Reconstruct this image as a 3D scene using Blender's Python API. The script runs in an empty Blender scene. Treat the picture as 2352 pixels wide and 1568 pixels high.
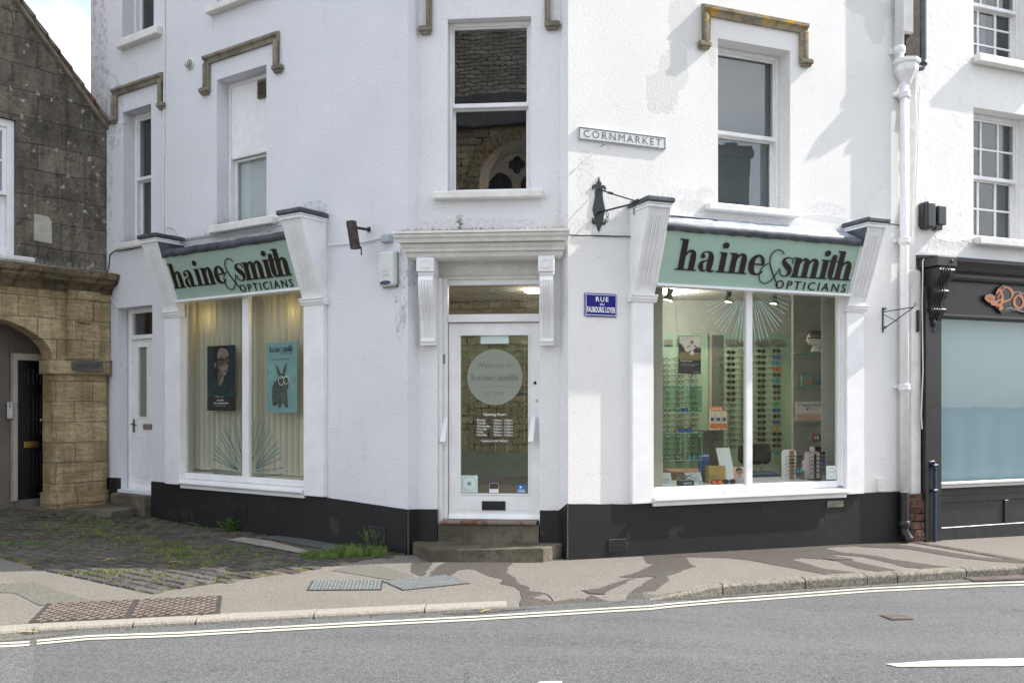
import bpy, bmesh, math, random
from mathutils import Matrix, Vector, noise
random.seed(7)
sc = bpy.context.scene
COL = sc.collection
# ---------------------------------------------------------------- camera, sky, sun, exposure
EYE = 1.57; FPX = 2050.0; CX = 1176.0; HY = 930.0
cam = bpy.data.cameras.new("camera"); camo = bpy.data.objects.new("camera", cam); COL.objects.link(camo)
camo.location = (0, 0, EYE); camo.rotation_euler = (math.pi/2, 0, 0)
cam.sensor_width = 36; cam.lens = FPX/2352*36; cam.shift_y = 146/2352; cam.clip_end = 3000; cam.clip_start = .05
sc.camera = camo
SUN_EL = math.radians(42); SUN_V = (math.cos(math.radians(11.5)), math.sin(math.radians(11.5)))   # horizontal direction towards the sun
w = bpy.data.worlds.new("World"); sc.world = w; w.use_nodes = True
nt = w.node_tree; nt.nodes.clear()
sky = nt.nodes.new('ShaderNodeTexSky'); sky.sky_type = 'NISHITA'; sky.sun_disc = False
sky.sun_elevation = SUN_EL; sky.sun_rotation = math.atan2(SUN_V[0], SUN_V[1]); sky.altitude = 50; sky.dust_density = 2.0
bg = nt.nodes.new('ShaderNodeBackground'); bg.inputs[1].default_value = .135
out = nt.nodes.new('ShaderNodeOutputWorld')
tc = nt.nodes.new('ShaderNodeTexCoord'); nz = nt.nodes.new('ShaderNodeTexNoise'); nz.inputs['Scale'].default_value = 2.2; nz.inputs['Detail'].default_value = 9; nz.inputs['Roughness'].default_value = .58
mpw = nt.nodes.new('ShaderNodeMapping'); mpw.inputs['Scale'].default_value = (1, 1, 1.9)
rp = nt.nodes.new('ShaderNodeValToRGB'); rp.color_ramp.elements[0].position = .38; rp.color_ramp.elements[1].position = .60
mxw = nt.nodes.new('ShaderNodeMix'); mxw.data_type = 'RGBA'; mxw.inputs[7].default_value = (7.2, 7.4, 7.7, 1)
nt.links.new(tc.outputs['Generated'], mpw.inputs[0]); nt.links.new(mpw.outputs[0], nz.inputs[0]); nt.links.new(nz.outputs[0], rp.inputs[0])
nt.links.new(rp.outputs[0], mxw.inputs[0]); nt.links.new(sky.outputs[0], mxw.inputs[6]); nt.links.new(mxw.outputs[2], bg.inputs[0]); nt.links.new(bg.outputs[0], out.inputs[0])
sl = bpy.data.lights.new("sun", 'SUN'); sl.energy = 3.3; sl.angle = math.radians(.5); sl.color = (1, .95, .87)
so = bpy.data.objects.new("sun", sl); COL.objects.link(so)
sdir = Vector((SUN_V[0]*math.cos(SUN_EL), SUN_V[1]*math.cos(SUN_EL), math.sin(SUN_EL)))
so.rotation_euler = sdir.to_track_quat('Z', 'Y').to_euler(); so.location = (20, 4, 30)
sc.view_settings.view_transform = 'Standard'; sc.view_settings.look = 'None'; sc.view_settings.gamma = 1
sc.view_settings.exposure = 1.2
sc.cycles.max_bounces = 8; sc.cycles.transparent_max_bounces = 24
# ---------------------------------------------------------------- materials
MATS = {}
def newmat(name):
    m = bpy.data.materials.new(name); m.use_nodes = True; MATS[name] = m
    return m, m.node_tree, m.node_tree.nodes['Principled BSDF']
def N(t, typ, **k):
    n = t.nodes.new(typ)
    for a, b in k.items():
        if a in ('data_type', 'operation', 'blend_type', 'feature', 'distance', 'offset', 'offset_frequency', 'squash', 'noise_dimensions'): setattr(n, a, b)
        else: n.inputs[a].default_value = b
    return n
def coords(t, scale=(1, 1, 1), src='Object', rot=(0, 0, 0)):
    c = t.nodes.new('ShaderNodeTexCoord'); m = N(t, 'ShaderNodeMapping', Scale=scale, Rotation=rot)
    t.links.new(c.outputs[src], m.inputs[0]); return m.outputs[0]
def nmath(t, op, a, b=None, clamp=False):
    n = t.nodes.new('ShaderNodeMath'); n.operation = op; n.use_clamp = clamp
    for i, v in enumerate((a, b)):
        if v is None: continue
        if isinstance(v, (int, float)): n.inputs[i].default_value = v
        else: t.links.new(v, n.inputs[i])
    return n.outputs[0]
def nnoise(t, co, scale, detail=5, rough=.55, dist=0):
    n = N(t, 'ShaderNodeTexNoise', Scale=scale, Detail=detail, Roughness=rough, Distortion=dist)
    t.links.new(co, n.inputs['Vector']); return n.outputs[0]
def ramp(t, v, a, b):   # smooth map a->0, b->1
    n = N(t, 'ShaderNodeMapRange'); n.interpolation_type = 'SMOOTHSTEP'; n.inputs[1].default_value = a; n.inputs[2].default_value = b
    if a > b: n.inputs[1].default_value = b; n.inputs[2].default_value = a; n.inputs[3].default_value = 1; n.inputs[4].default_value = 0
    t.links.new(v, n.inputs[0]); return n.outputs[0]
def mixc(t, fac, a, b):
    n = t.nodes.new('ShaderNodeMix'); n.data_type = 'RGBA'
    for i, v in ((0, fac), (6, a), (7, b)):
        if isinstance(v, (int, float)): n.inputs[i].default_value = v
        elif isinstance(v, tuple): n.inputs[i].default_value = (*v[:3], 1)
        else: t.links.new(v, n.inputs[i])
    return n.outputs[2]
def bump(t, b, h, strength=.5, dist=.01):
    n = N(t, 'ShaderNodeBump', Strength=strength, Distance=dist); t.links.new(h, n.inputs['Height']); t.links.new(n.outputs[0], b.inputs['Normal']); return n
def plain(name, col, rough=.5, metal=0, var=.12, scale=8, bmp=0, bs=60, emis=0, spec=.5, wear=None):
    m, t, b = newmat(name)
    b.inputs['Roughness'].default_value = rough; b.inputs['Metallic'].default_value = metal; b.inputs['Specular IOR Level'].default_value = spec
    co = coords(t); n = nnoise(t, co, scale, 6)
    d = tuple(c*(1-var) for c in col); e = tuple(min(1, c*(1+var)) for c in col)
    c = mixc(t, ramp(t, n, .3, .7), d, e)
    if wear:
        wn = nnoise(t, co, wear[1], 8, .7); c = mixc(t, ramp(t, wn, wear[2], wear[2]+.03), c, wear[0])
    t.links.new(c, b.inputs['Base Color'])
    if bmp: bump(t, b, nnoise(t, co, bs, 6, .6), bmp, .004)
    if emis: t.links.new(c, b.inputs['Emission Color']); b.inputs['Emission Strength'].default_value = emis
    return m
def ellmask(t, co, ells, dscale=5, damp=.55):
    """union of ragged patches: ells = (x, z, rx, rz)"""
    sep = t.nodes.new('ShaderNodeSeparateXYZ'); t.links.new(co, sep.inputs[0])
    n1 = nnoise(t, co, dscale*1.4, 10, .74); n1 = nmath(t, 'MULTIPLY', nmath(t, 'SUBTRACT', n1, .5), damp*4)
    acc = None
    for (x, z, rx, rz) in ells:
        dx = nmath(t, 'DIVIDE', nmath(t, 'SUBTRACT', sep.outputs[0], x), rx); dz = nmath(t, 'DIVIDE', nmath(t, 'SUBTRACT', sep.outputs[2], z), rz)
        d = nmath(t, 'ADD', nmath(t, 'MULTIPLY', dx, dx), nmath(t, 'MULTIPLY', dz, dz))
        acc = d if acc is None else nmath(t, 'MINIMUM', acc, d)
    return ramp(t, nmath(t, 'ADD', acc, n1), 1.06, .97)
def render_mat(name, patches=(), stains=(), sst=(30, .5), base=(.80, .80, .81), rough_scale=90, bstr=.55, cracks=.0, dirt=.5):
    m, t, b = newmat(name); b.inputs['Roughness'].default_value = .8; b.inputs['Specular IOR Level'].default_value = .25
    co = coords(t)
    big = nnoise(t, co, .9, 6, .6); mid = nnoise(t, co, 6, 7, .65)
    c = mixc(t, ramp(t, big, .35, .7), tuple(x*.94 for x in base), base)
    st = coords(t, (3.5, 3.5, .5)); streak = nnoise(t, st, 2.5, 8, .7)
    c = mixc(t, nmath(t, 'MULTIPLY', ramp(t, streak, .55, .8), .35*dirt), c, (.42, .42, .40))
    speck = nnoise(t, co, 38, 4, .7)
    c = mixc(t, nmath(t, 'MULTIPLY', ramp(t, speck, .68, .76), .5*dirt), c, (.25, .25, .22))
    gran = nnoise(t, co, rough_scale, 3, .6); gran2 = nnoise(t, co, rough_scale*.35, 4, .6)
    h = nmath(t, 'ADD', nmath(t, 'MULTIPLY', gran, .8), nmath(t, 'MULTIPLY', gran2, .8))
    c = mixc(t, nmath(t, 'MULTIPLY', ramp(t, gran, .52, .36), .30 if rough_scale > 40 else .04), c, (.34, .35, .39))
    if stains:
        sm = ellmask(t, co, stains, 3, .35)
        c = mixc(t, nmath(t, 'MULTIPLY', sm, nmath(t, 'MULTIPLY', ramp(t, nnoise(t, co, sst[0], 7, .8), .44, .66), sst[1])), c, (.33, .34, .34))
    if patches:
        pm = ellmask(t, co, patches)
        c = mixc(t, pm, c, (.68, .68, .665))
        smooth_h = nmath(t, 'ADD', nmath(t, 'MULTIPLY', h, .35), .55)
        h = nmath(t, 'ADD', nmath(t, 'MULTIPLY', smooth_h, nmath(t, 'SUBTRACT', 1, pm)), nmath(t, 'MULTIPLY', nmath(t, 'MULTIPLY', h, .8), pm))
    if cracks:
        v = N(t, 'ShaderNodeTexVoronoi', Scale=.9); v.feature = 'DISTANCE_TO_EDGE'
        dn = N(t, 'ShaderNodeTexNoise', Scale=4., Detail=8, Roughness=.7); t.links.new(co, dn.inputs['Vector'])
        add = t.nodes.new('ShaderNodeVectorMath'); add.operation = 'MULTIPLY_ADD'; add.inputs[1].default_value = (.5, .5, .5)
        t.links.new(dn.outputs['Color'], add.inputs[0]); t.links.new(co, add.inputs[2]); t.links.new(add.outputs[0], v.inputs['Vector'])
        ck = nmath(t, 'MULTIPLY', ramp(t, v.outputs['Distance'], .0045, .001), ramp(t, mid, .5, .62))
        c = mixc(t, nmath(t, 'MULTIPLY', ck, cracks), c, (.3, .3, .29))
    t.links.new(c, b.inputs['Base Color']); bump(t, b, h, bstr, .012)
    return m
def stone_mat(name, c1, c2, c3, blocks=None, lichen=0, bstr=.8, streaks=0, mortar=(.16, .14, .11), band=0, pale=0):
    m, t, b = newmat(name); b.inputs['Roughness'].default_value = .9; b.inputs['Specular IOR Level'].default_value = .2
    co = coords(t); big = nnoise(t, co, 1.6, 7, .62); fine = nnoise(t, co, 22, 8, .7)
    c = mixc(t, ramp(t, big, .36, .66), c1, c2); c = mixc(t, nmath(t, 'MULTIPLY', ramp(t, fine, .45, .72), .7), c, c3)
    h = nmath(t, 'ADD', nmath(t, 'MULTIPLY', fine, .6), nmath(t, 'MULTIPLY', big, .5))
    if band:   # weathered bedding layers
        bc = coords(t, (1.6, 1.6, 8)); bn = nnoise(t, bc, 2.6, 9, .74, .5)
        c = mixc(t, nmath(t, 'MULTIPLY', ramp(t, bn, .56, .42), band), c, tuple(x*.45 for x in c1)); h = nmath(t, 'ADD', h, nmath(t, 'MULTIPLY', bn, 1.6))
    if blocks:
        # map object x,z to brick texture plane
        sp = t.nodes.new('ShaderNodeSeparateXYZ'); cb = t.nodes.new('ShaderNodeCombineXYZ'); t.links.new(co, sp.inputs[0])
        wob = nmath(t, 'MULTIPLY', nmath(t, 'SUBTRACT', nnoise(t, co, blocks[4] if len(blocks) > 4 else 3, 4), .5), blocks[3])
        t.links.new(nmath(t, 'ADD', sp.outputs[0], wob), cb.inputs[0]); t.links.new(nmath(t, 'ADD', sp.outputs[2], wob), cb.inputs[1])
        br = N(t, 'ShaderNodeTexBrick', Scale=1.0, Color1=(.75, .75, .75, 1), Color2=(1.1, 1.1, 1.1, 1), Mortar=(0, 0, 0, 1)); br.inputs['Mortar Size'].default_value = blocks[2]; br.inputs['Mortar Smooth'].default_value = .35
        br.inputs['Brick Width'].default_value = blocks[0]; br.inputs['Row Height'].default_value = blocks[1]; t.links.new(cb.outputs[0], br.inputs['Vector'])
        mul = t.nodes.new('ShaderNodeMix'); mul.data_type = 'RGBA'; mul.blend_type = 'MULTIPLY'; mul.inputs[0].default_value = 1
        t.links.new(c, mul.inputs[6]); t.links.new(br.outputs['Color'], mul.inputs[7])
        c = mixc(t, nmath(t, 'MULTIPLY', br.outputs['Fac'], ramp(t, nnoise(t, co, 2.3, 5, .6), .38, .6)), mul.outputs[2], mortar)
        h = nmath(t, 'SUBTRACT', h, nmath(t, 'MULTIPLY', br.outputs['Fac'], 1.2))
    if lichen:
        v = N(t, 'ShaderNodeTexVoronoi', Scale=7.); t.links.new(co, v.inputs['Vector']); ln = nnoise(t, co, 14, 7, .7)
        lm = nmath(t, 'MULTIPLY', ramp(t, nmath(t, 'ADD', v.outputs['Distance'], nmath(t, 'MULTIPLY', ln, 1.3)), .86, .74), ramp(t, nnoise(t, co, 1.1, 3), .36, .52))
        c = mixc(t, nmath(t, 'MULTIPLY', lm, lichen), c, (.46, .44, .38)); c = mixc(t, nmath(t, 'MULTIPLY', ramp(t, nnoise(t, co, 5.5, 9, .78), .50, .62), .6), c, (.045, .04, .03))
        v2 = N(t, 'ShaderNodeTexVoronoi', Scale=13.); t.links.new(co, v2.inputs['Vector'])
        c = mixc(t, nmath(t, 'MULTIPLY', ramp(t, nmath(t, 'ADD', v2.outputs['Distance'], nmath(t, 'MULTIPLY', ln, 1.2)), .78, .66), lichen*.75), c, (.27, .22, .12))
    if streaks:
        st = coords(t, (4, 4, .4)); c = mixc(t, nmath(t, 'MULTIPLY', ramp(t, nnoise(t, st, 2, 8, .7), .45, .66), streaks), c, tuple(x*.22 for x in c1))
    if pale: c = mixc(t, ellmask(t, co, pale, 6, .4), c, (.46, .45, .42))
    t.links.new(c, b.inputs['Base Color']); bump(t, b, h, bstr, .03)
    return m
def asphalt(name, dark, light, scale=150, patch=None, big=.25, cracks=0):
    m, t, b = newmat(name); b.inputs['Roughness'].default_value = .85; b.inputs['Specular IOR Level'].default_value = .3
    co = coords(t); v = N(t, 'ShaderNodeTexVoronoi', Scale=scale*.6); t.links.new(co, v.inputs['Vector'])
    gn = nnoise(t, co, scale, 3, .7); bn = nnoise(t, co, .8, 7, .65)
    sep = t.nodes.new('ShaderNodeSeparateColor'); t.links.new(v.outputs['Color'], sep.inputs[0])
    c = mixc(t, ramp(t, sep.outputs[0], .1, .95), dark, light)
    c = mixc(t, nmath(t, 'MULTIPLY', ramp(t, gn, .50, .34), .6), c, tuple(x*.4 for x in dark))
    c = mixc(t, nmath(t, 'MULTIPLY', ramp(t, bn, .35, .7), big), c, tuple(x*.6 for x in dark))
    trk = nnoise(t, coords(t, (.12, 1.4, 1), rot=(0, 0, .1)), 1.5, 6, .6); c = mixc(t, nmath(t, 'MULTIPLY', ramp(t, trk, .40, .68), .30 if cracks else 0), c, light)
    sm = nnoise(t, co, 5, 8, .7); c = mixc(t, nmath(t, 'MULTIPLY', ramp(t, sm, .62, .72), .35), c, tuple(x*.55 for x in dark))
    if cracks:
        vc = N(t, 'ShaderNodeTexVoronoi', Scale=.45); vc.feature = 'DISTANCE_TO_EDGE'; dn = N(t, 'ShaderNodeTexNoise', Scale=3., Detail=9, Roughness=.75); t.links.new(co, dn.inputs['Vector'])
        add = t.nodes.new('ShaderNodeVectorMath'); add.operation = 'MULTIPLY_ADD'; add.inputs[1].default_value = (.7, .7, .7); t.links.new(dn.outputs['Color'], add.inputs[0]); t.links.new(co, add.inputs[2]); t.links.new(add.outputs[0], vc.inputs['Vector'])
        c = mixc(t, nmath(t, 'MULTIPLY', nmath(t, 'MULTIPLY', ramp(t, vc.outputs['Distance'], .006, .001), ramp(t, sm, .46, .6)), cracks), c, (.03, .03, .03))
    t.links.new(c, b.inputs['Base Color'])
    bump(t, b, nmath(t, 'ADD', nmath(t, 'MULTIPLY', v.outputs['Distance'], .7), gn), .6, .006)
    return m
def glass_mat(name, tint=(1, 1, 1), ior=1.55, rough=0.0, dirt=.02):
    m = bpy.data.materials.new(name); m.use_nodes = True; t = m.node_tree; t.nodes.clear(); MATS[name] = m
    o = t.nodes.new('ShaderNodeOutputMaterial'); tr = t.nodes.new('ShaderNodeBsdfTransparent'); tr.inputs[0].default_value = (*tint, 1)
    g = t.nodes.new('ShaderNodeBsdfGlossy'); g.inputs['Roughness'].default_value = rough
    ge = t.nodes.new('ShaderNodeNewGeometry'); dt = t.nodes.new('ShaderNodeVectorMath'); dt.operation = 'DOT_PRODUCT'; t.links.new(ge.outputs['Normal'], dt.inputs[0]); t.links.new(ge.outputs['Incoming'], dt.inputs[1])
    f0 = ((ior-1)/(ior+1))**2; fs = nmath(t, 'ADD', nmath(t, 'MULTIPLY', nmath(t, 'POWER', nmath(t, 'SUBTRACT', 1, nmath(t, 'ABSOLUTE', dt.outputs['Value'])), 5), 1-f0), f0)
    mx = t.nodes.new('ShaderNodeMixShader')
    co = coords(t); bn = N(t, 'ShaderNodeBump', Strength=.035, Distance=.02); t.links.new(nnoise(t, co, 1.7, 2), bn.inputs['Height']); t.links.new(bn.outputs[0], g.inputs['Normal'])
    t.links.new(fs, mx.inputs[0]); t.links.new(tr.outputs[0], mx.inputs[1]); t.links.new(g.outputs[0], mx.inputs[2])
    df = t.nodes.new('ShaderNodeBsdfDiffuse'); df.inputs[0].default_value = (.7, .7, .7, 1); m2 = t.nodes.new('ShaderNodeMixShader')
    t.links.new(nmath(t, 'MULTIPLY', ramp(t, nnoise(t, co, 60, 3, .8), .55, .75), dirt*3), m2.inputs[0]); t.links.new(mx.outputs[0], m2.inputs[1]); t.links.new(df.outputs[0], m2.inputs[2]); t.links.new(m2.outputs[0], o.inputs[0])
    return m
def trans_mat(name, col, tr=.5, alpha=1.0):
    m = bpy.data.materials.new(name); m.use_nodes = True; t = m.node_tree; t.nodes.clear(); MATS[name] = m
    o = t.nodes.new('ShaderNodeOutputMaterial'); d = t.nodes.new('ShaderNodeBsdfDiffuse'); tl = t.nodes.new('ShaderNodeBsdfTranslucent'); mx = t.nodes.new('ShaderNodeMixShader')
    co = coords(t); c = mixc(t, nnoise(t, co, 5, 6), tuple(x*.92 for x in col), col); t.links.new(c, d.inputs[0]); t.links.new(c, tl.inputs[0]); mx.inputs[0].default_value = tr
    t.links.new(d.outputs[0], mx.inputs[1]); t.links.new(tl.outputs[0], mx.inputs[2]); last = mx.outputs[0]
    if alpha < 1:
        tp = t.nodes.new('ShaderNodeBsdfTransparent'); m2 = t.nodes.new('ShaderNodeMixShader'); m2.inputs[0].default_value = alpha
        t.links.new(tp.outputs[0], m2.inputs[1]); t.links.new(last, m2.inputs[2]); last = m2.outputs[0]
    t.links.new(last, o.inputs[0]); return m
# ---------------------------------------------------------------- frames
class Frame:
    """vertical plane: origin (x,y), tangent t to the right, n outwards. local = (s, -outward, z)"""
    def __init__(s, o, t, z=0):
        t = Vector(t).normalized(); s.o = Vector(o); s.t = t; s.n = Vector((t.y, -t.x)); s.z0 = z
        s.M = Matrix(((t.x, -s.n.x, 0, s.o.x), (t.y, -s.n.y, 0, s.o.y), (0, 0, 1, z), (0, 0, 0, 1)))
    def k(s, x, o=0): d = Vector(((x-CX)/FPX, 1)); return (s.o.dot(s.n)+o)/d.dot(s.n), d
    def s_(s, x, o=0): k, d = s.k(x, o); return (d*k-s.o).dot(s.t)
    def z_(s, x, y, o=0): k, d = s.k(x, o); return EYE+k*(HY-y)/FPX - s.z0
    def p(s, x, y, o=0): return (s.s_(x, o), s.z_(x, y, o))
PL = Vector((-1.084, 9.26)); PR = Vector((.574, 9.12))
FL = Frame(PL, (.830, -.558)); FR = Frame(PR, (.932, .363))
CL = Vector((-1.005, 9.41)); CR = Vector((.5036, 9.28))
FC = Frame(CL, CR-CL)
FA = Frame((-5.576, 12.28), (.656, .755))
FW = Frame((0, 0), (1, 0))          # world axes; local y = world Y
def at(x, y, Y): return ((x-CX)/FPX*Y, Y, EYE+(HY-y)/FPX*Y)
def ss(v): v = max(0, min(1, v)); return v*v*(3-2*v)
def pave_z(X, Y): return -.0144*max(-12, min(12, X)) + .12*ss((-X-4)/2)*ss((Y-9.5)/2)
KERB = [(-400, 1482), (0, 1462), (75, 1455), (350, 1440), (600, 1427), (975, 1408), (1165, 1398), (1490, 1378), (1660, 1366), (1850, 1352), (2040, 1340), (2220, 1328), (2352, 1322), (2700, 1306)]
def road_z(X, Y=8): return -.0144*max(-12, min(12, X)) - .03 - .05*ss((X-1.0)/1.0) - .015*ss((8-Y)/4)*ss((6+Y)/3)
def gpt(x, y, zf):
    Y = 8.
    for _ in range(12):
        X = (x-CX)/FPX*Y; Y = (EYE-zf(X, Y))*FPX/(y-HY)
    return ((x-CX)/FPX*Y, Y)
KP = [gpt(x, y, road_z) for x, y in KERB]; KP = [(-80, KP[0][1]+3)] + KP + [(80, KP[-1][1]+9)]
def kerb_y(X):
    for (a, b) in zip(KP, KP[1:]):
        if a[0] <= X <= b[0]: return a[1]+(b[1]-a[1])*(X-a[0])/(b[0]-a[0])
    return KP[-1][1]
# ---------------------------------------------------------------- mesh builder
WM = {}
class MB:
    def __init__(s): s.v = []; s.f = []; s.sm = []
    def add(s, vs, fs, smooth=False):
        b = len(s.v); s.v += [tuple(v) for v in vs]; s.f += [tuple(i+b for i in f) for f in fs]; s.sm += [smooth]*len(fs); return s
    def box(s, s0, s1, o0, o1, z0, z1, bev=0):
        """s range, OUTWARD range, z range"""
        a, b = -max(o0, o1), -min(o0, o1); s0, s1 = min(s0, s1), max(s0, s1); z0, z1 = min(z0, z1), max(z0, z1)
        bev = min(bev, (s1-s0)*.3, (b-a)*.3, (z1-z0)*.3)
        if bev <= 0:
            v = [(x, y, z) for z in (z0, z1) for y in (a, b) for x in (s0, s1)]
            return s.add(v, [(0, 2, 3, 1), (4, 5, 7, 6), (0, 1, 5, 4), (2, 6, 7, 3), (0, 4, 6, 2), (1, 3, 7, 5)])
        r = []
        for (zz, ins) in ((z0, bev), (z0+bev, 0), (z1-bev, 0), (z1, bev)):
            r.append(s._ring(s0+ins, s1-ins, a+ins, b-ins, zz, bev))
        v = [p for q in r for p in q]; f = [tuple(range(7, -1, -1)), tuple(range(24, 32))]
        for i in range(3):
            for j in range(8): k = (j+1) % 8; f.append((i*8+j, i*8+k, (i+1)*8+k, (i+1)*8+j))
        return s.add(v, f)
    def _ring(s, x0, x1, y0, y1, z, c):
        return [(x0+c, y0, z), (x1-c, y0, z), (x1, y0+c, z), (x1, y1-c, z), (x1-c, y1, z), (x0+c, y1, z), (x0, y1-c, z), (x0, y0+c, z)]
    def quad(s, a, b, c, d): return s.add([a, b, c, d], [(0, 1, 2, 3)])
    def prism(s, pts, o0, o1):
        """polygon in (s,z) extruded along outward"""
        n = len(pts); ar = sum(pts[i][0]*pts[(i+1) % n][1]-pts[(i+1) % n][0]*pts[i][1] for i in range(n))
        if ar < 0: pts = pts[::-1]
        lo, hi = min(o0, o1), max(o0, o1)
        v = [(p[0], -hi, p[1]) for p in pts]+[(p[0], -lo, p[1]) for p in pts]
        return s.add(v, [tuple(range(n)), tuple(range(2*n-1, n-1, -1))]+[(i, n+i, n+(i+1) % n, (i+1) % n) for i in range(n)])
    def slab(s, pts, z0, z1, top=None):
        """polygon in (s,y) extruded in z; pts use local y"""
        n = len(pts); ar = sum(pts[i][0]*pts[(i+1) % n][1]-pts[(i+1) % n][0]*pts[i][1] for i in range(n))
        if ar < 0: pts = pts[::-1]
        v = [(p[0], p[1], z0) for p in pts]+[(p[0], p[1], z1) for p in pts]
        return s.add(v, [tuple(range(n-1, -1, -1)), tuple(range(n, 2*n))]+[(i, (i+1) % n, n+(i+1) % n, n+i) for i in range(n)])
    def profile(s, prof, s0, s1, m0=0, m1=0):
        """(outward, z) profile swept along s; m0/m1: mitre factors (end grows with outward)"""
        n = len(prof); v = [(s0-m0*o, -o, z) for o, z in prof]+[(s1+m1*o, -o, z) for o, z in prof]
        ar = sum(prof[i][0]*prof[(i+1) % n][1]-prof[(i+1) % n][0]*prof[i][1] for i in range(n))
        f = [tuple(range(n)), tuple(range(2*n-1, n-1, -1))]+[(i, n+i, n+(i+1) % n, (i+1) % n) for i in range(n)]
        if ar < 0: f = [q[::-1] for q in f]
        f = [q[::-1] for q in f]
        return s.add(v, f)
    def tube(s, pts, r, n=8, closed=False, cap=True):
        P = [Vector((p[0], -p[1], p[2])) for p in pts]; rings = []; k = len(P); up = None
        rr = r if isinstance(r, (list, tuple)) else [r]*k
        for i, p in enumerate(P):
            d = (P[(i+1) % k]-P[i-1]) if closed else (P[min(i+1, k-1)]-P[max(i-1, 0)])
            if d.length < 1e-9: d = Vector((0, 0, 1))
            d.normalize()
            if up is None: up = Vector((0, 0, 1)) if abs(d.z) < .9 else Vector((1, 0, 0))
            a = d.cross(up)
            if a.length < 1e-4: a = d.cross(Vector((1, 0, 0)) if abs(d.x) < .9 else Vector((0, 1, 0)))
            a.normalize(); b = a.cross(d).normalized(); up = b
            rings.append([p+(a*math.cos(q)+b*math.sin(q))*rr[i] for q in [2*math.pi*j/n for j in range(n)]])
        v = [q for ring in rings for q in ring]; f = []; m = k if closed else k-1
        for i in range(m):
            for j in range(n):
                f.append((i*n+j, i*n+(j+1) % n, ((i+1) % k)*n+(j+1) % n, ((i+1) % k)*n+j))
        s.add(v, [q[::-1] for q in f], True)
        if cap and not closed: s.add(rings[0], [tuple(range(n))]); s.add(rings[-1], [tuple(range(n-1, -1, -1))])
        return s
    def lathe(s, prof, c=(0, 0, 0), n=20, axis='z', smooth=True):
        """prof: (r, h); c: centre (s, outward, z); axis z or o (outward)"""
        v = []; f = []; k = len(prof)
        for r, h in prof:
            for j in range(n):
                q = 2*math.pi*j/n
                if axis == 'z': v.append((c[0]+r*math.cos(q), -c[1]+r*math.sin(q), c[2]+h))
                else: v.append((c[0]+r*math.cos(q), -c[1]-h, c[2]+r*math.sin(q)))
        for i in range(k-1):
            for j in range(n): f.append((i*n+j, i*n+(j+1) % n, (i+1)*n+(j+1) % n, (i+1)*n+j))
        f.append(tuple(range(n-1, -1, -1))); f.append(tuple((k-1)*n+j for j in range(n)))
        b = len(s.f); s.add(v, f, smooth); s.sm[-1] = s.sm[-2] = False
        return s
    def ball(s, c, r, sz=(1, 1, 1), n=12):
        v = []; f = []; m = n//2
        for i in range(m+1):
            th = math.pi*i/m
            for j in range(n):
                q = 2*math.pi*j/n; v.append((c[0]+r*sz[0]*math.sin(th)*math.cos(q), -c[1]+r*sz[1]*math.sin(th)*math.sin(q), c[2]-r*sz[2]*math.cos(th)))
        for i in range(m):
            for j in range(n): f.append((i*n+j, i*n+(j+1) % n, (i+1)*n+(j+1) % n, (i+1)*n+j))
        return s.add(v, f, True)
    def plate(s, O, U, V, pts, d=.002, off=0):
        """thin polygon in a plane O + u U + v V (O,U,V local xyz), thickness d towards the front"""
        O = Vector(O); U = Vector(U); V = Vector(V); W = U.cross(V).normalized()
        n = len(pts); ar = sum(pts[i][0]*pts[(i+1) % n][1]-pts[(i+1) % n][0]*pts[i][1] for i in range(n))
        if ar < 0: pts = pts[::-1]
        v = [O+U*a+V*b+W*(off+d) for a, b in pts]+[O+U*a+V*b+W*off for a, b in pts]
        return s.add(v, [tuple(range(n)), tuple(range(2*n-1, n-1, -1))]+[(i, n+i, n+(i+1) % n, (i+1) % n) for i in range(n)])
    def stroke(s, O, U, V, pts, d=.002, off=0, seg=6, straight=False):
        """ribbon through (u, v, width)"""
        P = list(pts)
        if not straight and len(P) > 2:
            Q = []; E = [P[0]]+P+[P[-1]]
            for i in range(1, len(E)-2):
                for j in range(seg):
                    t = j/seg; a, b, c, e = E[i-1], E[i], E[i+1], E[i+2]
                    Q.append(tuple(.5*((2*b[k])+(-a[k]+c[k])*t+(2*a[k]-5*b[k]+4*c[k]-e[k])*t*t+(-a[k]+3*b[k]-3*c[k]+e[k])*t**3) for k in range(3)))
            Q.append(P[-1]); P = Q
        L = []; R = []
        for i, p in enumerate(P):
            a = P[max(i-1, 0)]; b = P[min(i+1, len(P)-1)]; dx, dy = b[0]-a[0], b[1]-a[1]; l = math.hypot(dx, dy) or 1
            nx, ny = -dy/l*p[2]/2, dx/l*p[2]/2; L.append((p[0]+nx, p[1]+ny)); R.append((p[0]-nx, p[1]-ny))
        O = Vector(O); U = Vector(U); V = Vector(V); W = U.cross(V).normalized(); n = len(P)
        T = [O+U*a+V*b+W*(off+d) for a, b in L+R]; B = [O+U*a+V*b+W*off for a, b in L+R]
        v = T+B; m = 2*n; f = []
        for i in range(n-1):
            f.append((i, n+i, n+i+1, i+1)); f.append((m+i, m+i+1, m+n+i+1, m+n+i))
            f.append((i, i+1, m+i+1, m+i)); f.append((n+i, m+n+i, m+n+i+1, n+i+1))
        f.append((0, m, m+n, n)); f.append((n-1, 2*n-1, m+2*n-1, m+n-1))
        return s.add(v, f)
    def disc(s, O, U, V, c, r, d=.002, off=0, n=28, rz=None): return s.plate(O, U, V, [(c[0]+r*math.cos(2*math.pi*i/n), c[1]+(rz or r)*math.sin(2*math.pi*i/n)) for i in range(n)], d, off)
    def ring(s, O, U, V, c, r, wd, d=.002, off=0, n=36, rz=None): return s.stroke(O, U, V, [(c[0]+r*math.cos(2*math.pi*i/n), c[1]+(rz or r)*math.sin(2*math.pi*i/n), wd) for i in range(n+1)], d, off, straight=True)
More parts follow.
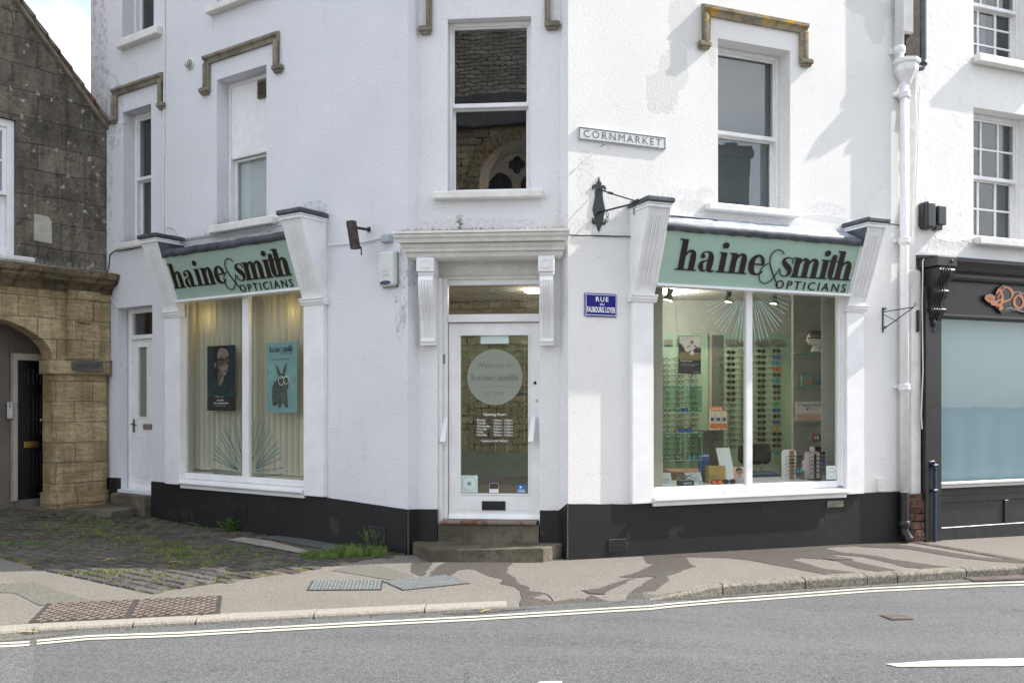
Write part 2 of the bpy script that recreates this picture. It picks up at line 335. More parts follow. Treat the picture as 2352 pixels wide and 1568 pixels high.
    def text(s, body, O, U, V, w=None, h=None, d=.002, off=0, spacing=1.0, align=0, shear=0, bold=0, res=3):
        """fit text box to w x h; align 0: O is bottom left"""
        cu = bpy.data.curves.new("t", 'FONT'); cu.body = body; cu.size = 1; cu.resolution_u = res; cu.space_character = spacing; cu.shear = shear; cu.offset = bold; cu.fill_mode = 'FRONT'
        ob = bpy.data.objects.new("t", cu); COL.objects.link(ob); me = bpy.data.meshes.new_from_object(ob.evaluated_get(bpy.context.evaluated_depsgraph_get()))
        vs = [v.co.copy() for v in me.vertices]; fs = [tuple(p.vertices) for p in me.polygons]
        bpy.data.objects.remove(ob); bpy.data.meshes.remove(me); bpy.data.curves.remove(cu)
        if not vs: return s
        x0 = min(v.x for v in vs); x1 = max(v.x for v in vs); y0 = min(v.y for v in vs); y1 = max(v.y for v in vs)
        kx = w/(x1-x0) if w else h/(y1-y0); ky = h/(y1-y0) if h else kx
        O = Vector(O); U = Vector(U); V = Vector(V); W = U.cross(V).normalized(); sh = -align*(x1-x0)*kx
        s.add([O+U*((v.x-x0)*kx+sh)+V*((v.y-y0)*ky)+W*(off+d) for v in vs], fs)
        if d > .004:
            cnt = {}
            for f in fs:
                for i in range(len(f)): e = (f[i], f[(i+1) % len(f)]); cnt[e] = 1
            ed = [e for e in cnt if (e[1], e[0]) not in cnt]; n = len(vs)
            pts = [O+U*((v.x-x0)*kx+sh)+V*((v.y-y0)*ky) for v in vs]
            s.add([p+W*(off+d) for p in pts]+[p+W*off for p in pts], [(a, n+a, n+b, b) for a, b in ed])
        return s
    def build(s, name, mat, parent=None, F=None, keep=False, smooth=None, label=None):
        F = F or FW; me = bpy.data.meshes.new(name)
        M = F.M if isinstance(F, Frame) else F
        if not keep:
            xs = [v[0] for v in s.v]; ys = [v[1] for v in s.v]; zs = [v[2] for v in s.v]
            c = Vector(((min(xs)+max(xs))/2, (min(ys)+max(ys))/2, min(zs))); vs = [Vector(v)-c for v in s.v]; M = M @ Matrix.Translation(c)
        else: vs = s.v
        me.from_pydata([tuple(v) for v in vs], [], s.f); me.polygons.foreach_set('use_smooth', [bool(x) for x in s.sm] if smooth is None else [smooth]*len(s.f)); me.update()
        me.materials.append(MATS[mat] if isinstance(mat, str) else mat)
        o = bpy.data.objects.new(name, me); COL.objects.link(o); WM[o.name] = M.copy()
        if parent is not None:
            o.parent = parent; o.matrix_local = WM[parent.name].inverted() @ M
        else: o.matrix_world = M
        if label: o['label'] = label
        return o
def tag(o, label=None, cat=None, group=None, kind=None):
    if label: o['label'] = label
    if cat: o['category'] = cat
    if group: o['group'] = group
    if kind: o['kind'] = kind
    return o
def thing(name, label, cat, F=None, p=(0, 0, 0), group=None):
    """Empty at base; p = (s, outward, z)"""
    F = F or FW; o = bpy.data.objects.new(name, None); o.empty_display_size = .1; COL.objects.link(o)
    M = F.M @ Matrix.Translation((p[0], -p[1], p[2])); o.matrix_world = M; WM[o.name] = M.copy(); return tag(o, label, cat, group)
def sub(name, parent, F=None, p=(0, 0, 0)):
    """Empty part that holds sub-parts"""
    F = F or FW; o = bpy.data.objects.new(name, None); o.empty_display_size = .1; COL.objects.link(o)
    M = F.M @ Matrix.Translation((p[0], -p[1], p[2])); WM[o.name] = M.copy(); o.parent = parent; o.matrix_local = WM[parent.name].inverted() @ M; return o
def copy_tree(o, M=None, parent=None):
    c = o.copy(); COL.objects.link(c)
    if parent is not None: c.parent = parent
    if M is not None: c.matrix_world = M; WM[c.name] = M.copy()
    for ch in o.children: copy_tree(ch, None, c)
    return c
ORD = ['topmost', 'second', 'third', 'fourth', 'fifth', 'sixth', 'seventh', 'eighth', 'ninth', 'tenth', 'eleventh', 'twelfth', 'thirteenth', 'fourteenth', 'fifteenth', 'sixteenth', 'seventeenth', 'eighteenth', 'nineteenth', 'twentieth']
# word mark glyphs: strokes of (x, y, width) in units of the x-height
T = .29
def _arch(x): return [(x+.10, .70, .07), (x+.2, .88, .085), (x+.34, .96, .11), (x+.47, .89, .2), (x+.5, .7, T), (x+.5, .35, T), (x+.5, 0, T)]
def _ser(a, b, y=.028): return [(a, y, .062), (b, y, .062)]
GL = {
 'h': [[(.3, 0, T), (.3, 1.5, T)], _ser(.03, .3, 1.478), _ser(.03, .57), _arch(.3), _ser(.55, 1.05)],
 'n': [[(.3, 0, T), (.3, 1, T)], _ser(.05, .3, .978), _ser(.03, .57), _arch(.3), _ser(.55, 1.05)],
 'm': [[(.3, 0, T), (.3, 1, T)], _ser(.05, .3, .978), _ser(.05, .55), _arch(.3), _ser(.58, 1.03), _arch(.8), _ser(1.08, 1.57)],
 'i': [[(.25, 0, T), (.25, 1, T)], _ser(.02, .25, .978), _ser(-.02, .5), 'dot'],
 'a': [[(.12, .74, .20), (.13, .74, .20), (.14, .74, .2)], [(.07, .76, .05), (.13, .9, .06), (.33, .975, .05), (.5, .9, .16), (.56, .7, .27), (.56, .4, T), (.56, .12, .25), (.68, .03, .1), (.84, .06, .05)], [(.5, .58, .045), (.32, .53, .06), (.15, .42, .16), (.13, .25, .26), (.2, .09, .17), (.32, .02, .06), (.5, .14, .045)]],
 'e': [[(.2, .53, .07), (.8, .53, .07)], [(.73, .52, .15), (.68, .78, .17), (.5, .965, .09), (.3, .91, .14), (.17, .7, .26), (.15, .45, T), (.22, .18, .26), (.42, .03, .10), (.62, .05, .07), (.8, .2, .06)]],
 's': [[(.66, .68, .045), (.62, .9, .05), (.42, .975, .05), (.22, .91, .1), (.18, .76, .2), (.36, .56, .26), (.54, .4, .26), (.58, .2, .19), (.48, .05, .08), (.32, .02, .05), (.14, .1, .05), (.07, .34, .045)]],
 't': [[(.27, 1.28, .24), (.25, .9, .28), (.24, .3, .28), (.3, .08, .18), (.42, .03, .06), (.55, .14, .045)], _ser(0, .56, .96)],
}
AMP = [[(1.08, 1.12, .045), (.95, 1.28, .045), (.7, 1.33, .045), (.47, 1.15, .045), (.4, .85, .05), (.5, .5, .06), (.8, -.02, .06), (1.12, -.5, .045)],
       [(.36, .62, .04), (.1, .38, .045), (.02, .05, .045), (.12, -.28, .045), (.42, -.42, .045), (.72, -.22, .045), (.9, .12, .045), (1.02, .42, .04)]]
WORD = [('h', 0), ('a', 1.12), ('i', 2.05), ('n', 2.54), ('e', 3.62), ('s', 5.24), ('m', 5.86), ('i', 7.42), ('t', 7.83), ('h', 8.2)]
def wordmark(mb, O, U, V, k, kx=None, d=.002, off=0, opt=True, seg=5, ampw=1):
    """haine & smith; k = x-height"""
    kx = kx or k; U2 = Vector(U)*kx; V2 = Vector(V)*k; i = 0; O = Vector(O)
    Un = Vector(U); Vn = Vector(V)
    def st(pts, x0):
        nonlocal i
        i += 1
        q = [((p[0]+x0)*kx, p[1]*k, p[2]*(kx+k)/2) for p in pts]
        mb.stroke(O, Un, Vn, q, d, off+i*.00012, seg, straight=len(pts) < 3)
    for ch, x0 in WORD:
        for g in GL[ch]:
            if g == 'dot': i += 1; mb.disc(O, Un, Vn, ((x0+.25)*kx, 1.34*k), .155*kx, d, off+i*.00012, 20, rz=.155*k)
            else: st(g, x0)
            if ch == 'a' and g is GL['a'][0]: mb.disc(O, Un, Vn, ((x0+.15)*kx, .74*k), .105*kx, d, off+i*.00012+.0001, 16, rz=.105*k)
    for g in AMP: st([(p[0], p[1], p[2]*ampw) for p in g], 4.25)
    if opt: mb.text("OPTICIANS", O+Un*5.25*kx+Vn*(-.64)*k, Un, Vn, 3.9*kx, .44*k, d, off, spacing=1.35)
# ---------------------------------------------------------------- material set
P = lambda f, x, y, o=0: f.p(x, y, o)
def wall_patch(f, x, y, rx, ry):      # patch measured on the wall -> (s, z, rs, rz)
    s, z = f.p(x, y); s2, _ = f.p(x+rx, y); _, z2 = f.p(x, y-ry); return (s, z, abs(s2-s), abs(z2-z))
pr = [wall_patch(FR, *a) for a in ((1545, 165, 34, 50), (1520, 215, 38, 48), (1505, 245, 20, 20), (1560, 130, 18, 26), (1575, 50, 42, 60), (1550, 95, 15, 30), (1635, 135, 9, 20), (1590, 475, 40, 14), (1620, 452, 22, 22), (1645, 505, 40, 6), (2010, 60, 22, 42), (2000, 20, 60, 22), (1900, 505, 60, 8))]
sr = [wall_patch(FR, *a) for a in ((1560, 455, 50, 22), (1760, 512, 120, 10), (1900, 480, 45, 14), (1330, 520, 40, 16), (1345, 400, 20, 60), (1400, 480, 20, 40))]
slf = [wall_patch(FL, *a) for a in ((225, 150, 22, 90), (255, 260, 30, 90), (600, 545, 110, 12), (720, 480, 30, 20), (245, 420, 14, 120), (930, 600, 14, 60), (920, 700, 14, 80))]
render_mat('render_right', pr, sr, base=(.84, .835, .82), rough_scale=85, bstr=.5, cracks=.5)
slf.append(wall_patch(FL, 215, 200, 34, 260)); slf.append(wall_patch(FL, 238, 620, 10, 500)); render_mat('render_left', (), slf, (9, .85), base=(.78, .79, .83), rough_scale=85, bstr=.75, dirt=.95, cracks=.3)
render_mat('render_centre', (), [wall_patch(FC, *a) for a in ((1100, 515, 140, 14), (1290, 505, 14, 40), (1020, 440, 20, 8), (1000, 540, 30, 8))], base=(.82, .82, .83), rough_scale=70, bstr=.4, dirt=1.0, cracks=.3)
render_mat('render_neighbour', (), [wall_patch(FR, 2180, 560, 60, 14)], base=(.85, .845, .83), rough_scale=14, bstr=.5, cracks=.5, dirt=.3)
plain('plinth_black', (.0075, .0072, .0078), .62, var=.2, scale=2.5, bmp=.8, bs=7, wear=((.032, .030, .027), 2.6, .60))
plain('white_paint', (.80, .80, .81), .38, var=.06, bmp=.15, bs=25, wear=((.42, .40, .36), 11, .70))
plain('white_gloss', (.82, .825, .84), .32, var=.05, scale=5, bmp=.12, bs=22, wear=((.55, .53, .48), 13, .70))
plain('old_white', (.74, .73, .70), .5, var=.08, bmp=.2, bs=30, wear=((.25, .22, .17), 11, .68))
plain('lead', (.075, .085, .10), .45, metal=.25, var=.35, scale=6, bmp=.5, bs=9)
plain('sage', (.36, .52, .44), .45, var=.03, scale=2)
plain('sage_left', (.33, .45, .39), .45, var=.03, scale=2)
plain('brown_letter', (.014, .006, .005), .4, var=.05)
plain('black_metal', (.02, .024, .026), .45, metal=.3, var=.3, bmp=.3, bs=50)
plain('rusty_metal', (.06, .045, .04), .7, metal=.4, var=.4, scale=20, bmp=.4)
plain('black_paint', (.022, .022, .025), .42, var=.25, bmp=.25, bs=30, wear=((.12, .12, .13), 16, .74))
plain('black_gloss', (.006, .006, .007), .25, var=.2, bmp=.1)
plain('grey_plastic', (.36, .42, .44), .5, var=.05); plain('dark_plastic', (.03, .035, .04), .4)
plain('alarm_white', (.62, .65, .62), .4, var=.05, wear=((.45, .4, .3), 9, .72)); plain('navy', (.008, .012, .06), .3)
plain('enamel_blue', (.012, .014, .19), .15, var=.1); plain('white_enamel', (.85, .86, .88), .3, var=.03)
plain('sign_grey', (.62, .63, .62), .45, var=.05, wear=((.3, .3, .28), 14, .7)); plain('sign_letter', (.075, .105, .15), .5)
plain('mould_stone', (.22, .20, .155), .9, var=.35, scale=7, bmp=.8, bs=40, wear=((.34, .22, .03), 5, .70))
plain('hood_lichen', (.24, .21, .155), .9, var=.35, scale=7, bmp=.8, bs=40, wear=((.50, .30, .02), 6, .56))
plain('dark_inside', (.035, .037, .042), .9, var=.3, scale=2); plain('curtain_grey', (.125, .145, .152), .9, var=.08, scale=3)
plain('blind_white', (.80, .83, .84), .9, var=.04); plain('brass', (.5, .34, .10), .3, metal=1); plain('steel', (.5, .5, .5), .35, metal=1)
plain('tile_red', (.16, .08, .05), .85, var=.4, scale=9, bmp=.6, bs=30, wear=((.20, .17, .13), 6, .48)); plain('brick_dark', (.09, .05, .045), .9, var=.4, scale=14, bmp=.6)
stone_mat('stone_grey', (.125, .112, .088), (.24, .215, .17), (.075, .066, .05), blocks=(.60, .33, .004, .09, 2), lichen=1., streaks=.5, mortar=(.05, .045, .038)); plain('bare_plaster', (.42, .41, .36), .9, var=.15, scale=9, bmp=.5, bs=30)
stone_mat('stone_gold', (.44, .33, .17), (.68, .55, .34), (.30, .23, .14), blocks=(.47, .27, .004, .05, 2.2), mortar=(.20, .16, .10), streaks=.4, band=.35, bstr=.9)
stone_mat('stone_step', (.085, .076, .055), (.19, .17, .13), (.05, .045, .033), streaks=0, bstr=.6)
stone_mat('stone_cornice', (.15, .125, .08), (.30, .24, .15), (.035, .03, .022), streaks=.75, bstr=.9, band=.3)
stone_mat('church_rubble', (.42, .32, .20), (.62, .50, .34), (.24, .18, .12), blocks=(.50, .24, .022, .22, 3), mortar=(.40, .36, .30), bstr=1.2)
plain('church_dressing', (.55, .46, .34), .85, var=.15, bmp=.4); plain('slate', (.07, .07, .075), .7, var=.3, scale=5, bmp=.4)
asphalt('pavement_mat', (.160, .146, .128), (.228, .212, .190), 150, big=.2, cracks=.0)
asphalt('patch_mat', (.115, .11, .095), (.19, .18, .155), 170, big=.1)
asphalt('road_mat', (.082, .085, .088), (.150, .154, .157), 150, big=.25, cracks=.7)
asphalt('wet_mat', (.066, .059, .052), (.11, .10, .088), 150, big=.2); MATS['wet_mat'].node_tree.nodes['Principled BSDF'].inputs['Roughness'].default_value = .6
asphalt('kerb_mat', (.29, .27, .235), (.33, .31, .27), 90, big=.2); asphalt('kerb_dark', (.14, .13, .11), (.28, .26, .22), 90, big=.4)
plain('line_paint', (.47, .45, .38), .7, var=.08, scale=20, bmp=.4, bs=150, wear=((.20, .20, .20), 40, .66)); plain('brick_blue', (.068, .062, .060), .8, var=.45, scale=3.1, bmp=.5, bs=40)
plain('soil', (.10, .095, .035), .95, var=.6, scale=9, bmp=.6, wear=((.03, .028, .02), 3, .52)); plain('grass_mat', (.10, .165, .03), .6, var=.45, scale=9); plain('moss_mat', (.15, .14, .035), .9, var=.5, scale=9)
plain('leaf_mat', (.08, .19, .03), .5, var=.3, scale=20); plain('dry_leaf', (.28, .14, .05), .8, var=.4, scale=20); plain('straw', (.5, .4, .2), .7)
plain('iron_cover', (.17, .135, .11), .75, metal=0, var=.3, bmp=.4); plain('iron_dark', (.05, .042, .038), .7, var=.3); plain('galv', (.24, .265, .265), .7, metal=0, var=.2, scale=12)
plain('galv_dark', (.085, .095, .095), .7)
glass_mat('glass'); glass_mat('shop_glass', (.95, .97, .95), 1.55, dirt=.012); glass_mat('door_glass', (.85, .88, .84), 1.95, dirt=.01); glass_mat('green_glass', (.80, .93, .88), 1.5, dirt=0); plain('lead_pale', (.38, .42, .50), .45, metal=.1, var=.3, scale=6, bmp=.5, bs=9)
glass_mat('old_glass', (.9, .92, .92), 1.75, .01, .02)
trans_mat('slat_mat', (.70, .68, .60), .2); trans_mat('frosted', (.52, .56, .50), .35, .62); trans_mat('blue_blind', (.38, .52, .62), .1); trans_mat('side_frost', (.30, .34, .31), .3)
plain('decal_teal', (.02, .11, .12), .6); plain('decal_pale', (.40, .60, .56), .6); plain('paper_white', (.78, .78, .77), .6, var=.02); plain('ink', (.02, .02, .022), .6); plain('ink_grey', (.16, .17, .17), .6)
plain('glass_edge', (.25, .50, .40), .2)
# ---------------------------------------------------------------- ground
def height_grid(name, xs, yf, zf, mat, skirt=True):
    mb = MB(); nx = len(xs); rows = None; v = []
    for X in xs:
        ys = yf(X); rows = len(ys)
        for Y in ys: v.append((X, Y, zf(X, Y)))
    f = [(i*rows+j, (i+1)*rows+j, (i+1)*rows+j+1, i*rows+j+1) for i in range(nx-1) for j in range(rows-1)]
    mb.add(v, f); return tag(mb.build(name, mat, keep=True), kind='structure')
xs = [-70, -40, -25, -16, -12]+[-10+.1*i for i in range(201)]+[12, 16, 25, 40, 70]
GAP = (gpt(1160, 1398, road_z)[0], gpt(1500, 1378, road_z)[0])
height_grid('pavement', xs, lambda X: [kerb_y(X)+.004]+[kerb_y(X)+(.03 if not GAP[0] < X < GAP[1] else .17)+(17-kerb_y(X))*(j/44) for j in range(45)], lambda X, Y: pave_z(X, Y) if Y > kerb_y(X)+.01 else road_z(X, Y)-.03, 'pavement_mat')
height_grid('road', xs, lambda X: [-26+(kerb_y(X)+26.05)*(j/90)**.7 for j in range(91)], road_z, 'road_mat')
mb = MB(); mb.add([(-900, -900, -.32), (900, -900, -.32), (900, 900, -.32), (-900, 900, -.32)], [(0, 1, 2, 3)]); tag(mb.build('ground', 'road_mat', keep=True), kind='structure')
def kerb_pieces():
    pale = MB(); dark = MB(); KX = [75, 303, 450, 720, 975]
    Xs = [-70, -30, -14, -9, -7]+[gpt(x, y, road_z)[0] for x, y in ((-150, 1470), (75, 1455), (303, 1443), (450, 1434), (720, 1421), (975, 1408))]
    def stone(mbx, x0, x1, top0, top1, wd=.15, g=.006):
        n = max(2, int((x1-x0)/.15)); v = []
        for i in range(n+1):
            X = x0+g+(x1-x0-2*g)*i/n; Y = kerb_y(X); tz = top0+(top1-top0)*i/n; rz = road_z(X, Y)-.05; j = .0025*math.sin(X*23)
            v += [(X, Y-.004, rz), (X, Y+j, tz-.022), (X, Y+.008+j, tz-.008), (X, Y+.025, tz), (X, Y+wd, tz), (X, Y+wd, rz)]
        f = [(i*6+k, (i+1)*6+k, (i+1)*6+(k+1) % 6, i*6+(k+1) % 6) for i in range(n) for k in range(6)]; f += [tuple(range(6)), tuple(range(n*6+5, n*6-1, -1))]
        mbx.add(v, f)
    for a, b in zip(Xs, Xs[1:]): stone(pale, a, b, pave_z(a, 8)+.006, pave_z(b, 8)+.006)
    xa = gpt(975, 1408, road_z)[0]; xb = gpt(1165, 1398, road_z)[0]; stone(pale, xa, xb, pave_z(xa, 8)+.004, pave_z(xb, 8)+.002)
    px = [1490, 1660, 1850, 1955, 2040, 2220, 2352]; KX2 = [gpt(x, y, road_z)[0] for x, y in ((1490, 1378), (1660, 1366), (1850, 1352), (1992, 1343), (2060, 1338), (2220, 1328), (2352, 1322))]+[5.6, 6.5, 7.4, 8.3, 12, 20, 70]
    for i, (a, b) in enumerate(zip(KX2, KX2[1:])):
        t0 = pave_z(a, 8)+.012; stone(dark, a, b, (road_z(a)+.008) if i == 0 else t0, pave_z(b, 8)+.012)
    tag(pale.build('kerb', 'kerb_mat', keep=True), kind='structure'); tag(dark.build('raised_kerb', 'kerb_dark', keep=True), kind='structure')
kerb_pieces()
def drape(name, pts, zf, dz, mat, kind='structure', jit=0, keep=True, sub_=.12):
    """ground patch following the ground: fan of a polygon"""
    q = []
    for a, b in zip(pts, pts[1:]+pts[:1]):
        n = max(1, int(math.hypot(b[0]-a[0], b[1]-a[1])/sub_))
        for i in range(n):
            x, y = a[0]+(b[0]-a[0])*i/n, a[1]+(b[1]-a[1])*i/n
            if jit: m = noise.noise_vector(Vector((x*7, y*7, 1)))+noise.noise_vector(Vector((x*21, y*21, 5)))*.45; x += m.x*jit; y += m.y*jit
            if name == 'wet_stain' and zf is pave_z: y = max(y, kerb_y(x)+(.016 if x < GAP[1] else .17))
            q.append((x, y))
    bm = bmesh.new(); fc = bm.faces.new([bm.verts.new((x, y, 0)) for x, y in q])
    for ax in (0, 1):
        lo, hi = min(p[ax] for p in q), max(p[ax] for p in q); c = math.floor(lo/.3)*.3
        while c < hi:
            co_ = [0, 0, 0]; no = [0, 0, 0]; co_[ax] = c; no[ax] = 1
            bmesh.ops.bisect_plane(bm, geom=bm.verts[:]+bm.edges[:]+bm.faces[:], plane_co=co_, plane_no=no); c += .3
    for v in bm.verts:
        v.co.z = zf(v.co.x, v.co.y)+dz
        if zf is pave_z and GAP[0] < v.co.x < GAP[1]: e_ = v.co.y-kerb_y(v.co.x); v.co.z = dz+.004*(1-ss((e_-.2)/.3))+(pave_z(v.co.x, v.co.y) if e_ > .17 else road_z(v.co.x, v.co.y)-.03+(pave_z(v.co.x, v.co.y)-road_z(v.co.x, v.co.y)+.03)*(e_-.004)/.166)
    me = bpy.data.meshes.new(name); bm.to_mesh(me); bm.free(); me.materials.append(MATS[mat]); o = bpy.data.objects.new(name, me); COL.objects.link(o); WM[o.name] = Matrix.Identity(4)
    if o.data.polygons[0].normal.z < 0: o.data.flip_normals()
    return tag(o, kind=kind) if kind else o
# double no-waiting lines
UP = [(-300, 1492), (0, 1477), (68, 1473.5)], [(84, 1470.8), (205, 1459.8), (410, 1452.6), (689, 1436.6), (804, 1430), (1099, 1415), (1493, 1391), (1668, 1374), (1999, 1350), (2248, 1338.5), (2352, 1335), (2700, 1322)]
def line_strip(name, chains, w_, dy=0):
    mb = MB()
    for ch in chains:
        pts = [gpt(x, y+dy, road_z) for x, y in ch]; v = []
        den = []
        for a, b in zip(pts, pts[1:]):
            n = max(1, int((b[0]-a[0])/.06)); den += [(a[0]+(b[0]-a[0])*i/n, a[1]+(b[1]-a[1])*i/n) for i in range(n)]
        den.append(pts[-1])
        for i, (x, y) in enumerate(den):
            a = den[max(0, i-1)]; b = den[min(len(den)-1, i+1)]; l = math.hypot(b[0]-a[0], b[1]-a[1]); nx, ny = -(b[1]-a[1])/l, (b[0]-a[0])/l; e = .004*noise.noise(Vector((x*30, y*30, 0)))
            for sg in (-1, 1): v.append((x+nx*sg*(w_/2+e), y+ny*sg*(w_/2+e), road_z(x, y)+.005))
        mb.add(v, [(2*i, 2*i+2, 2*i+3, 2*i+1) for i in range(len(den)-1)])
    return tag(mb.build(name, 'line_paint', keep=True), kind='structure')
line_strip('road_marking', UP, .052, 1.2); line_strip('road_marking', UP, .054, 8.0)
G = lambda x, y: gpt(x, y, road_z); GP = lambda x, y: gpt(x, y, pave_z)
drape('centre_line', [G(2034, 1524.5), G(2120, 1519), G(2352, 1512), G(2700, 1501), G(2700, 1518), G(2352, 1530), G(2060, 1532)], road_z, .006, 'line_paint', jit=.012)
drape('centre_line', [G(1228, 1573), G(1240, 1566), G(1292, 1565), G(1290, 1574), G(900, 1600), G(900, 1592)], road_z, .006, 'line_paint', jit=.006)
asphalt('road_old', (.10, .10, .10), (.18, .18, .175), 150, big=.25)
drape('road_patch', [G(-200, 1492), G(60, 1485.5), G(84, 1483), G(78, 1500), G(82, 1530), G(74, 1560), G(80, 1600), G(-200, 1600)], road_z, .003, 'road_old', jit=.006)
drape('kerb_grit', [G(-100, 1466), G(0, 1464), G(75, 1458), G(180, 1453), G(70, 1467), G(0, 1473), G(-100, 1478)], road_z, .003, 'patch_mat', jit=.01)
drape('kerb_grit', [G(1660, 1367), G(1850, 1353.5), G(2040, 1341.5), G(2230, 1329.5), G(2230, 1334), G(2040, 1345), G(1850, 1357), G(1700, 1368)], road_z, .0036, 'patch_mat', jit=.01)
# repaired patches
drape('pavement_patch', [GP(0, 1340), GP(78, 1336), GP(114, 1349), GP(222, 1384), GP(90, 1390), GP(36, 1362), GP(0, 1361)], pave_z, .004, 'patch_mat', jit=.004)
drape('pavement_patch', [GP(765, 1310), GP(808, 1296), GP(880, 1299), GP(965, 1330), GP(893, 1331)], pave_z, .004, 'patch_mat', jit=.004)
# wet stains left by washing
WA = lambda l: [GP(689+x*.3418, 1119.7+y*.3418) for x, y in l]; WB = lambda l: [GP(1378+x*.4141, 1119.7+y*.4141) for x, y in l]
WET = [WA([(770, 500), (890, 500), (870, 535), (850, 560), (835, 595), (790, 590), (745, 560), (750, 530)]), WA([(1010, 500), (1425, 502), (1395, 540), (1395, 570), (1440, 600), (1450, 630), (1490, 650), (1550, 668), (1530, 690), (1600, 700), (1680, 720), (1700, 758), (1600, 762), (1492, 758), (1485, 715), (1480, 690), (1430, 665), (1345, 642), (1362, 612), (1300, 600), (1230, 578), (1180, 550), (1110, 545), (1060, 555), (1020, 590), (960, 600), (870, 592), (905, 550), (930, 525), (960, 512)]),
 WB([(240, 385), (255, 362), (480, 385), (490, 420), (530, 435), (460, 460), (370, 490), (390, 512), (320, 560), (270, 600), (252, 616), (130, 618), (0, 614), (-80, 606), (-40, 596), (40, 605), (130, 607), (165, 590), (200, 560), (300, 500), (290, 493), (190, 500), (100, 548), (40, 572), (30, 590), (-60, 590), (-90, 570), (0, 560), (50, 535), (110, 520), (200, 498), (150, 500), (100, 495), (180, 478), (300, 422), (265, 418)]),
 WB([(255, 360), (480, 340), (700, 322), (1000, 305), (1300, 294), (1660, 285), (1700, 300), (1640, 318), (1700, 320), (1900, 350), (2100, 385), (2352, 405), (2352, 420), (2200, 410), (1950, 382), (1700, 338), (1520, 332), (1400, 322), (1240, 332), (1290, 348), (1350, 360), (1480, 370), (1640, 400), (1850, 430), (1980, 443), (1850, 455), (1700, 440), (1480, 386), (1330, 372), (1280, 372), (1370, 400), (1500, 430), (1670, 460), (1600, 470), (1440, 450), (1300, 402), (1120, 388), (1060, 400), (1180, 430), (1250, 450), (1480, 478), (1300, 490), (1100, 452), (830, 402), (700, 388), (560, 386), (480, 384)])]
TP = [GP(x, y) for x, y in ((1192, 1379), (1200, 1375), (1212, 1373), (1265, 1376), (1330, 1371), (1400, 1373), (1470, 1377), (1500, 1377))]; WET.append(TP+[(p[0], kerb_y(p[0])+.016) for p in reversed(TP)])
for wi, wpts in enumerate(WET): drape('wet_stain', wpts, pave_z, .0022+.0006*wi, 'wet_mat', jit=.022, sub_=.025)
drape('wet_stain', [G(1010, 1409), G(1180, 1399), G(1240, 1396), G(1120, 1408), G(1050, 1412)], road_z, .003, 'wet_mat', jit=.01, sub_=.03)
drape('wet_stain', [G(1500, 1378), G(1668, 1367), G(1860, 1353), G(2080, 1338), G(2100, 1340), G(1900, 1354), G(1700, 1367), G(1560, 1377)], road_z, .003, 'wet_mat', jit=.012, sub_=.03)
# brick paving in front of the archway: every brick modelled in one sheet
BRK = [GP(-60, 1265), GP(0, 1282), GP(116, 1310), GP(191, 1327), GP(331, 1361), GP(359, 1359), GP(581, 1327), GP(701, 1311), GP(752, 1298), GP(905, 1276), GP(936, 1270), (-1.2, 9.4), (-5.2, 12.0), (-5.3, 12.0), GP(150, 1172), GP(-60, 1172)]
def inside(p, poly):
    c = False; n = len(poly)
    for i in range(n):
        a, b = poly[i], poly[i-1]
        if (a[1] > p[1]) != (b[1] > p[1]) and p[0] < (b[0]-a[0])*(p[1]-a[1])/(b[1]-a[1])+a[0]: c = not c
    return c
BZ = .004
drape('paving_bed', BRK, lambda x, y: pave_z(x, y), BZ-.001, 'soil')
mb = MB(); tdir = Vector((.830, -.558)); ndir = Vector((.558, .830)); bl, bw = .215, .105; rnd = random.Random(3)
for r in range(-22, 40):
    for c in range(-30, 32):
        ctr = PL+tdir*((c+.5*(r % 2))*(bl+.02))-ndir*0+ndir*(r*(bw+.022)-1.9)
        if ctr.x < -7.3 or not inside((ctr.x, ctr.y), BRK): continue
        if rnd.random() < .012: continue
        a = rnd.uniform(-.02, .02); ca, sa = math.cos(a), math.sin(a); u = Vector((tdir.x*ca-tdir.y*sa, tdir.x*sa+tdir.y*ca)); v_ = Vector((-u.y, u.x)); L = bl*rnd.uniform(.9, 1.0)/2; W = bw*rnd.uniform(.86, 1.0)/2
        z = pave_z(ctr.x, ctr.y)+BZ+.009+rnd.uniform(-.003, .003); tl = rnd.uniform(-.004, .004)
        vs = []
        for dz, k in ((-.02, 1.0), (-.006, 1.0), (0, .93)):
            for sx, sy in ((-1, -1), (1, -1), (1, 1), (-1, 1)):
                p = ctr+u*(sx*(L-(1-k)*.07))+v_*(sy*(W-(1-k)*.07)); vs.append((p.x, p.y, z+dz+tl*sx))
        mb.add(vs, [(8, 9, 10, 11)]+[(i+j, i+(j+1) % 4, i+4+(j+1) % 4, i+4+j) for i in (0, 4) for j in range(4)])
o = tag(mb.build('brick_paving', 'brick_blue', keep=True), kind='structure')
def tuft(mb, c, h, n, spread, wd=.004, lean=.5):
    for _ in range(n):
        a = random.uniform(0, 6.283); r = spread*math.sqrt(random.random()); x = c[0]+r*math.cos(a); y = c[1]+r*math.sin(a); hh = h*random.uniform(.5, 1.1); b = random.uniform(0, 6.283); lx, ly = math.cos(b)*hh*lean*random.random(), math.sin(b)*hh*lean*random.random(); q = random.uniform(0, 3.14); wx, wy = wd*math.cos(q), wd*math.sin(q)
        z = c[2]; mb.add([(x-wx, y-wy, z), (x+wx, y+wy, z), (x+lx*.4+wx*.7, y+ly*.4+wy*.7, z+hh*.6), (x+lx*.4-wx*.7, y+ly*.4-wy*.7, z+hh*.6), (x+lx, y+ly, z+hh)], [(0, 1, 2, 3), (3, 2, 4)])
gm = MB(); mm = MB(); mm2 = MB(); random.seed(11)
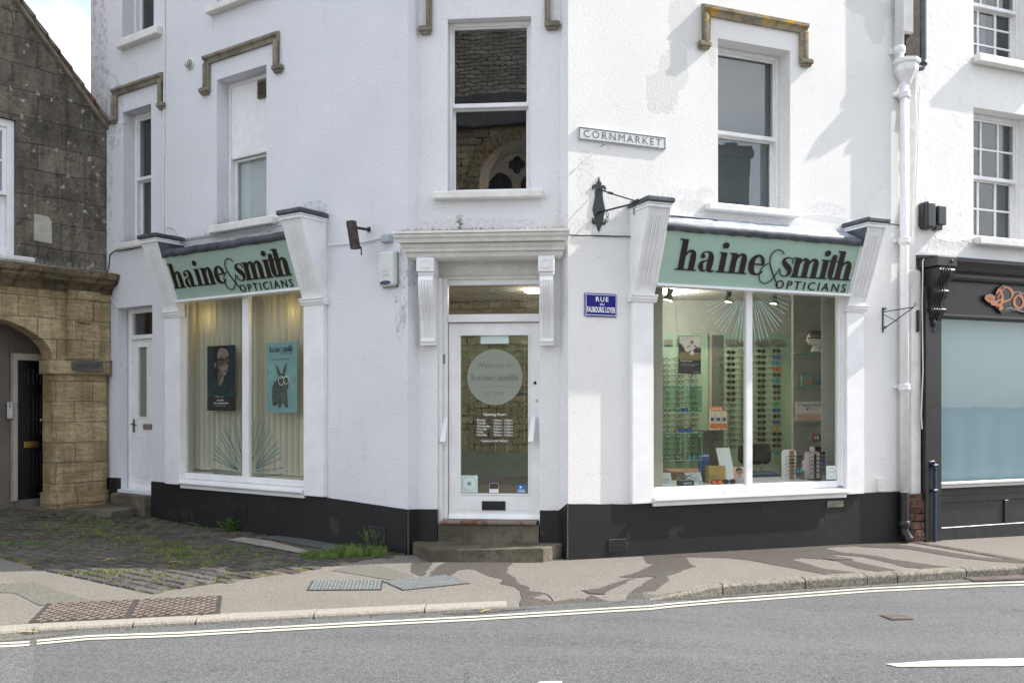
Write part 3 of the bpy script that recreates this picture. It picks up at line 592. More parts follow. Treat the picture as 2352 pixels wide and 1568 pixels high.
for _ in range(15000):
    x = random.uniform(-6.8, -1.2); y = random.uniform(7.4, 11.6)
    if not inside((x, y), BRK): continue
    q = Vector((x, y))-PL; r = (q.dot(ndir)+1.9)/(bw+.022)+.5; cc = q.dot(tdir)/(bl+.02); fr = r-math.floor(r)
    if not (fr < .16 or fr > .84) and random.random() > .10: continue
    d = noise.noise(Vector((x*.9, y*.9, 3)))+.55*noise.noise(Vector((x*3, y*3, 9)))
    if d < -.2: continue
    z = pave_z(x, y)+.008
    if d > .5: tuft(gm, (x, y, z), .045, 7, .05, .003)
    elif random.random() < .75: tuft(mm, (x, y, z), .016, 5, .035, .005, 1.2)
tag(mm.build('moss', 'moss_mat', keep=True), 'yellow green moss filling the joints of the brick paving', 'moss', kind='stuff')
for cx_, cy_, nn, sp_, h_ in ((225, 1203, 60, .4, .05), (140, 1212, 60, .3, .05), (420, 1268, 130, .28, .06), (440, 1280, 110, .3, .05), (370, 1250, 60, .2, .05), (230, 1317, 50, .15, .04), (470, 1298, 40, .15, .05), (240, 1232, 40, .15, .04), (310, 1240, 40, .2, .04), (600, 1290, 30, .15, .04)):
    g_ = GP(cx_, cy_)
    for _ in range(nn): x = g_[0]+random.gauss(0, sp_*.9); y = g_[1]+random.gauss(0, sp_*.5); tuft(gm if random.random() < .6 else mm2, (x, y, pave_z(x, y)+.01), h_*.7, 6, .03, .003)
plain('dry_grass', (.22, .19, .06), .8, var=.4, scale=9); tag(mm2.build('dry_paving_grass', 'dry_grass', keep=True), 'yellowing grass among the brick paving joints', 'grass', kind='stuff')
tag(gm.build('paving_grass', 'grass_mat', keep=True), 'short green grass growing through the brick paving', 'grass', kind='stuff')
# passage paving (brown, along the arch)
PAS = [GP(-60, 1172), GP(150, 1172), (-5.9, 12.6), (-6.6, 14.6), (-9.5, 14.6), (-9.5, 10.5)]
drape('passage_paving', PAS, pave_z, .010, 'patch_mat')
mb = MB(); ta = Vector((.656, .755)); na = Vector((.755, -.656)); rnd = random.Random(5)
for r in range(-24, 30):
    for c in range(-22, 10):
        ctr = Vector((-5.576, 12.28))+ta*((c+.5*(r % 2))*.212)+na*(r*.108)
        if not inside((ctr.x, ctr.y), PAS): continue
        z = pave_z(ctr.x, ctr.y)+.018+rnd.uniform(-.001, .002); vs = []
        for dz, k in ((-.02, 0), (-.004, 0), (0, .005)):
            for sx, sy in ((-1, -1), (1, -1), (1, 1), (-1, 1)): p = ctr+ta*(sx*(.1-k))+na*(sy*(.0485-k)); vs.append((p.x, p.y, z+dz))
        mb.add(vs, [(11, 10, 9, 8)]+[(i+j, i+4+j, i+4+(j+1) % 4, i+(j+1) % 4) for i in (0, 4) for j in range(4)])
plain('brick_brown', (.10, .085, .07), .8, var=.35, scale=4, bmp=.4)
tag(mb.build('passage_bricks', 'brick_brown', keep=True), kind='structure')
# pale concrete edging near the left shopfront
CE = [GP(520, 1243), GP(555, 1237), GP(620, 1245), GP(708, 1268), GP(700, 1276), GP(600, 1257)]
drape('concrete_edging', CE, pave_z, .022, 'kerb_mat', jit=.006)
CE2 = [GP(272, 1184), GP(345, 1178), GP(460, 1196), GP(440, 1200), GP(340, 1186)]
drape('concrete_edging', CE2, pave_z, .020, 'stone_step', jit=.01)
# ---------------------------------------------------------------- covers
def ground_frame(p, q):      # frame on the ground with x from p to q
    a = Vector((q[0]-p[0], q[1]-p[1])); f = Frame(((p[0]+q[0])/2, (p[1]+q[1])/2), a, pave_z((p[0]+q[0])/2, (p[1]+q[1])/2)); sl_ = Matrix.Rotation(.0144*f.t.x, 4, 'Y'); f.M = f.M @ sl_; return f, a.length
def duct_cover():
    f, L = ground_frame(GP(91.6, 1432), GP(479.5, 1412.2)); L = 1.27; D = .66
    t = thing('duct_cover', 'long brown cast iron duct cover in two panels near the kerb', 'manhole cover', f, (0, -D/2, 0))
    m = MB(); m.box(-L/2, L/2, -D, 0, -.02, .008); m.build('cover_frame', 'iron_dark', t, f)
    for k in (-1, 1):
        m = MB(); x0, x1 = (-L/2+.025, -.012) if k < 0 else (.012, L/2-.025); m2 = MB(); m2.box(x0, x1, -D+.025, -.025, 0, .0095)
        for i in range(15):
            for j in range(12):
                cx_ = x0+.03+(x1-x0-.06)*i/14; cy_ = .05+(D-.1)*j/11; dx = .019; dy = .018*(1 if (i+j) % 2 else -1)
                m.add([(cx_-dx, cy_-dy-.006, .0095), (cx_+dx, cy_+dy-.006, .0095), (cx_+dx, cy_+dy+.006, .0095), (cx_-dx, cy_-dy+.006, .0095), (cx_-dx*.8, cy_-dy*.8-.003, .017), (cx_+dx*.8, cy_+dy*.8-.003, .017), (cx_+dx*.8, cy_+dy*.8+.003, .017), (cx_-dx*.8, cy_-dy*.8+.003, .017)], [(4, 5, 6, 7), (0, 1, 5, 4), (1, 2, 6, 5), (2, 3, 7, 6), (3, 0, 4, 7)])
        m2.build('cover_panel', 'iron_dark', t, f); m.build('tread_pattern', 'iron_cover', t, f)
duct_cover()
def galv_cover(a, b, D, lab):
    f, L = ground_frame(a, b); t = thing('galvanised_cover', lab, 'manhole cover', f, (0, -D/2, 0), 'galvanised covers in the pavement')
    m = MB(); m.box(-L/2, L/2, -D, 0, -.02, .006); m.build('cover_frame', 'iron_dark', t, f)
    m = MB(); m.box(-L/2+.012, L/2-.012, -D+.012, -.012, 0, .0085); m.build('cover_plate', 'galv_dark', t, f); m = MB(); nx = int(L/.032); ny = int(D/.032)
    for i in range(nx):
        for j in range(ny):
            x = -L/2+.03+(L-.06)*i/(nx-1); y = .03+(D-.06)*j/(ny-1); s_ = 1 if (i+j) % 2 else -1; m.add([(x-.011, y-s_*.009, .0085), (x, y-.004, .0085), (x+.011, y+s_*.009, .0085), (x, y+.004, .0085), (x, y, .0125)], [(0, 1, 4), (1, 2, 4), (2, 3, 4), (3, 0, 4)])
    m.build('tread_pattern', 'galv', t, f)
    for sx in (-.35, .35): m = MB(); m.lathe([(.012, 0), (.012, .0102)], (sx*L, -D/2, 0), 10); m.build('lifting_hole', 'iron_dark', t, f)
galv_cover(GP(704.4, 1356.3), GP(876.3, 1354.9), .42, 'left galvanised steel tread plate cover in the pavement')
galv_cover(GP(925, 1356), GP(1080, 1340), .46, 'tilted galvanised steel tread plate cover nearest the shop door')
def small_cover(a, b, D, lab, zf, name='small_cover', mat='iron_cover'):
    f, L = ground_frame(a, b); f.M[2][3] = zf(*a)+.0
    t = thing(name, lab, 'manhole cover', f, (0, -D/2, 0)); m = MB(); m.box(-L/2, L/2, -D, 0, -.02, .006); m.build('cover_frame', 'iron_dark', t, f)
    m = MB()
    for i in range(9): m.box(-L/2+.02+(L-.04)*i/9, -L/2+.02+(L-.04)*(i+.55)/9, -D+.02, -.02, .003, .0095)
    m.build('cover_lid', mat, t, f)
small_cover(G(2046, 1424), G(2098, 1423), .17, 'small slotted iron valve cover set in the road', road_z)
small_cover(GP(1912, 1287), GP(1960, 1285), .16, 'tiny brown square cover in the pavement below the right shopfront', pave_z)
def linear_drain():
    a = Vector(GP(2095, 1246)); b = Vector(GP(2352, 1290)); b = b+(b-a)*.6; f, L = ground_frame(a, b); t = thing('channel_drain', 'long slotted channel drain crossing the pavement beside the black shop', 'drain', f, (0, -.06, 0))
    f.M[2][3] = (pave_z(*a)+pave_z(*b))/2; m = MB(); m.box(-L/2, L/2, -.13, 0, -.02, .004); m.build('channel', 'iron_dark', t, f); m = MB()
    for i in range(5): m.box(-L/2, L/2, -.128+.026*i, -.128+.026*i+.014, 0, .009)
    m.build('grating', 'iron_cover', t, f)
linear_drain()
def gully():
    a = G(2240, 1336); b = G(2400, 1330); f, L = ground_frame(a, b); f.M[2][3] = road_z(*a); t = thing('gully_grate', 'iron gully grate against the raised kerb at the road edge', 'drain', f, (0, -.2, 0))
    m = MB(); m.box(-L/2, L/2, -.32, 0, -.02, .006); m.build('grate_frame', 'iron_dark', t, f); m = MB()
    for i in range(int(L/.05)): m.box(-L/2+.02+.05*i, -L/2+.045+.05*i, -.3, -.02, .002, .010)
    m.build('grate_bars', 'iron_cover', t, f)
gully()
# concrete frame with glass cellar lights at the left wall
f, L = ground_frame(GP(600, 1238), GP(760, 1268))
t = thing('cellar_light', 'dark grid of small glass cellar light blocks beside the black plinth', 'cellar light', f, (0, .1, 0)); m = MB(); m.box(-L/2, L/2, -.30, 0, -.02, .022); m.build('light_frame', 'iron_dark', t, f); m = MB()
for i in range(18):
    for j in range(4): m.box(-L/2+.03+(L-.06)*i/18, -L/2+.03+(L-.06)*(i+.8)/18, -.275+.065*j, -.275+.065*j+.05, .01, .026, .004)
m.build('glass_blocks', 'galv_dark', t, f)
# ---------------------------------------------------------------- weeds, litter
def leafy(name, lab, c, n, h, r, lw=.012, mat='leaf_mat', cat='weed', grp=None):
    m = MB(); random.seed(int(c[0]*1000))
    for i in range(n):
        a = random.uniform(0, 6.28); q = r*random.random(); bx, by = c[0]+q*.4*math.cos(a), c[1]+q*.4*math.sin(a); tx, ty = c[0]+q*math.cos(a), c[1]+q*math.sin(a); hh = h*random.uniform(.5, 1)
        m.tube([(bx, -by, c[2]), ((bx+tx)/2, -(by+ty)/2, c[2]+hh*.6), (tx, -ty, c[2]+hh)], .0018, 4, cap=False)
        for k in range(7):
            tt = .25+.75*k/6; x = bx+(tx-bx)*tt; y = by+(ty-by)*tt; z = c[2]+hh*tt; b = random.uniform(0, 6.28); l = lw*3.2*random.uniform(.7, 1.2); dx, dy = math.cos(b), math.sin(b); wx, wy = -dy*lw, dx*lw
            m.add([(x, y, z), (x+dx*l*.5+wx, y+dy*l*.5+wy, z+.4*lw), (x+dx*l, y+dy*l, z-.2*lw), (x+dx*l*.5-wx, y+dy*l*.5-wy, z+.4*lw)], [(0, 1, 2, 3)])
    return tag(m.build(name, mat), lab, cat, grp)
def g3(x, y): q = GP(x, y); return (q[0], q[1], pave_z(*q)+.008)
leafy('weed', 'leafy green weed against the black plinth below the left shopfront', g3(528, 1222), 34, .17, .17, .010)
leafy('weed', 'low green weeds at the front edge of the old doorstep slab', g3(330, 1178), 22, .06, .16, .008)
leafy('weed', 'trailing low weeds between the leafy weed and the doorstep', g3(470, 1210), 26, .06, .2, .007)
def grasstuft(lab, c, n, h, r, seed_=False):
    m = MB(); random.seed(int(abs(c[0])*777)); tuft(m, c, h, n, r, .0025, .9)
    if seed_:
        for k in range(9):
            a = random.uniform(-.5, .5); x0 = c[0]+random.uniform(-r, r)*.4; y0 = c[1]; hh = random.uniform(.2, .34); m.tube([(x0, -y0, c[2]), (x0+a*.1, -y0, c[2]+hh*.6), (x0+a*.25, -y0+.02, c[2]+hh)], .0012, 3, cap=False)
            for q in range(8): m.ball((x0+a*.1+(a*.15)*(q/8)+random.uniform(-.012, .012), -y0, c[2]+hh*(.62+.38*q/8)), .004, (1, 1, 2), 5)
    return tag(m.build('grass_clump', 'grass_mat'), lab, 'grass', 'grass clumps at the foot of the left wall')
grasstuft('bright green grass clump at the right end, with tall seed heads', g3(860, 1277), 420, .10, .13, True)
grasstuft('dense green grass clump left of the one with seed heads', g3(800, 1275), 900, .10, .22)
grasstuft('low spreading grass clump, leftmost at the foot of the left plinth', g3(735, 1280), 800, .07, .22)
for x, y, lab in ((575, 1325, None),): pass
lm = MB(); random.seed(4)
for (x0, y0, x1, y1, n) in ((1400, 1270, 1480, 1265, 90), (1690, 1254, 1760, 1250, 26), (1940, 1244, 2010, 1241, 60), (540, 1232, 640, 1236, 60)):
    for i in range(n):
        t_ = random.random(); p = g3(x0+(x1-x0)*t_, y0+(y1-y0)*t_+random.uniform(0, 4)); s_ = random.uniform(.006, .018); a = random.uniform(0, 6.28); h = random.uniform(.004, .02)
        lm.add([(p[0]+s_*math.cos(a+k*2.09), p[1]+s_*math.sin(a+k*2.09), p[2]+h*(k == 0)) for k in range(3)], [(0, 1, 2)])
tag(lm.build('leaf_litter', 'dry_leaf', keep=True), 'dry brown leaf crumbs along the foot of the walls', 'leaf litter', kind='stuff')
def straw(lab, x0, y0, x1, y1, f=GP, zf=pave_z):
    a = f(x0, y0); b = f(x1, y1); m = MB(); m.tube([(a[0], -a[1], zf(*a)+.012), ((a[0]+b[0])/2, -(a[1]+b[1])/2, zf(*a)+.022), (b[0], -b[1], zf(*b)+.014)], .004, 5); tag(m.build('straw_stalk', 'straw'), lab, 'straw', 'straw stalks lying on the ground')
straw('yellow straw stalk on the mossy bricks', 236, 1290, 265, 1284); straw('straw stalk lying at the kerb at the far left edge', 22, 1459, 86, 1455, G, road_z); straw('straw stalk on the bricks left of the grass clumps', 388, 1293, 420, 1294); straw('straw in the wet gutter in front of the door', 1104, 1408, 1126, 1404, G, road_z)

lm = MB(); random.seed(14)
for i in range(700):
    X = random.uniform(-5.5, 5.5); Y = kerb_y(X)-abs(random.gauss(0, .06))-.012; s_ = random.uniform(.003, .009); a = random.uniform(0, 6.28); z = road_z(X, Y)+.004
    lm.add([(X+s_*math.cos(a+k*2.09), Y+s_*math.sin(a+k*2.09), z+.006*(k == 0)) for k in range(3)], [(0, 1, 2)])
tag(lm.build('gutter_grit', 'soil', keep=True), 'dark grit and crumbs lying in the gutter along the kerb', 'grit', kind='stuff')
# ---------------------------------------------------------------- walls
def holed(mb, s0, s1, z0, z1, holes, o=0, th=.3, rev=.15):
    """wall face at outward o with rectangular holes and reveals of depth rev"""
    S = sorted({s0, s1, *[h[0] for h in holes], *[h[1] for h in holes]}); Z = sorted({z0, z1, *[h[2] for h in holes], *[h[3] for h in holes]})
    def out_(a, b, c, d): return not any(h[0]-1e-6 <= a and b <= h[1]+1e-6 and h[2]-1e-6 <= c and d <= h[3]+1e-6 for h in holes)
    for a, b in zip(S, S[1:]):
        for c, d in zip(Z, Z[1:]):
            if out_(a, b, c, d):
                mb.quad((a, -o, c), (b, -o, c), (b, -o, d), (a, -o, d)); mb.quad((b, -o+th, c), (a, -o+th, c), (a, -o+th, d), (b, -o+th, d))
    for (a, b, c, d, *r) in holes:
        q = -o+th
        mb.quad((a, -o, c), (a, -o, d), (a, q, d), (a, q, c)); mb.quad((b, -o, d), (b, -o, c), (b, q, c), (b, q, d))
        mb.quad((a, -o, d), (b, -o, d), (b, q, d), (a, q, d)); mb.quad((b, -o, c), (a, -o, c), (a, q, c), (b, q, c))
    mb.quad((s0, -o, z0), (s0, -o, z1), (s0, -o+th, z1), (s0, -o+th, z0)); mb.quad((s1, -o, z1), (s1, -o, z0), (s1, -o+th, z0), (s1, -o+th, z1))
    mb.quad((s0, -o, z1), (s1, -o, z1), (s1, -o+th, z1), (s0, -o+th, z1)); return mb
TOP = 8.6
B = thing('corner_shop_building', 'white rendered corner building with black plinth and two green opticians shopfronts', 'building', FC, (.75, 0, 0))
# openings (s0, s1, z0, z1)
L_ = {}
def op(f, name, x0, x1, xt, yt, xb, yb, o=0): L_[name] = (f.s_(x0, o), f.s_(x1, o), f.z_(xb, yb, o), f.z_(xt, yt, o)); return L_[name]
wA = op(FL, 'A', 283, 347, 283, 258, 347, 548); wB = op(FL, 'B', 498, 612, 498, 184, 612, 500); wA2 = op(FL, 'A2', 281, 353, 281, -190, 353, 68); wB2 = (wB[0], wB[1], FL.z_(540, 0), FL.z_(540, 0)+1.55)
dL = op(FL, 'D', 270, 350, 272, 708, 350, 1130)
shL = (FL.s_(400), FL.s_(726), FL.z_(726, 1128), FL.z_(560, 650)); 
wR = op(FR, 'R', 1649, 1815, 1649, 88, 1815, 485); shR = (FR.s_(1478), FR.s_(1962), FR.z_(1478, 1145), FR.z_(1740, 640))
LS0 = -5.80
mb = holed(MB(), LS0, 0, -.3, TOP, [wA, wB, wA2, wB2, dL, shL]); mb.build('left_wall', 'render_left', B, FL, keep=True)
RS1 = FR.s_(2066)
wR2 = (wR[0], wR[1], wR[3]+1.25, wR[3]+2.9)
mb = holed(MB(), 0, RS1, -.3, TOP, [wR, wR2, shR]); mb.build('right_wall', 'render_right', B, FR, keep=True)
# centre: splays and recessed face
LC = (CR-CL).length; wC = op(FC, 'C', 1028, 1220, 1124, 41, 1124, 440); wC2 = (wC[0], wC[1], wC[3]+1.1, wC[3]+2.6)
dC = (FC.s_(1005), FC.s_(1240), -.1, FC.z_(1120, 588))
mb = holed(MB(), 0, LC, -.3, TOP, [wC, wC2, dC]); mb.build('centre_wall', 'render_centre', B, FC, keep=True)
mb = MB()
for a, b in ((PL, CL), (CR, PR)): mb.quad((a.x, a.y, -.3), (b.x, b.y, -.3), (b.x, b.y, TOP), (a.x, a.y, TOP))
mb.build('splayed_reveal', 'render_centre', B, keep=True)
# plinths 20 mm proud
def plinth(name, f, spans, zt, o=.02, slope=None):
    m = MB()
    for a, b, za, zb in [(a+(b-a)*i/q, a+(b-a)*(i+1)/q, za+(zb-za)*i/q+.006*noise.noise(Vector(((a+(b-a)*i/q)*7, 1, 1)))*(0 < i), za+(zb-za)*(i+1)/q+.006*noise.noise(Vector(((a+(b-a)*(i+1)/q)*7, 1, 1)))*(i < q-1)) for a, b, za, zb in spans for q in (max(1, int((b-a)/.06)),) for i in range(q)]:
        m.add([(a, -o, -.3), (b, -o, -.3), (b, -o, zb), (a, -o, za), (a, .05, -.3), (b, .05, -.3), (b, .05, zb), (a, .05, za)], [(0, 1, 2, 3), (3, 2, 6, 7), (1, 5, 6, 2), (4, 0, 3, 7)])
    m.build(name, 'plinth_black', B, f, keep=True)
zpl = FL.z_(936, 1170, .02)
zL1 = FL.z_(350, 1105, .02)
plinth('plinth', FL, [(FL.s_(242), dL[0], FL.z_(242, 1095), FL.z_(270, 1097))], 0); plinth('plinth', FL, [(dL[1], FL.s_(742), zL1, FL.z_(742, 1141, .02)), (FL.s_(742), .0, FL.z_(742, 1141, .02), zpl)], 0)
zr0 = FR.z_(1305, 1157, .02); plinth('plinth', FR, [(0, FR.s_(1453), zr0, FR.z_(1453, 1158, .02)), (FR.s_(1453), RS1, FR.z_(1453, 1158, .02), FR.z_(2065, 1128, .02))], 0)
zc = FC.z_(980, 1169, .02); plinth('plinth', FC, [(.0, dC[0], zc, zc)], 0); plinth('plinth', FC, [(dC[1], LC, zc-.0, zc)], 0)
for a, b, za, zb in ((PL, CL, zpl, zc), (CR, PR, zc, zr0)):
    m = MB()
    d = (b-a).normalized(); n = Vector((d.y, -d.x)); a2 = a+n*.02-d*.0; b2 = b+n*.02
    m.quad((a2.x, a2.y, -.3), (b2.x, b2.y, -.3), (b2.x, b2.y, zb), (a2.x, a2.y, za)); m.quad((a2.x, a2.y, za), (b2.x, b2.y, zb), (b.x-n.x*.04, b.y-n.y*.04, zb), (a.x-n.x*.04, a.y-n.y*.04, za)); m.build('plinth', 'plinth_black', B, keep=True)
# roof + party walls so that the block stands as a solid
m = MB(); pts = [FL.M @ Vector((LS0, -.25, 0)), FL.M @ Vector((0.1, -.25, 0)), FR.M @ Vector((0, -.25, 0)), FR.M @ Vector((RS1, -.25, 0)), FR.M @ Vector((RS1, 8.5, 0)), FL.M @ Vector((LS0, 8.5, 0))]
pts = [(p.x, p.y) for p in pts]; pts[4] = (5.7, 17.6); pts[5] = (-4.7, 17.6); n = len(pts); apex = (.3, 14.5, TOP+2.4)
m.add([(x, y, TOP+.002) for x, y in pts]+[apex], [tuple(range(n-1, -1, -1))]+[(i, (i+1) % n, n) for i in range(n)]); m.build('roof', 'slate', B)
m = MB(); q = [FL.M @ Vector((LS0, .0, 0)), Vector((-4.6, 17.5, 0)), Vector((5.6, 17.5, 0)), FR.M @ Vector((RS1, .0, 0))]
for a, b in zip(q, q[1:]): m.quad((b.x, b.y, -.3), (a.x, a.y, -.3), (a.x, a.y, TOP), (b.x, b.y, TOP))
m.build('rear_wall', 'render_centre', B)
# upper floor dark lining behind windows
UFZ = 3.22
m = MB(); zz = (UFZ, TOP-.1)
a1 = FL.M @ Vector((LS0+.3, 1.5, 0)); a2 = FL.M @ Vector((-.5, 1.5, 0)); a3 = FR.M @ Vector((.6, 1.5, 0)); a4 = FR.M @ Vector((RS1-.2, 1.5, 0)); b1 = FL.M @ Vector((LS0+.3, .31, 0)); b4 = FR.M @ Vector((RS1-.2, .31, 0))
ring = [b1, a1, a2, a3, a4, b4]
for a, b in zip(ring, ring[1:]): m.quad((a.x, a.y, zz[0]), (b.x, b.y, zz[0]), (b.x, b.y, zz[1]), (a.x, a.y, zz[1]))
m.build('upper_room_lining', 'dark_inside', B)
# ---------------------------------------------------------------- sash windows
def sash_window(f, h, parent, split=.5, rev=.16, name='window', gl='old_glass', bars=(0, 0), fw=.045, sill=None, sillz=.09, blind=None, low_bars=None, board=None, paint='white_paint', ball=False, wd=.06):
    s0, s1, z0, z1 = h; w_ = sub(name, parent, f, ((s0+s1)/2, -rev, z0))
    m = MB(); o1 = -rev; o0 = -rev-.11
    m.box(s0+.002, s0+fw, o0, o1, z0+.002, z1-.002, .004); m.box(s1-fw, s1-.002, o0, o1, z0+.002, z1-.002, .004); m.box(s0+fw, s1-fw, o0, o1-.002, z1-fw-.01, z1-.003, .004); m.box(s0+fw, s1-fw, o0, o1+.015, z0+.003, z0+fw, .006)
    m.build('frame', paint, w_, f)
    a, b = s0+fw, s1-fw; zt = z1-fw-.01; zb = z0+fw; zm = zb+(zt-zb)*split; r = fw*.55
    if board is None:
        m = MB(); u0, u1 = -rev-.055, -rev-.02
        m.box(a, a+r, u0, u1, zm, zt, .003); m.box(b-r, b, u0, u1, zm, zt, .003); m.box(a+r, b-r, u0, u1-.001, zt-r, zt, .003); m.box(a, b, u0-.001, u1+.018, zm-.015, zm+.03, .004)
        for i in range(bars[0]): x = a+(b-a)*(i+1)/(bars[0]+1); m.box(x-.012, x+.012, u0+.004, u1-.003, zm+.03, zt-r, .003)
        for i in range(bars[1]): z = zm+(zt-zm)*(i+1)/(bars[1]+1); m.box(a+r, b-r, u0+.006, u1-.005, z-.012, z+.012, .003)
        m.build('upper_sash', paint, w_, f); m = MB(); m.box(a+r-.004, b-r+.004, -rev-.042, -rev-.038, zm+.01, zt-r+.004); m.build('upper_pane', gl, w_, f)
    else:
        m = MB(); m.box(a, b, -rev-.05, -rev-.01, zm, zt, .004); m.build('white_board', 'white_paint', w_, f)
    m = MB(); u0, u1 = -rev-.10, -rev-.062; bh = r*1.5
    m.box(a, a+r+.008, u0, u1, zb, zm, .003); m.box(b-r-.008, b, u0, u1, zb, zm, .003); m.box(a+r+.008, b-r-.008, u0, u1-.001, zb, zb+bh, .003); m.box(a+r+.008, b-r-.008, u0, u1-.001, zm-.03, zm-.001, .003)
    lb = low_bars or bars
    for i in range(lb[0]): x = a+(b-a)*(i+1)/(lb[0]+1); m.box(x-.012, x+.012, u0+.004, u1-.003, zb+bh, zm-.03, .003)
    for i in range(lb[1]): z = zb+(zm-zb)*(i+1)/(lb[1]+1); m.box(a+r, b-r, u0+.006, u1-.005, z-.012, z+.012, .003)
    m.build('lower_sash', paint, w_, f); m = MB(); m.box(a+r, b-r, -rev-.085, -rev-.081, zb+bh-.004, zm-.02); m.build('lower_pane', gl, w_, f)
    if sill:
        m = MB(); q0, q1, pr_ = sill; n = 10; v = []
        m.box(q0, q1, -.01, pr_, z0-sillz, z0-.004, .012); m.box(s0+.003, s1-.003, -rev-.1, -.012, z0-sillz*.8, z0+.0, .002); m.build('sill', 'old_white', w_, f)
    if blind:
        for (x0, x1, y0, y1, mt, nm) in blind: m = MB(); m.box(x0, x1, -rev-.135, -rev-.13, y0, y1); m.build(nm, mt, w_, f)
    return w_
def zw(f, x, y): return f.z_(x, y)
sash_window(FC, wC, B, split=(425-238)/(425-62.), rev=.10, fw=.035, sill=(FC.s_(993, .08), FC.s_(1247, .08), .09), sillz=.085)
sash_window(FC, wC2, B, rev=.10, sill=(wC[0]-.15, wC[1]+.15, .09))
gx = FR.s_(1762, -.35)
sash_window(FR, wR, B, split=.47, rev=.19, fw=.045, sill=(FR.s_(1628, .08), FR.s_(1838, .08), .09), sillz=.085, blind=[(wR[0]-.1, gx, wR[2]-.05, wR[3], 'curtain_grey', 'grey_blind'), (gx+.0, wR[1]+.1, wR[2]-.05, wR[3], 'dark_inside', 'dark_strip')])  # plain dark strip fills the window right of the grey blind
sash_window(FR, wR2, B, rev=.17, sill=(wR[0]-.15, wR[1]+.15, .09))
sash_window(FL, wA, B, split=.5, rev=.17, fw=.05, sill=(FL.s_(262, .08), FL.s_(356, .08), .08), sillz=.09, blind=[(wA[0]-.1, wA[0]+.46, wA[2]-.05, wA[2]+.8, 'dark_inside', 'dark_curtain')])
sash_window(FL, wA2, B, split=.5, rev=.17, fw=.05, sill=(FL.s_(263, .1), FL.s_(357, .1), .09), sillz=.12)
wBw = sash_window(FL, wB, B, split=(500-350)/(500-184.), rev=.17, fw=.05, sill=(FL.s_(478, .08), FL.s_(625, .08), .09), sillz=.10, board=True, blind=[(wB[0]-.05, wB[1]+.05, wB[2]-.05, wB[3]-.5, 'blind_white', 'white_blind')])
sash_window(FL, wB2, B, rev=.17, sill=(wB[0]-.12, wB[1]+.12, .09))
m = MB(); s0, zt = FL.p(592, 186, -.16); s1, zb = FL.s_(612.5, -.16), FL.z_(600, 226, -.16)
m.box(s0, s1+.02, -.18, -.150, zb, zt, .004)
for i in range(9): m.profile([(-.15, zb+.02+(zt-zb-.04)*i/9), (-.125, zb+.012+(zt-zb-.04)*i/9), (-.15, zb+.032+(zt-zb-.04)*i/9)], s0+.015, s1+.005)
m.build('louvre_vent', 'mould_stone', wBw, FL)
# ---------------------------------------------------------------- hood mouldings
def hood(f, xl, xr, ytl, ytr, yfl, yfr, ft_l, ft_r, wpx, mat='mould_stone', o=.075):
    """outer edges in the photo: left x, right x, tops, foot bottoms"""
    s0, s1 = f.s_(xl, .04), f.s_(xr, .04); zt = .5*(f.z_(xl, ytl, .04)+f.z_(xr, ytr, .04)); zf = .5*(f.z_(xl, yfl, .04)+f.z_(xr, yfr, .04)); wd = wpx
    m = MB(); pr_ = [(0, zt-wd), (.03, zt-wd), (.045, zt-wd*.6), (o, zt-wd*.42), (o, zt-.012), (0, zt+.02)]
    m.profile(pr_, s0, s1)
    for (a, b, sg) in ((s0, s0+wd*.86, 1), (s1-wd*.86, s1, -1)):
        m.box(a, b, 0, .045, zf+.07, zt-wd, .008); m.box(a if sg > 0 else a+wd*.36, a+wd*.5 if sg > 0 else b, 0, .07, zf+.07, zt-wd*.9, .012)
        e0, e1 = (a-ft_l, b) if sg > 0 else (a, b+ft_r); m.box(e0, e1, 0, .07, zf+.025, zf+.085, .012); m.box(e0+.015, e1-.015, 0, .05, zf, zf+.028, .008)
    return m.build('hood_moulding', mat, B, f)
hood(FL, 468, 637, 131, 71, 217, 166, .08, .07, .10); hood(FL, 257, 370, 206, 166, 284, 250, .06, .05, .10)
hood(FR, 1616, 1855, 6, 58, 112, 153, .06, .07, .11, 'hood_lichen'); hood(FC, 979, 1264, -95, -100, 79, 67, .08, .10, .07)
hood(FL, 257, 370, -265, -300, -180, -215, .06, .05, .10)
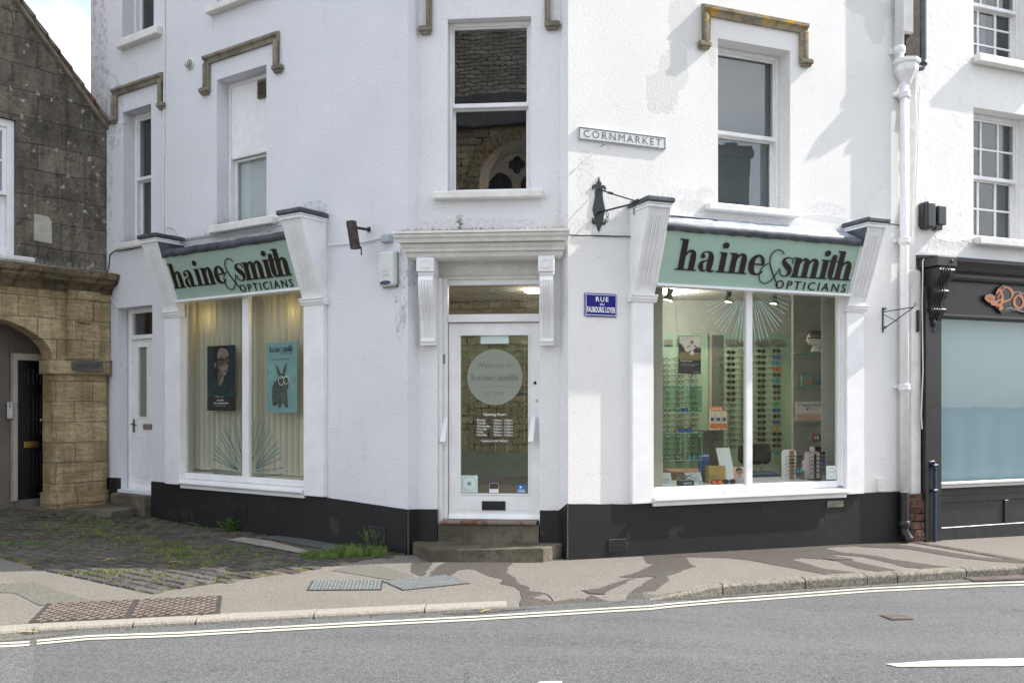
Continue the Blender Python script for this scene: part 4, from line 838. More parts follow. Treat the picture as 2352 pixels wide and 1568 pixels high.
# ---------------------------------------------------------------- shopfront
def shopfront(f, par, x_out0, x_in0, x_in1, x_out1, ycap, ybot, ytop, pane_y, mull, fas, label, letter_mat, board_mat, blind=None):
    """x: outer/inner pilaster edges in the photo; builds in metres on frame f"""
    op_ = .06; s0, s1, s2, s3 = f.s_(x_out0, op_), f.s_(x_in0, op_), f.s_(x_in1, op_), f.s_(x_out1, op_)
    pw = ((s1-s0)+(s3-s2))/2
    zc_ = (f.z_(x_out0, ycap[0], .1)+f.z_(x_out1, ycap[1], .1))/2; zb0 = f.z_(x_out0, ybot[0], op_); zb1 = f.z_(x_out1, ybot[1], op_); zt_ = ytop
    g = sub('shopfront', par, f, ((s0+s3)/2, 0, min(zb0, zb1))); SL = .375
    for (a, zb_) in ((s0, zb0), (s3-pw, zb1)):
        m = MB(); m.box(a, a+pw, -.05, op_, zb_, zc_-.07, .004)
        m.build('pilaster', 'white_gloss', g, f)
        m = MB(); c_ = a+pw/2; H = pw/2
        m.profile([(0, zc_-.075), (op_+.012, zc_-.075), (op_+.02, zc_-.055), (op_+.032, zc_-.04), (op_+.032, zc_-.025), (op_+.045, zc_-.012), (op_+.045, zc_+.004), (0, zc_+.004)], a-.03, a+pw+.03)
        m.build('capital', 'white_gloss', g, f)
        # leaning console
        h = zt_-zc_; m = MB(); ob = op_+.01; ot = ob+h*SL; zz0 = zc_+.004
        m.add([(a, 0, zz0), (a+pw, 0, zz0), (a+pw, -ob, zz0), (a, -ob, zz0), (a, 0, zt_), (a+pw, 0, zt_), (a+pw, -ot, zt_), (a, -ot, zt_)], [(3, 2, 6, 7), (2, 1, 5, 6), (0, 3, 7, 4), (0, 1, 2, 3)[::-1], (4, 7, 6, 5)])
        O = Vector((a, -ob, zz0)); V = Vector((0, -(ot-ob), zt_-zz0)); ln = V.length; V.normalize(); U = Vector((1, 0, 0))
        e = .025
        m.plate(O, U, V, [(0, 0), (pw, 0), (pw, e*1.5), (0, e*1.5)], .008); m.plate(O, U, V, [(0, e*1.5), (e*.8, e*1.5), (e*.8, ln), (0, ln)], .008); m.plate(O, U, V, [(pw-e*.8, e*1.5), (pw, e*1.5), (pw, ln), (pw-e*.8, ln)], .008)
        for k in range(3): xx = pw*(.32+.18*k); m.stroke(O, U, V, [(xx, .12, .018), (xx, ln-.12, .018)], .009, straight=True); 
        for k in range(4): xx = pw*(.23+.18*k); m.stroke(O, U, V, [(xx, .10, .012), (xx, ln-.10, .012)], .005, straight=True)
        m.build('console', 'white_gloss', g, f)
        m = MB(); m.box(a-.012, a+pw+.012, 0, ot+.012, zt_-.03, zt_+.0, .004); m.box(a-.02, a+pw+.02, 0, ot+.022, zt_+.001, zt_+.02, .005); m.build('console_moulding', 'white_gloss', g, f)
        m = MB(); m.box(a-.035, a+pw+.035, 0, ot+.045, zt_+.021, zt_+.075, .012)
        inner = a+pw+.003 if a == s0 else a-.003; q = .006 if a == s0 else -.006
        zi = fas[1]-.0
        m.add([(inner, 0, zi), (inner, -(ob+SL*(zi-zz0))-.005, zi), (inner, -ot-.004, zt_+.03), (inner, 0, zt_+.03), (inner+q, 0, zi), (inner+q, -(ob+SL*(zi-zz0))-.005, zi), (inner+q, -ot-.004, zt_+.03), (inner+q, 0, zt_+.03)], [(0, 1, 2, 3), (7, 6, 5, 4), (1, 5, 6, 2), (0, 4, 5, 1), (2, 6, 7, 3)])
        m.build('lead_cap', 'lead', g, f)
    a, b = s0+pw, s3-pw; zf0, zf1 = fas; oo = lambda z: op_+.01+(z-zc_)*SL-.02
    # fascia board
    m = MB(); m.add([(a+.002, -oo(zf0), zf0), (b-.002, -oo(zf0), zf0), (b-.002, -oo(zf1), zf1), (a+.002, -oo(zf1), zf1), (a+.002, -oo(zf0)+.03, zf0), (b-.002, -oo(zf0)+.03, zf0), (b-.002, -oo(zf1)+.03, zf1), (a+.002, -oo(zf1)+.03, zf1)], [(0, 1, 2, 3), (7, 6, 5, 4), (4, 5, 1, 0), (3, 2, 6, 7), (0, 3, 7, 4), (1, 5, 6, 2)])
    m.build('fascia_board', board_mat, g, f)
    m = MB(); m.profile([(-.02, zf0-.028), (oo(zf0)+.03, zf0-.028), (oo(zf0)+.03, zf0-.002), (-.02, zf0-.002)], a+.002, b-.002)
    O = Vector((a, -oo(zf0), zf0)); V = Vector((0, -(oo(zf1)-oo(zf0)), zf1-zf0)); LH = V.length; V.normalize(); U = Vector((1, 0, 0)); LW = b-a
    m.plate(O, U, V, [(.002, 0), (.02, 0), (.02, LH), (.002, LH)], .010); m.plate(O, U, V, [(LW-.02, 0), (LW-.002, 0), (LW-.002, LH), (LW-.02, LH)], .010)
    m.build('fascia_trim', 'white_gloss', g, f)
    # lettering
    m = MB(); bl_, br_, kx, k = label; kx = (LW-bl_-kx)/9.25
    wordmark(m, O+U*bl_+V*br_+Vector((0, 0, 0)), U, V, k, kx, .005, .005); m.build('raised_lettering', letter_mat, g, f)
    # lead roof
    m = MB(); of = oo(zf1); n = 40; v = []; random.seed(int(a*100))
    for i in range(n+1):
        x = a-.004+(LW+.008)*i/n; j = random.uniform(-.006, .006); j2 = random.uniform(-.008, .008)
        v += [(x, 0.0, zf1+(.22 if f is FR else .12)+j2), (x, -.12, zf1+(.16 if f is FR else .10)+j2), (x, -of+.05, zf1+.085+j), (x, -of-.012, zf1+.078+j), (x, -of-.026+j*.5, zf1+.06), (x, -of-.024, zf1-.012+j), (x, -of+.004, zf1-.014+j)]
    fl_ = lambda k0, k1: [(i*7+k_, i*7+k_+1, (i+1)*7+k_+1, (i+1)*7+k_) for i in range(n) for k_ in range(k0, k1)]
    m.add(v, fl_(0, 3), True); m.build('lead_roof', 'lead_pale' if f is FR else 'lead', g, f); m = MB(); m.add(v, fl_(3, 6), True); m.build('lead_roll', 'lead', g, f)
    # window frame
    zs = (f.z_(x_in0, pane_y[0], -.02)+f.z_(x_in1, pane_y[1], -.02))/2; zh = zf0+.10; jl, jr = f.s_(mull[0], -.02), f.s_(mull[5], -.02); m1, m2 = f.s_(mull[2], -.02), f.s_(mull[3], -.02)
    m = MB(); m.box(a-.002, jl, -.07, -.01, zs-.06, zh, .004); m.box(jr, b+.002, -.07, -.01, zs-.06, zh, .004); m.box(m1, m2, -.07, -.005, zs-.06, zh, .006); m.box(jl, jr, -.072, -.012, zs-.075, zs, .005)
    m.box(a-.002, (a+jl)/2, -.05, .02, zs-.06, zh, .006); m.box((b+jr)/2, b+.002, -.05, .02, zs-.06, zh, .006)
    m.build('window_frame', 'white_gloss', g, f)
    m = MB(); zb_ = (zb0+zb1)/2; z_lo = min(zb0, zb1)+.0
    m.add([], []); m.profile([(-.05, zs-.14), (.085, zs-.14), (.10, zs-.128), (.10, zs-.112), (.07, zs-.095), (-.05, zs-.074)], a-.0+.002, b-.002); m.box(a+.002, b-.002, -.05, .055, zs-.19, zs-.141, .003)
    m.build('shop_sill', 'white_gloss', g, f)
    for u, v_ in ((jl, m1), (m2, jr)): m = MB(); m.box(u-.004, v_+.004, -.043, -.037, zs-.004, zh); m.build('pane', 'shop_glass', g, f)
    return dict(s=(a, b), z=(zs, zh), jl=jl, jr=jr, m=(m1, m2), g=g, zf=(zf0, zf1), O=O, U=U, V=V)
def fas_z(f, pts): return sum(f.z_(x, y, o) for x, y, o in pts)/len(pts)
zf0R = fas_z(FR, [(1518, 652, .09), (1968, 675, .09)]); zf1R = fas_z(FR, [(1541, 530, .28), (1997, 563, .28)]); ztR = fas_z(FR, [(1515, 466, .40), (1520, 470, .43), (2015, 515, .43)])
print('R', zf0R, zf1R, ztR, FR.z_(1480, 683, .1), FR.z_(1965, 708, .1), shR)
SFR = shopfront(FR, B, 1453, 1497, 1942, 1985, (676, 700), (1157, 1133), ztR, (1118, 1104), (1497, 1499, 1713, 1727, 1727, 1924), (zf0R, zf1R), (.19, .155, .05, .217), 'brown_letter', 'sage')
zf0L = fas_z(FL, [(392, 690, .09), (690, 662, .09)]); zf1L = fas_z(FL, [(360, 593, .28), (652, 549, .28)]); ztL = fas_z(FL, [(345, 550, .43), (670, 492, .43)])
print('L', zf0L, zf1L, ztL, FL.z_(397, 718, .1), FL.z_(724, 692, .1), shL)
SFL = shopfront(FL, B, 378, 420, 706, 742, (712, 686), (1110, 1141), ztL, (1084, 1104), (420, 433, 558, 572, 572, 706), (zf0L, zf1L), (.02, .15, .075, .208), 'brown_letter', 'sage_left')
for k_, v_ in (('R', SFR), ('L', SFL)): print(k_, 'width', v_['s'][1]-v_['s'][0], 'fascia h', v_['zf'][1]-v_['zf'][0], 'z', v_['z'])
# ---------------------------------------------------------------- entrance: canopy, brackets, door
E_ = sub('entrance', B, FC, ((dC[0]+dC[1])/2, 0, .3))
zc0 = FC.z_(1120, 588, .3); zct = FC.z_(1120, 527, .34)
def wob(prof): return prof
c0, c1 = FC.s_(957, .05), FC.s_(1278, .05)
m = MB(); h = zct-zc0
prof = [(0, zc0), (.10, zc0), (.13, zc0+.004), (.165, zc0+h*.08), (.18, zc0+h*.2), (.175, zc0+h*.27), (.215, zc0+h*.27), (.215, zc0+h*.40), (.235, zc0+h*.42), (.25, zc0+h*.54), (.235, zc0+h*.58), (.30, zc0+h*.58), (.31, zc0+h*.70), (.335, zc0+h*.76), (.345, zc0+h*.86), (.33, zc0+h*.885), (.355, zc0+h*.89), (.355, zc0+h*.985), (.34, zc0+h), (0, zc0+h+.03)]
m.profile(prof, c0, c1, .55, .42); m.build('canopy_cornice', 'old_white', E_, FC)
m = MB(); ma = MB(); random.seed(8)
for i in range(1500):
    s_ = random.uniform(c0-.15, c1+.13); o_ = random.uniform(.0, .32); z_ = zct+.03*(1-o_/.33)+.002; r_ = random.uniform(.005, .014)
    if noise.noise(Vector((s_*4, o_*3, 2))) > -.25+.4*(o_ < .25): m.ball((s_, o_, z_), r_, (1.3, 1, .7), 5)
for i in range(500): s_ = random.uniform(c0-.1, c1+.1); tuft(ma, (s_, -random.uniform(.0, .26), zct+.012), .045, 3, .012, .0015, .7)
tag(m.build('moss_cushions', 'rusty_moss' if 'rusty_moss' in MATS else 'moss_mat', None, FC), 'moss cushions growing along the top of the door canopy', 'moss', kind='stuff')
tag(ma.build('dry_moss_stems', 'dry_leaf', None, FC), 'orange brown moss stems along the top of the door canopy', 'moss', kind='stuff')
p = FC.p(1057, 520, .1); q = FC.M @ Vector((p[0], -.1, zct+.01)); leafy('plant', 'small green sapling growing on top of the door canopy', (q.x, q.y, q.z), 4, .19, .03, .013, cat='plant')
def bracket(x0, x1, blk0, blk1, ybot):
    a, b = FC.s_(x0, .25), FC.s_(x1, .25); zt = zc0; zb = FC.z_((x0+x1)/2, ybot, .08); zblk = FC.z_((x0+x1)/2, 628, .27); w_ = b-a
    br_ = m = MB(); m.box(a, b, 0, .275, zblk+.02, zt-.001, .005); m.box(a+.03, b-.03, .275, .279, zblk+.06, zt-.035); m.ring((a+(b-a)/2, -.2792, (zblk+zt)/2+.012), (1, 0, 0), (0, 0, 1), (0, 0), .045, .006, .004)
    m.box(a+.012, b-.004, 0, .25, zblk-.012, zblk+.02, .006)
    H = zblk-zb; pts = []
    ctrl = [(.235, 1), (.262, .93), (.268, .84), (.25, .72), (.215, .6), (.165, .48), (.135, .36), (.118, .24), (.105, .12), (.102, .1), (.118, .085), (.12, .05), (.105, .03), (.105, 0)]
    P_ = [(o_, zb+H*t_-.012) for o_, t_ in ctrl]; poly = [(0, zb-.012)]+P_[::-1]+[(0, zblk-.012)]
    m.profile(poly, a+.016, b-.012)
    # ribs
    for k in range(4):
        xx = a+.016+(w_-.028)*(.2+.2*k); rib = [(xx, o_+.004, z_) for o_, z_ in P_[1:9]]; m.tube(rib, .0065, 6)
    m.build('bracket', 'white_gloss', E_, FC)
bracket(957, 997, 583, 628, 790); bracket(1236, 1273, 580, 628, 790)
RV = .14; ds0, ds1 = dC[0], dC[1]
zdb = FC.z_(1120, 1192, -RV); zdt = FC.z_(1120, 742, -RV); ztt = FC.z_(1120, 655, -RV)
m = MB(); m.box(ds0, ds1, -RV-.06, -RV+.02, FC.z_(1120, 645, -RV), zc0+.1, .003); zl = FC.z_(1120, 640, -RV)
for k in range(3): m.box(ds0+.03+.01*k, ds1-.03-.01*k, -RV+.02, -RV+.03+.008*k, zl-.01+.03*k*.6, zl+.05-.012*k, .003)
m.build('lintel_panel', 'old_white', E_, FC)
m = MB(); jw = FC.s_(1030, -RV)-ds0
zj0 = FC.z_(1015, 1203, -RV)
m.box(ds0, ds0+jw*.45, -RV-.06, -RV+.10, zj0, zl, .004); m.box(ds0+jw*.45, ds0+jw-.003, -RV-.06, -RV+.045, zj0, zl, .006); m.box(ds1-.014, ds1, -RV-.06, -RV+.05, zj0, zl, .004); m.box(ds0+jw, ds1-.014, -RV-.06, -RV+.04, FC.z_(1120, 740, -RV), FC.z_(1120, 722, -RV), .006); m.box(ds0+jw, ds1-.014, -RV-.06, -RV+.02, ztt, zl, .004)
m.build('door_frame', 'white_gloss', E_, FC)
m = MB(); m.box(ds0+jw, ds1-.014, -RV-.03, -RV-.025, FC.z_(1120, 722, -RV), ztt); m.build('transom_pane', 'door_glass', E_, FC)
# door leaf
D_ = E_; a, b = ds0+jw+.004, ds1-.016; g0, g1 = FC.s_(1058, -RV), FC.s_(1213, -RV); gz0, gz1 = FC.z_(1136, 1133, -RV), FC.z_(1136, 770, -RV)
m = MB(); m.box(a, g0, -RV-.045, -RV-.001, zdb, zdt, .003); m.box(g1, b, -RV-.045, -RV-.001, zdb, zdt, .003); m.box(g0, g1, -RV-.044, -RV-.002, zdb, gz0, .003); m.box(g0, g1, -RV-.044, -RV-.002, gz1, zdt, .003)
for q0, q1, r0, r1 in ((g0-.016, g1+.016, gz0-.016, gz0), (g0-.016, g1+.016, gz1, gz1+.016), (g0-.016, g0, gz0, gz1), (g1, g1+.016, gz0, gz1)): m.box(q0, q1, -.002-RV, -RV+.007, r0, r1, .003)
zk = FC.z_(1136, 1140, -RV); m.box(g0-.02, g1+.03, -RV-.003, -RV+.002, zdb+.10, zk-.0, .001)
m.profile([(-RV-.01, zdb+.0), (-RV+.03, zdb+.0), (-RV+.03, zdb+.012), (-RV+.006, zdb+.055), (-RV-.01, zdb+.055)], a, b); dleaf = m.build('door', 'white_gloss', E_, FC)
m = MB(); m.box(g0, g1, -RV-.028, -RV-.022, gz0, gz1); m.build('door_pane', 'door_glass', E_, FC)
def sub2(m, name, mat, f=FC): return m.build(name, mat, E_, f)
l0, l1 = FC.s_(1107, -RV), FC.s_(1161, -RV); lz0, lz1 = FC.z_(1134, 1171, -RV), FC.z_(1134, 1150, -RV)
m = MB(); m.box(l0, l1, -RV, -RV+.012, lz0, lz1, .004); m.box(l0+.022, l1-.022, -RV+.012, -RV+.018, lz0+.022, lz1-.022, .004); sub2(m, 'letter_plate', 'black_metal')
for x0, x1, y0, y1, tl in ((1012, 1026, 958, 1022, 0), (1212, 1230, 955, 1022, 0)):
    s0, zt = FC.p((x0+x1)/2, y0, -RV+.08); zb = FC.z_((x0+x1)/2, y1, -RV+.12); m = MB(); dxs = .03
    m.add([(s0-.005+dxs*.0, RV-.05, zt), (s0+.04, RV-.05, zt), (s0+.02, RV-.13, zb+.04), (s0-.035, RV-.13, zb+.04), (s0-.005, RV-.02, zt), (s0+.04, RV-.02, zt), (s0+.02, RV-.09, zb), (s0-.035, RV-.09, zb)], [(0, 1, 2, 3), (4, 7, 6, 5), (0, 4, 5, 1), (3, 2, 6, 7), (1, 5, 6, 2), (0, 3, 7, 4)]); m.box(s0-.02, s0+.02, -RV, -RV+.1, zb+.08, zb+.11, .004); sub2(m, 'door_handle', 'white_gloss')
m = MB(); c = FC.p(1229, 879, -RV+.0); m.lathe([(.016, 0), (.016, .006), (.011, .012)], (c[0], -RV, c[1]), 14, 'o'); sub2(m, 'door_lock', 'black_gloss'); m = MB(); c = FC.p(1232.5, 920, -RV); m.lathe([(.012, 0), (.011, .006)], (c[0], -RV, c[1]), 14, 'o'); sub2(m, 'door_lock', 'steel')
m = MB(); s_, z_ = FC.p(1020, 824, -RV+.045); m.box(s_-.018, s_+.012, -RV+.045, -RV+.05, z_-.05, z_+.05, .002)
for k in range(5): m.box(s_-.015, s_+.009, -RV+.05, -RV+.0515, z_-.042+.018*k, z_-.034+.018*k)
sub2(m, 'push_plate', 'galv')
# door graphics, on the inside of the glass where they can be read from the street
def on(f, x, y, o): s, z = f.p(x, y, o); return (s, -o, z)
UX, UZ = (1, 0, 0), (0, 0, 1); go = -RV-.021; kk = (FC.s_(1200, go)-FC.s_(1073, go))/127.
m = MB(); m.disc(on(FC, 1136.5, 866, go), UX, UZ, (0, 0), 63.5*kk, .0006, 0, 64); sub2(m, 'frosted_disc', 'frosted')
m = MB(); o = go+.0015
m.text("Welcome to", on(FC, 1096, 845, o), UX, UZ, 79*kk, 13*kk, .0004); sub2(m, 'welcome_words', 'ink_grey'); m = MB(); wordmark(m, on(FC, 1081, 873, o), UX, UZ, 9.2*kk, 11.9*kk, .0004, opt=False); sub2(m, 'wordmark', 'ink_grey'); m = MB(); m.box(FC.s_(1103, o), FC.s_(1170, o), o, o+.0004, FC.z_(1136, 888, o), FC.z_(1136, 886.8, o)); m.text("EST. 1975", on(FC, 1113, 908, o), UX, UZ, 43*kk, 8.5*kk, .0004)
sub2(m, 'established_line', 'ink_grey')
m = MB(); m.text("Opening Hours", on(FC, 1110, 956, o), UX, UZ, 52*kk, 8*kk, .0004, bold=.012)
for i, dn in enumerate(("Monday", "Tuesday", "Wednesday", "Thursday", "Friday", "Saturday")):
    y = 968+6.75*i; wd = (20, 21, 30, 23, 15, 23)[i]; m.text(dn, on(FC, 1095.5, y, o), UX, UZ, wd*kk, (5.6 if 'y' not in dn else 5.9)*kk, .0004, bold=.015); m.text("9:00am - 5:30pm", on(FC, 1133.5, y, o), UX, UZ, 44*kk, 5.2*kk, .0004, bold=.015)
m.text("Telephone 01367 242262", on(FC, 1104.5, 1015.5, o), UX, UZ, 61*kk, 5.6*kk, .0004, bold=.015); sub2(m, 'opening_hours', 'paper_white')
def pane_card(f, x0, y0, x1, y1, o, mat, par, nm, d=.001):
    m = MB(); a = f.p(x0, (y0+y1)/2, o)[0]; b = f.p(x1, 1, o)[0]; xm = (x0+x1)/2; m.box(a, b, o-d, o, f.z_(xm, y1, o), f.z_(xm, y0, o)); return m.build(nm, mat, par, f), (a, b, f.z_(xm, y1, o), f.z_(xm, y0, o))
plain('pale_mint', (.60, .74, .70), .6); plain('sticker_blue', (.02, .16, .42), .4); plain('photo_dark', (.05, .045, .045), .5, var=.6, scale=40); plain('peach', (.72, .46, .36), .6); plain('orange', (.75, .25, .08), .5); plain('teal', (.16, .34, .34), .5)
pane_card(FC, 1104, 771, 1168, 789, go, 'pale_mint', E_, 'door_sticker'); _, cbx = pane_card(FC, 1058.5, 1091, 1097, 1130, go, 'pale_mint', E_, 'college_sticker')
m = MB(); cc = ((cbx[0]+cbx[1])/2, -go-.001, (cbx[2]+cbx[3])/2); R_ = (cbx[1]-cbx[0])*.42
def arc_text(m, body, C, R, a0, a1, h, flip=False):
    n = len(body)
    for i, ch in enumerate(body):
        if ch == ' ': continue
        a = a0+(a1-a0)*i/(n-1); u = Vector((math.cos(a-math.pi/2), 0, math.sin(a-math.pi/2))) if not flip else Vector((math.cos(a+math.pi/2), 0, math.sin(a+math.pi/2))); v = Vector((math.cos(a), 0, math.sin(a))) if not flip else Vector((-math.cos(a), 0, -math.sin(a)))
        m.text(ch, Vector(C)+Vector((math.cos(a), 0, math.sin(a)))*R, u, v, None, h, .0004, align=.5)
arc_text(m, "THE COLLEGE OF OPTOMETRISTS", cc, R_*.92, math.radians(205), math.radians(-25), R_*.15); arc_text(m, "MEMBER 2025", cc, R_*1.02, math.radians(225), math.radians(315), R_*.14, True)
for sg in (-1, 1):
    m.stroke(cc, UX, UZ, [(sg*.004, -.004, .002), (sg*.012, .008, .008), (sg*.022, .012, .006), (sg*.027, .002, .001)], .0004); m.stroke(cc, UX, UZ, [(sg*.006, -.012, .004), (sg*.018, -.008, .008), (sg*.024, -.016, .002)], .0005)
m.stroke(cc, UX, UZ, [(0, -.02, .008), (0, .0, .014), (0, .014, .008)], .0006); m.disc(cc, UX, UZ, (0, .021), .006, .0004); sub2(m, 'college_emblem', 'ink_grey')
_, c2 = pane_card(FC, 1124, 1109, 1145, 1131, go, 'paper_white', E_, 'notice_card'); pane_card(FC, 1124.5, 1109.5, 1144.5, 1122, go+.001, 'photo_dark', E_, 'notice_photo')
_, c3 = pane_card(FC, 1187, 1112, 1208, 1132, go, 'sticker_blue', E_, 'accepted_sticker'); m = MB(); m.text("HERE", (c3[0]+.008, -go-.001, c3[2]+.012), UX, UZ, c3[1]-c3[0]-.016, .018, .0004, bold=.03); m.text("ACCEPTED", (c3[0]+.008, -go-.001, c3[2]+.036), UX, UZ, c3[1]-c3[0]-.016, .009, .0004); m.disc((c3[0]+.04, -go-.001, c3[2]+.065), UX, UZ, (0, 0), .012, .0004); sub2(m, 'sticker_words', 'white_enamel')
m = MB(); C = on(FC, 1130, 662, -RV-.02)
for i in range(19):
    a = math.pi*(1+ (i+.5)/19); r0, r1 = .045, (.21+.05*(i % 3)/2)/(abs(math.sin(a))**.5 if abs(math.sin(a)) > .3 else .55); r1 = min(r1, .40, (.24/abs(math.sin(a))))
    m.stroke(C, UX, UZ, [(r0*math.cos(a), r0*math.sin(a), .003), (r1*math.cos(a), r1*math.sin(a), .003)], .0005, i*.0001, straight=True)
sub2(m, 'starburst_decal', 'ink_grey')
# steps
def worn_step(name, pts, z0, z1, mat, lab, dip=0, par=None):
    """pts in FC (s, outward)"""
    m = MB(); n = 26; v = []; K = 8; q = pts
    x0, x1 = min(p[0] for p in q), max(p[0] for p in q)
    m.slab([(p[0], -p[1]) for p in q], z0, z1-.012); 
    # bevelled, dished top
    c = (sum(p[0] for p in q)/len(q), sum(p[1] for p in q)/len(q)); den = []
    for a, b in zip(q, q[1:]+q[:1]):
        k = max(1, int(math.hypot(a[0]-b[0], a[1]-b[1])/.06)); den += [(a[0]+(b[0]-a[0])*i/k, a[1]+(b[1]-a[1])*i/k) for i in range(k)]
    zz = lambda x, y: z1-dip*math.exp(-((x-(x0+x1)/2)/.28)**2)*(1 if y > .05 else .4)
    N_ = len(den); V = [(x, -y, z1-.0121) for x, y in den]
    for f_ in (.985, .8, .6, .4, .2):
        V += [(c[0]+(x-c[0])*f_, -(c[1]+(y-c[1])*f_), (zz(c[0]+(x-c[0])*f_, c[1]+(y-c[1])*f_) if f_ < 1 else z1)+.003*noise.noise(Vector((x*9*f_, y*9, 1)))) for x, y in den]
    V.append((c[0], -c[1], zz(*c))); fs = [(r*N_+i, r*N_+(i+1) % N_, (r+1)*N_+(i+1) % N_, (r+1)*N_+i) for r in range(5) for i in range(N_)]+[(5*N_+i, 5*N_+(i+1) % N_, 6*N_) for i in range(N_)]
    m.add(V, fs); return tag(m.build(name, mat, par, FC), lab, 'step' if lab else None)
zst = FC.z_(1120, 1252, .25); zs2 = FC.z_(1120, 1203, -.02)
sx = lambda x, y: (lambda q: (q.x, -q.y))(FC.M.inverted() @ Vector((*GP(x, y), 0)))
p1 = sx(985, 1290); p2 = sx(1248, 1291); p0 = sx(945, 1272); p3 = sx(1302, 1279)
worn_step('doorstep', [(p0[0], .0), p0, p1, p2, p3, (p3[0]-.0, .0)], -.1, zst, 'stone_step', 'broad worn stone doorstep, lowest in front of the shop door', .012)
worn_step('doorstep', [(ds0+.01, -.2), (ds0+.01, .03), (ds1-.01, .03), (ds1-.01, -.2)], zst-.02, zs2, 'stone_step', 'upper grey stone doorstep directly under the tiled threshold')
m = MB(); m.box(ds0+.04, ds1-.03, -RV-.05, .055, zs2+.002, zs2+.042, .010); tag(m.build('threshold_tile', 'tile_red', None, FC), 'red brown tiled threshold below the glazed shop door', 'threshold')
m = MB(); m.box(ds0+jw, ds1-.01, -RV-.05, -RV, zs2+.04, zdb-.001); m.build('door_seal', 'black_gloss', B, FC)
# stains of dripping paint/water on the step riser -- own shape
# ---------------------------------------------------------------- side door of the left wall
S_ = sub('side_door', B, FL, ((dL[0]+dL[1])/2, -.1, .3)); RL = .17
a, b, z0, z1 = dL; ztr = FL.z_(330, 772, -RL); xl = FL.s_(305, -RL)
m = MB(); m.box(a, FL.s_(296, -RL), -RL-.05, -RL+.03, z0, z1, .004); m.box(FL.s_(296, -RL), xl, -RL-.05, -RL+.01, z0, z1, .004); m.box(b-.03, b, -RL-.05, -RL+.02, z0, z1, .004); m.box(xl, b-.03, -RL-.05, -RL+.025, ztr-.04, ztr+.02, .005); zpa = FL.z_(330, 718, -RL); m.box(xl, b-.03, -RL-.05, -RL+.01, zpa, z1, .004)
m.build('door_frame', 'white_paint', S_, FL); m = MB(); m.box(xl, b, -RL-.035, -RL-.03, ztr+.02, zpa); m.build('transom_pane', 'old_glass', S_, FL)
zb_ = FL.z_(330, 1125, -RL); gl0, gl1 = FL.s_(318, -RL), FL.s_(337, -RL); gz = (FL.z_(328, 957, -RL), FL.z_(328, 797, -RL)); m = MB(); o1 = -RL-.005; o0 = -RL-.045
m.box(xl, gl0, o0, o1, zb_, ztr-.04, .003); m.box(gl1, b-.03, o0, o1, zb_, ztr-.04, .003); m.box(gl0, gl1, o0, o1-.001, zb_, gz[0], .003); m.box(gl0, gl1, o0, o1-.001, gz[1], ztr-.04, .003)
pz = (FL.z_(326, 1095, -RL), FL.z_(326, 1000, -RL)); m.box(gl0-.02, gl1+.02, o1, o1+.010, pz[0], pz[1], .008); m.box(gl0+.01, gl1-.01, o1+.010, o1+.014, pz[0]+.04, pz[1]-.04, .004); m.profile([(o1, zb_), (o1+.035, zb_), (o1+.03, zb_+.03), (o1, zb_+.07)], xl, b-.03)
for q0, q1, r0, r1 in ((gl0-.02, gl1+.02, gz[0]-.02, gz[0]), (gl0-.02, gl1+.02, gz[1], gz[1]+.02), (gl0-.02, gl0, gz[0], gz[1]), (gl1, gl1+.02, gz[0], gz[1])): m.box(q0, q1, o1, o1+.008, r0, r1, .003)
m.build('door_leaf', 'white_paint', S_, FL); m = MB(); m.box(gl0, gl1, -RL-.035, -RL-.03, *gz); m.build('door_pane', 'side_frost', S_, FL)
m = MB(); s_, z_ = FL.p(307.5, 977, -RL); m.box(s_-.012, s_+.016, o1, o1+.012, z_-.09, z_+.09, .004); m.tube([(s_, o1+.01, z_+.02), (s_, o1+.05, z_+.02), (s_+.11, o1+.05, z_+.01)], .009, 8); m.build('door_handle', 'dark_plastic', S_, FL)
m = MB(); m.box(FL.s_(329, -RL), FL.s_(349, -RL), o1, o1+.01, FL.z_(340, 986, -RL), FL.z_(340, 973, -RL), .003); m.build('letter_plate', 'brass' if 0 else 'mould_stone', S_, FL)
m = MB(); m.box(gl0-.3, b+.5, -RL-.6, -RL-.55, z0, z1); m.build('hall_lining', 'dark_inside', S_, FL)
# doorstep stones of the side door
def fl_pts(ps): return [tuple(FL.M.inverted() @ Vector((*GP(x, y), 0)))[:2] for x, y in ps]
m = MB(); pz_ = .19
gp = [(GP(156, 1176)), GP(256, 1193), GP(359, 1177)]; A_, B_, C_ = [Vector(p) for p in gp]; D_ = A_+C_-B_
m.slab([tuple(A_), tuple(B_), tuple(C_), tuple(D_)], pave_z(*B_)-.05, pave_z(*B_)+.10)
for i, v in enumerate(m.v): m.v[i] = (v[0]+.012*noise.noise(Vector(v)*5), v[1]+.012*noise.noise(Vector(v)*6), v[2])
tag(m.build('doorstep_slab', 'stone_step'), 'rough old stone slab lying in front of the side door', 'step')
m = MB(); m.box(FL.s_(272, .0), dL[1]+.0, -.1, .13, 0, FL.z_(320, 1137, .1), .015); tag(m.build('side_doorstep', 'stone_step', None, FL), 'narrow stone step under the white side door', 'step')
# ---------------------------------------------------------------- archway building (left)
A = thing('archway_building', 'weathered stone gabled building with a golden stone archway', 'building', FA, (-1.2, 0, .2))
def gable_z(s): return 3.86+EYE-1.155*s   # verge line, local s<=0
sA0 = -4.6; zc_b = FA.z_(125, 665, .12); zc_t = FA.z_(125, 614, .3)
wN = (FA.s_(-70), FA.s_(37), FA.z_(0, 585), FA.z_(0, 268))
m = MB(); nseg = 1
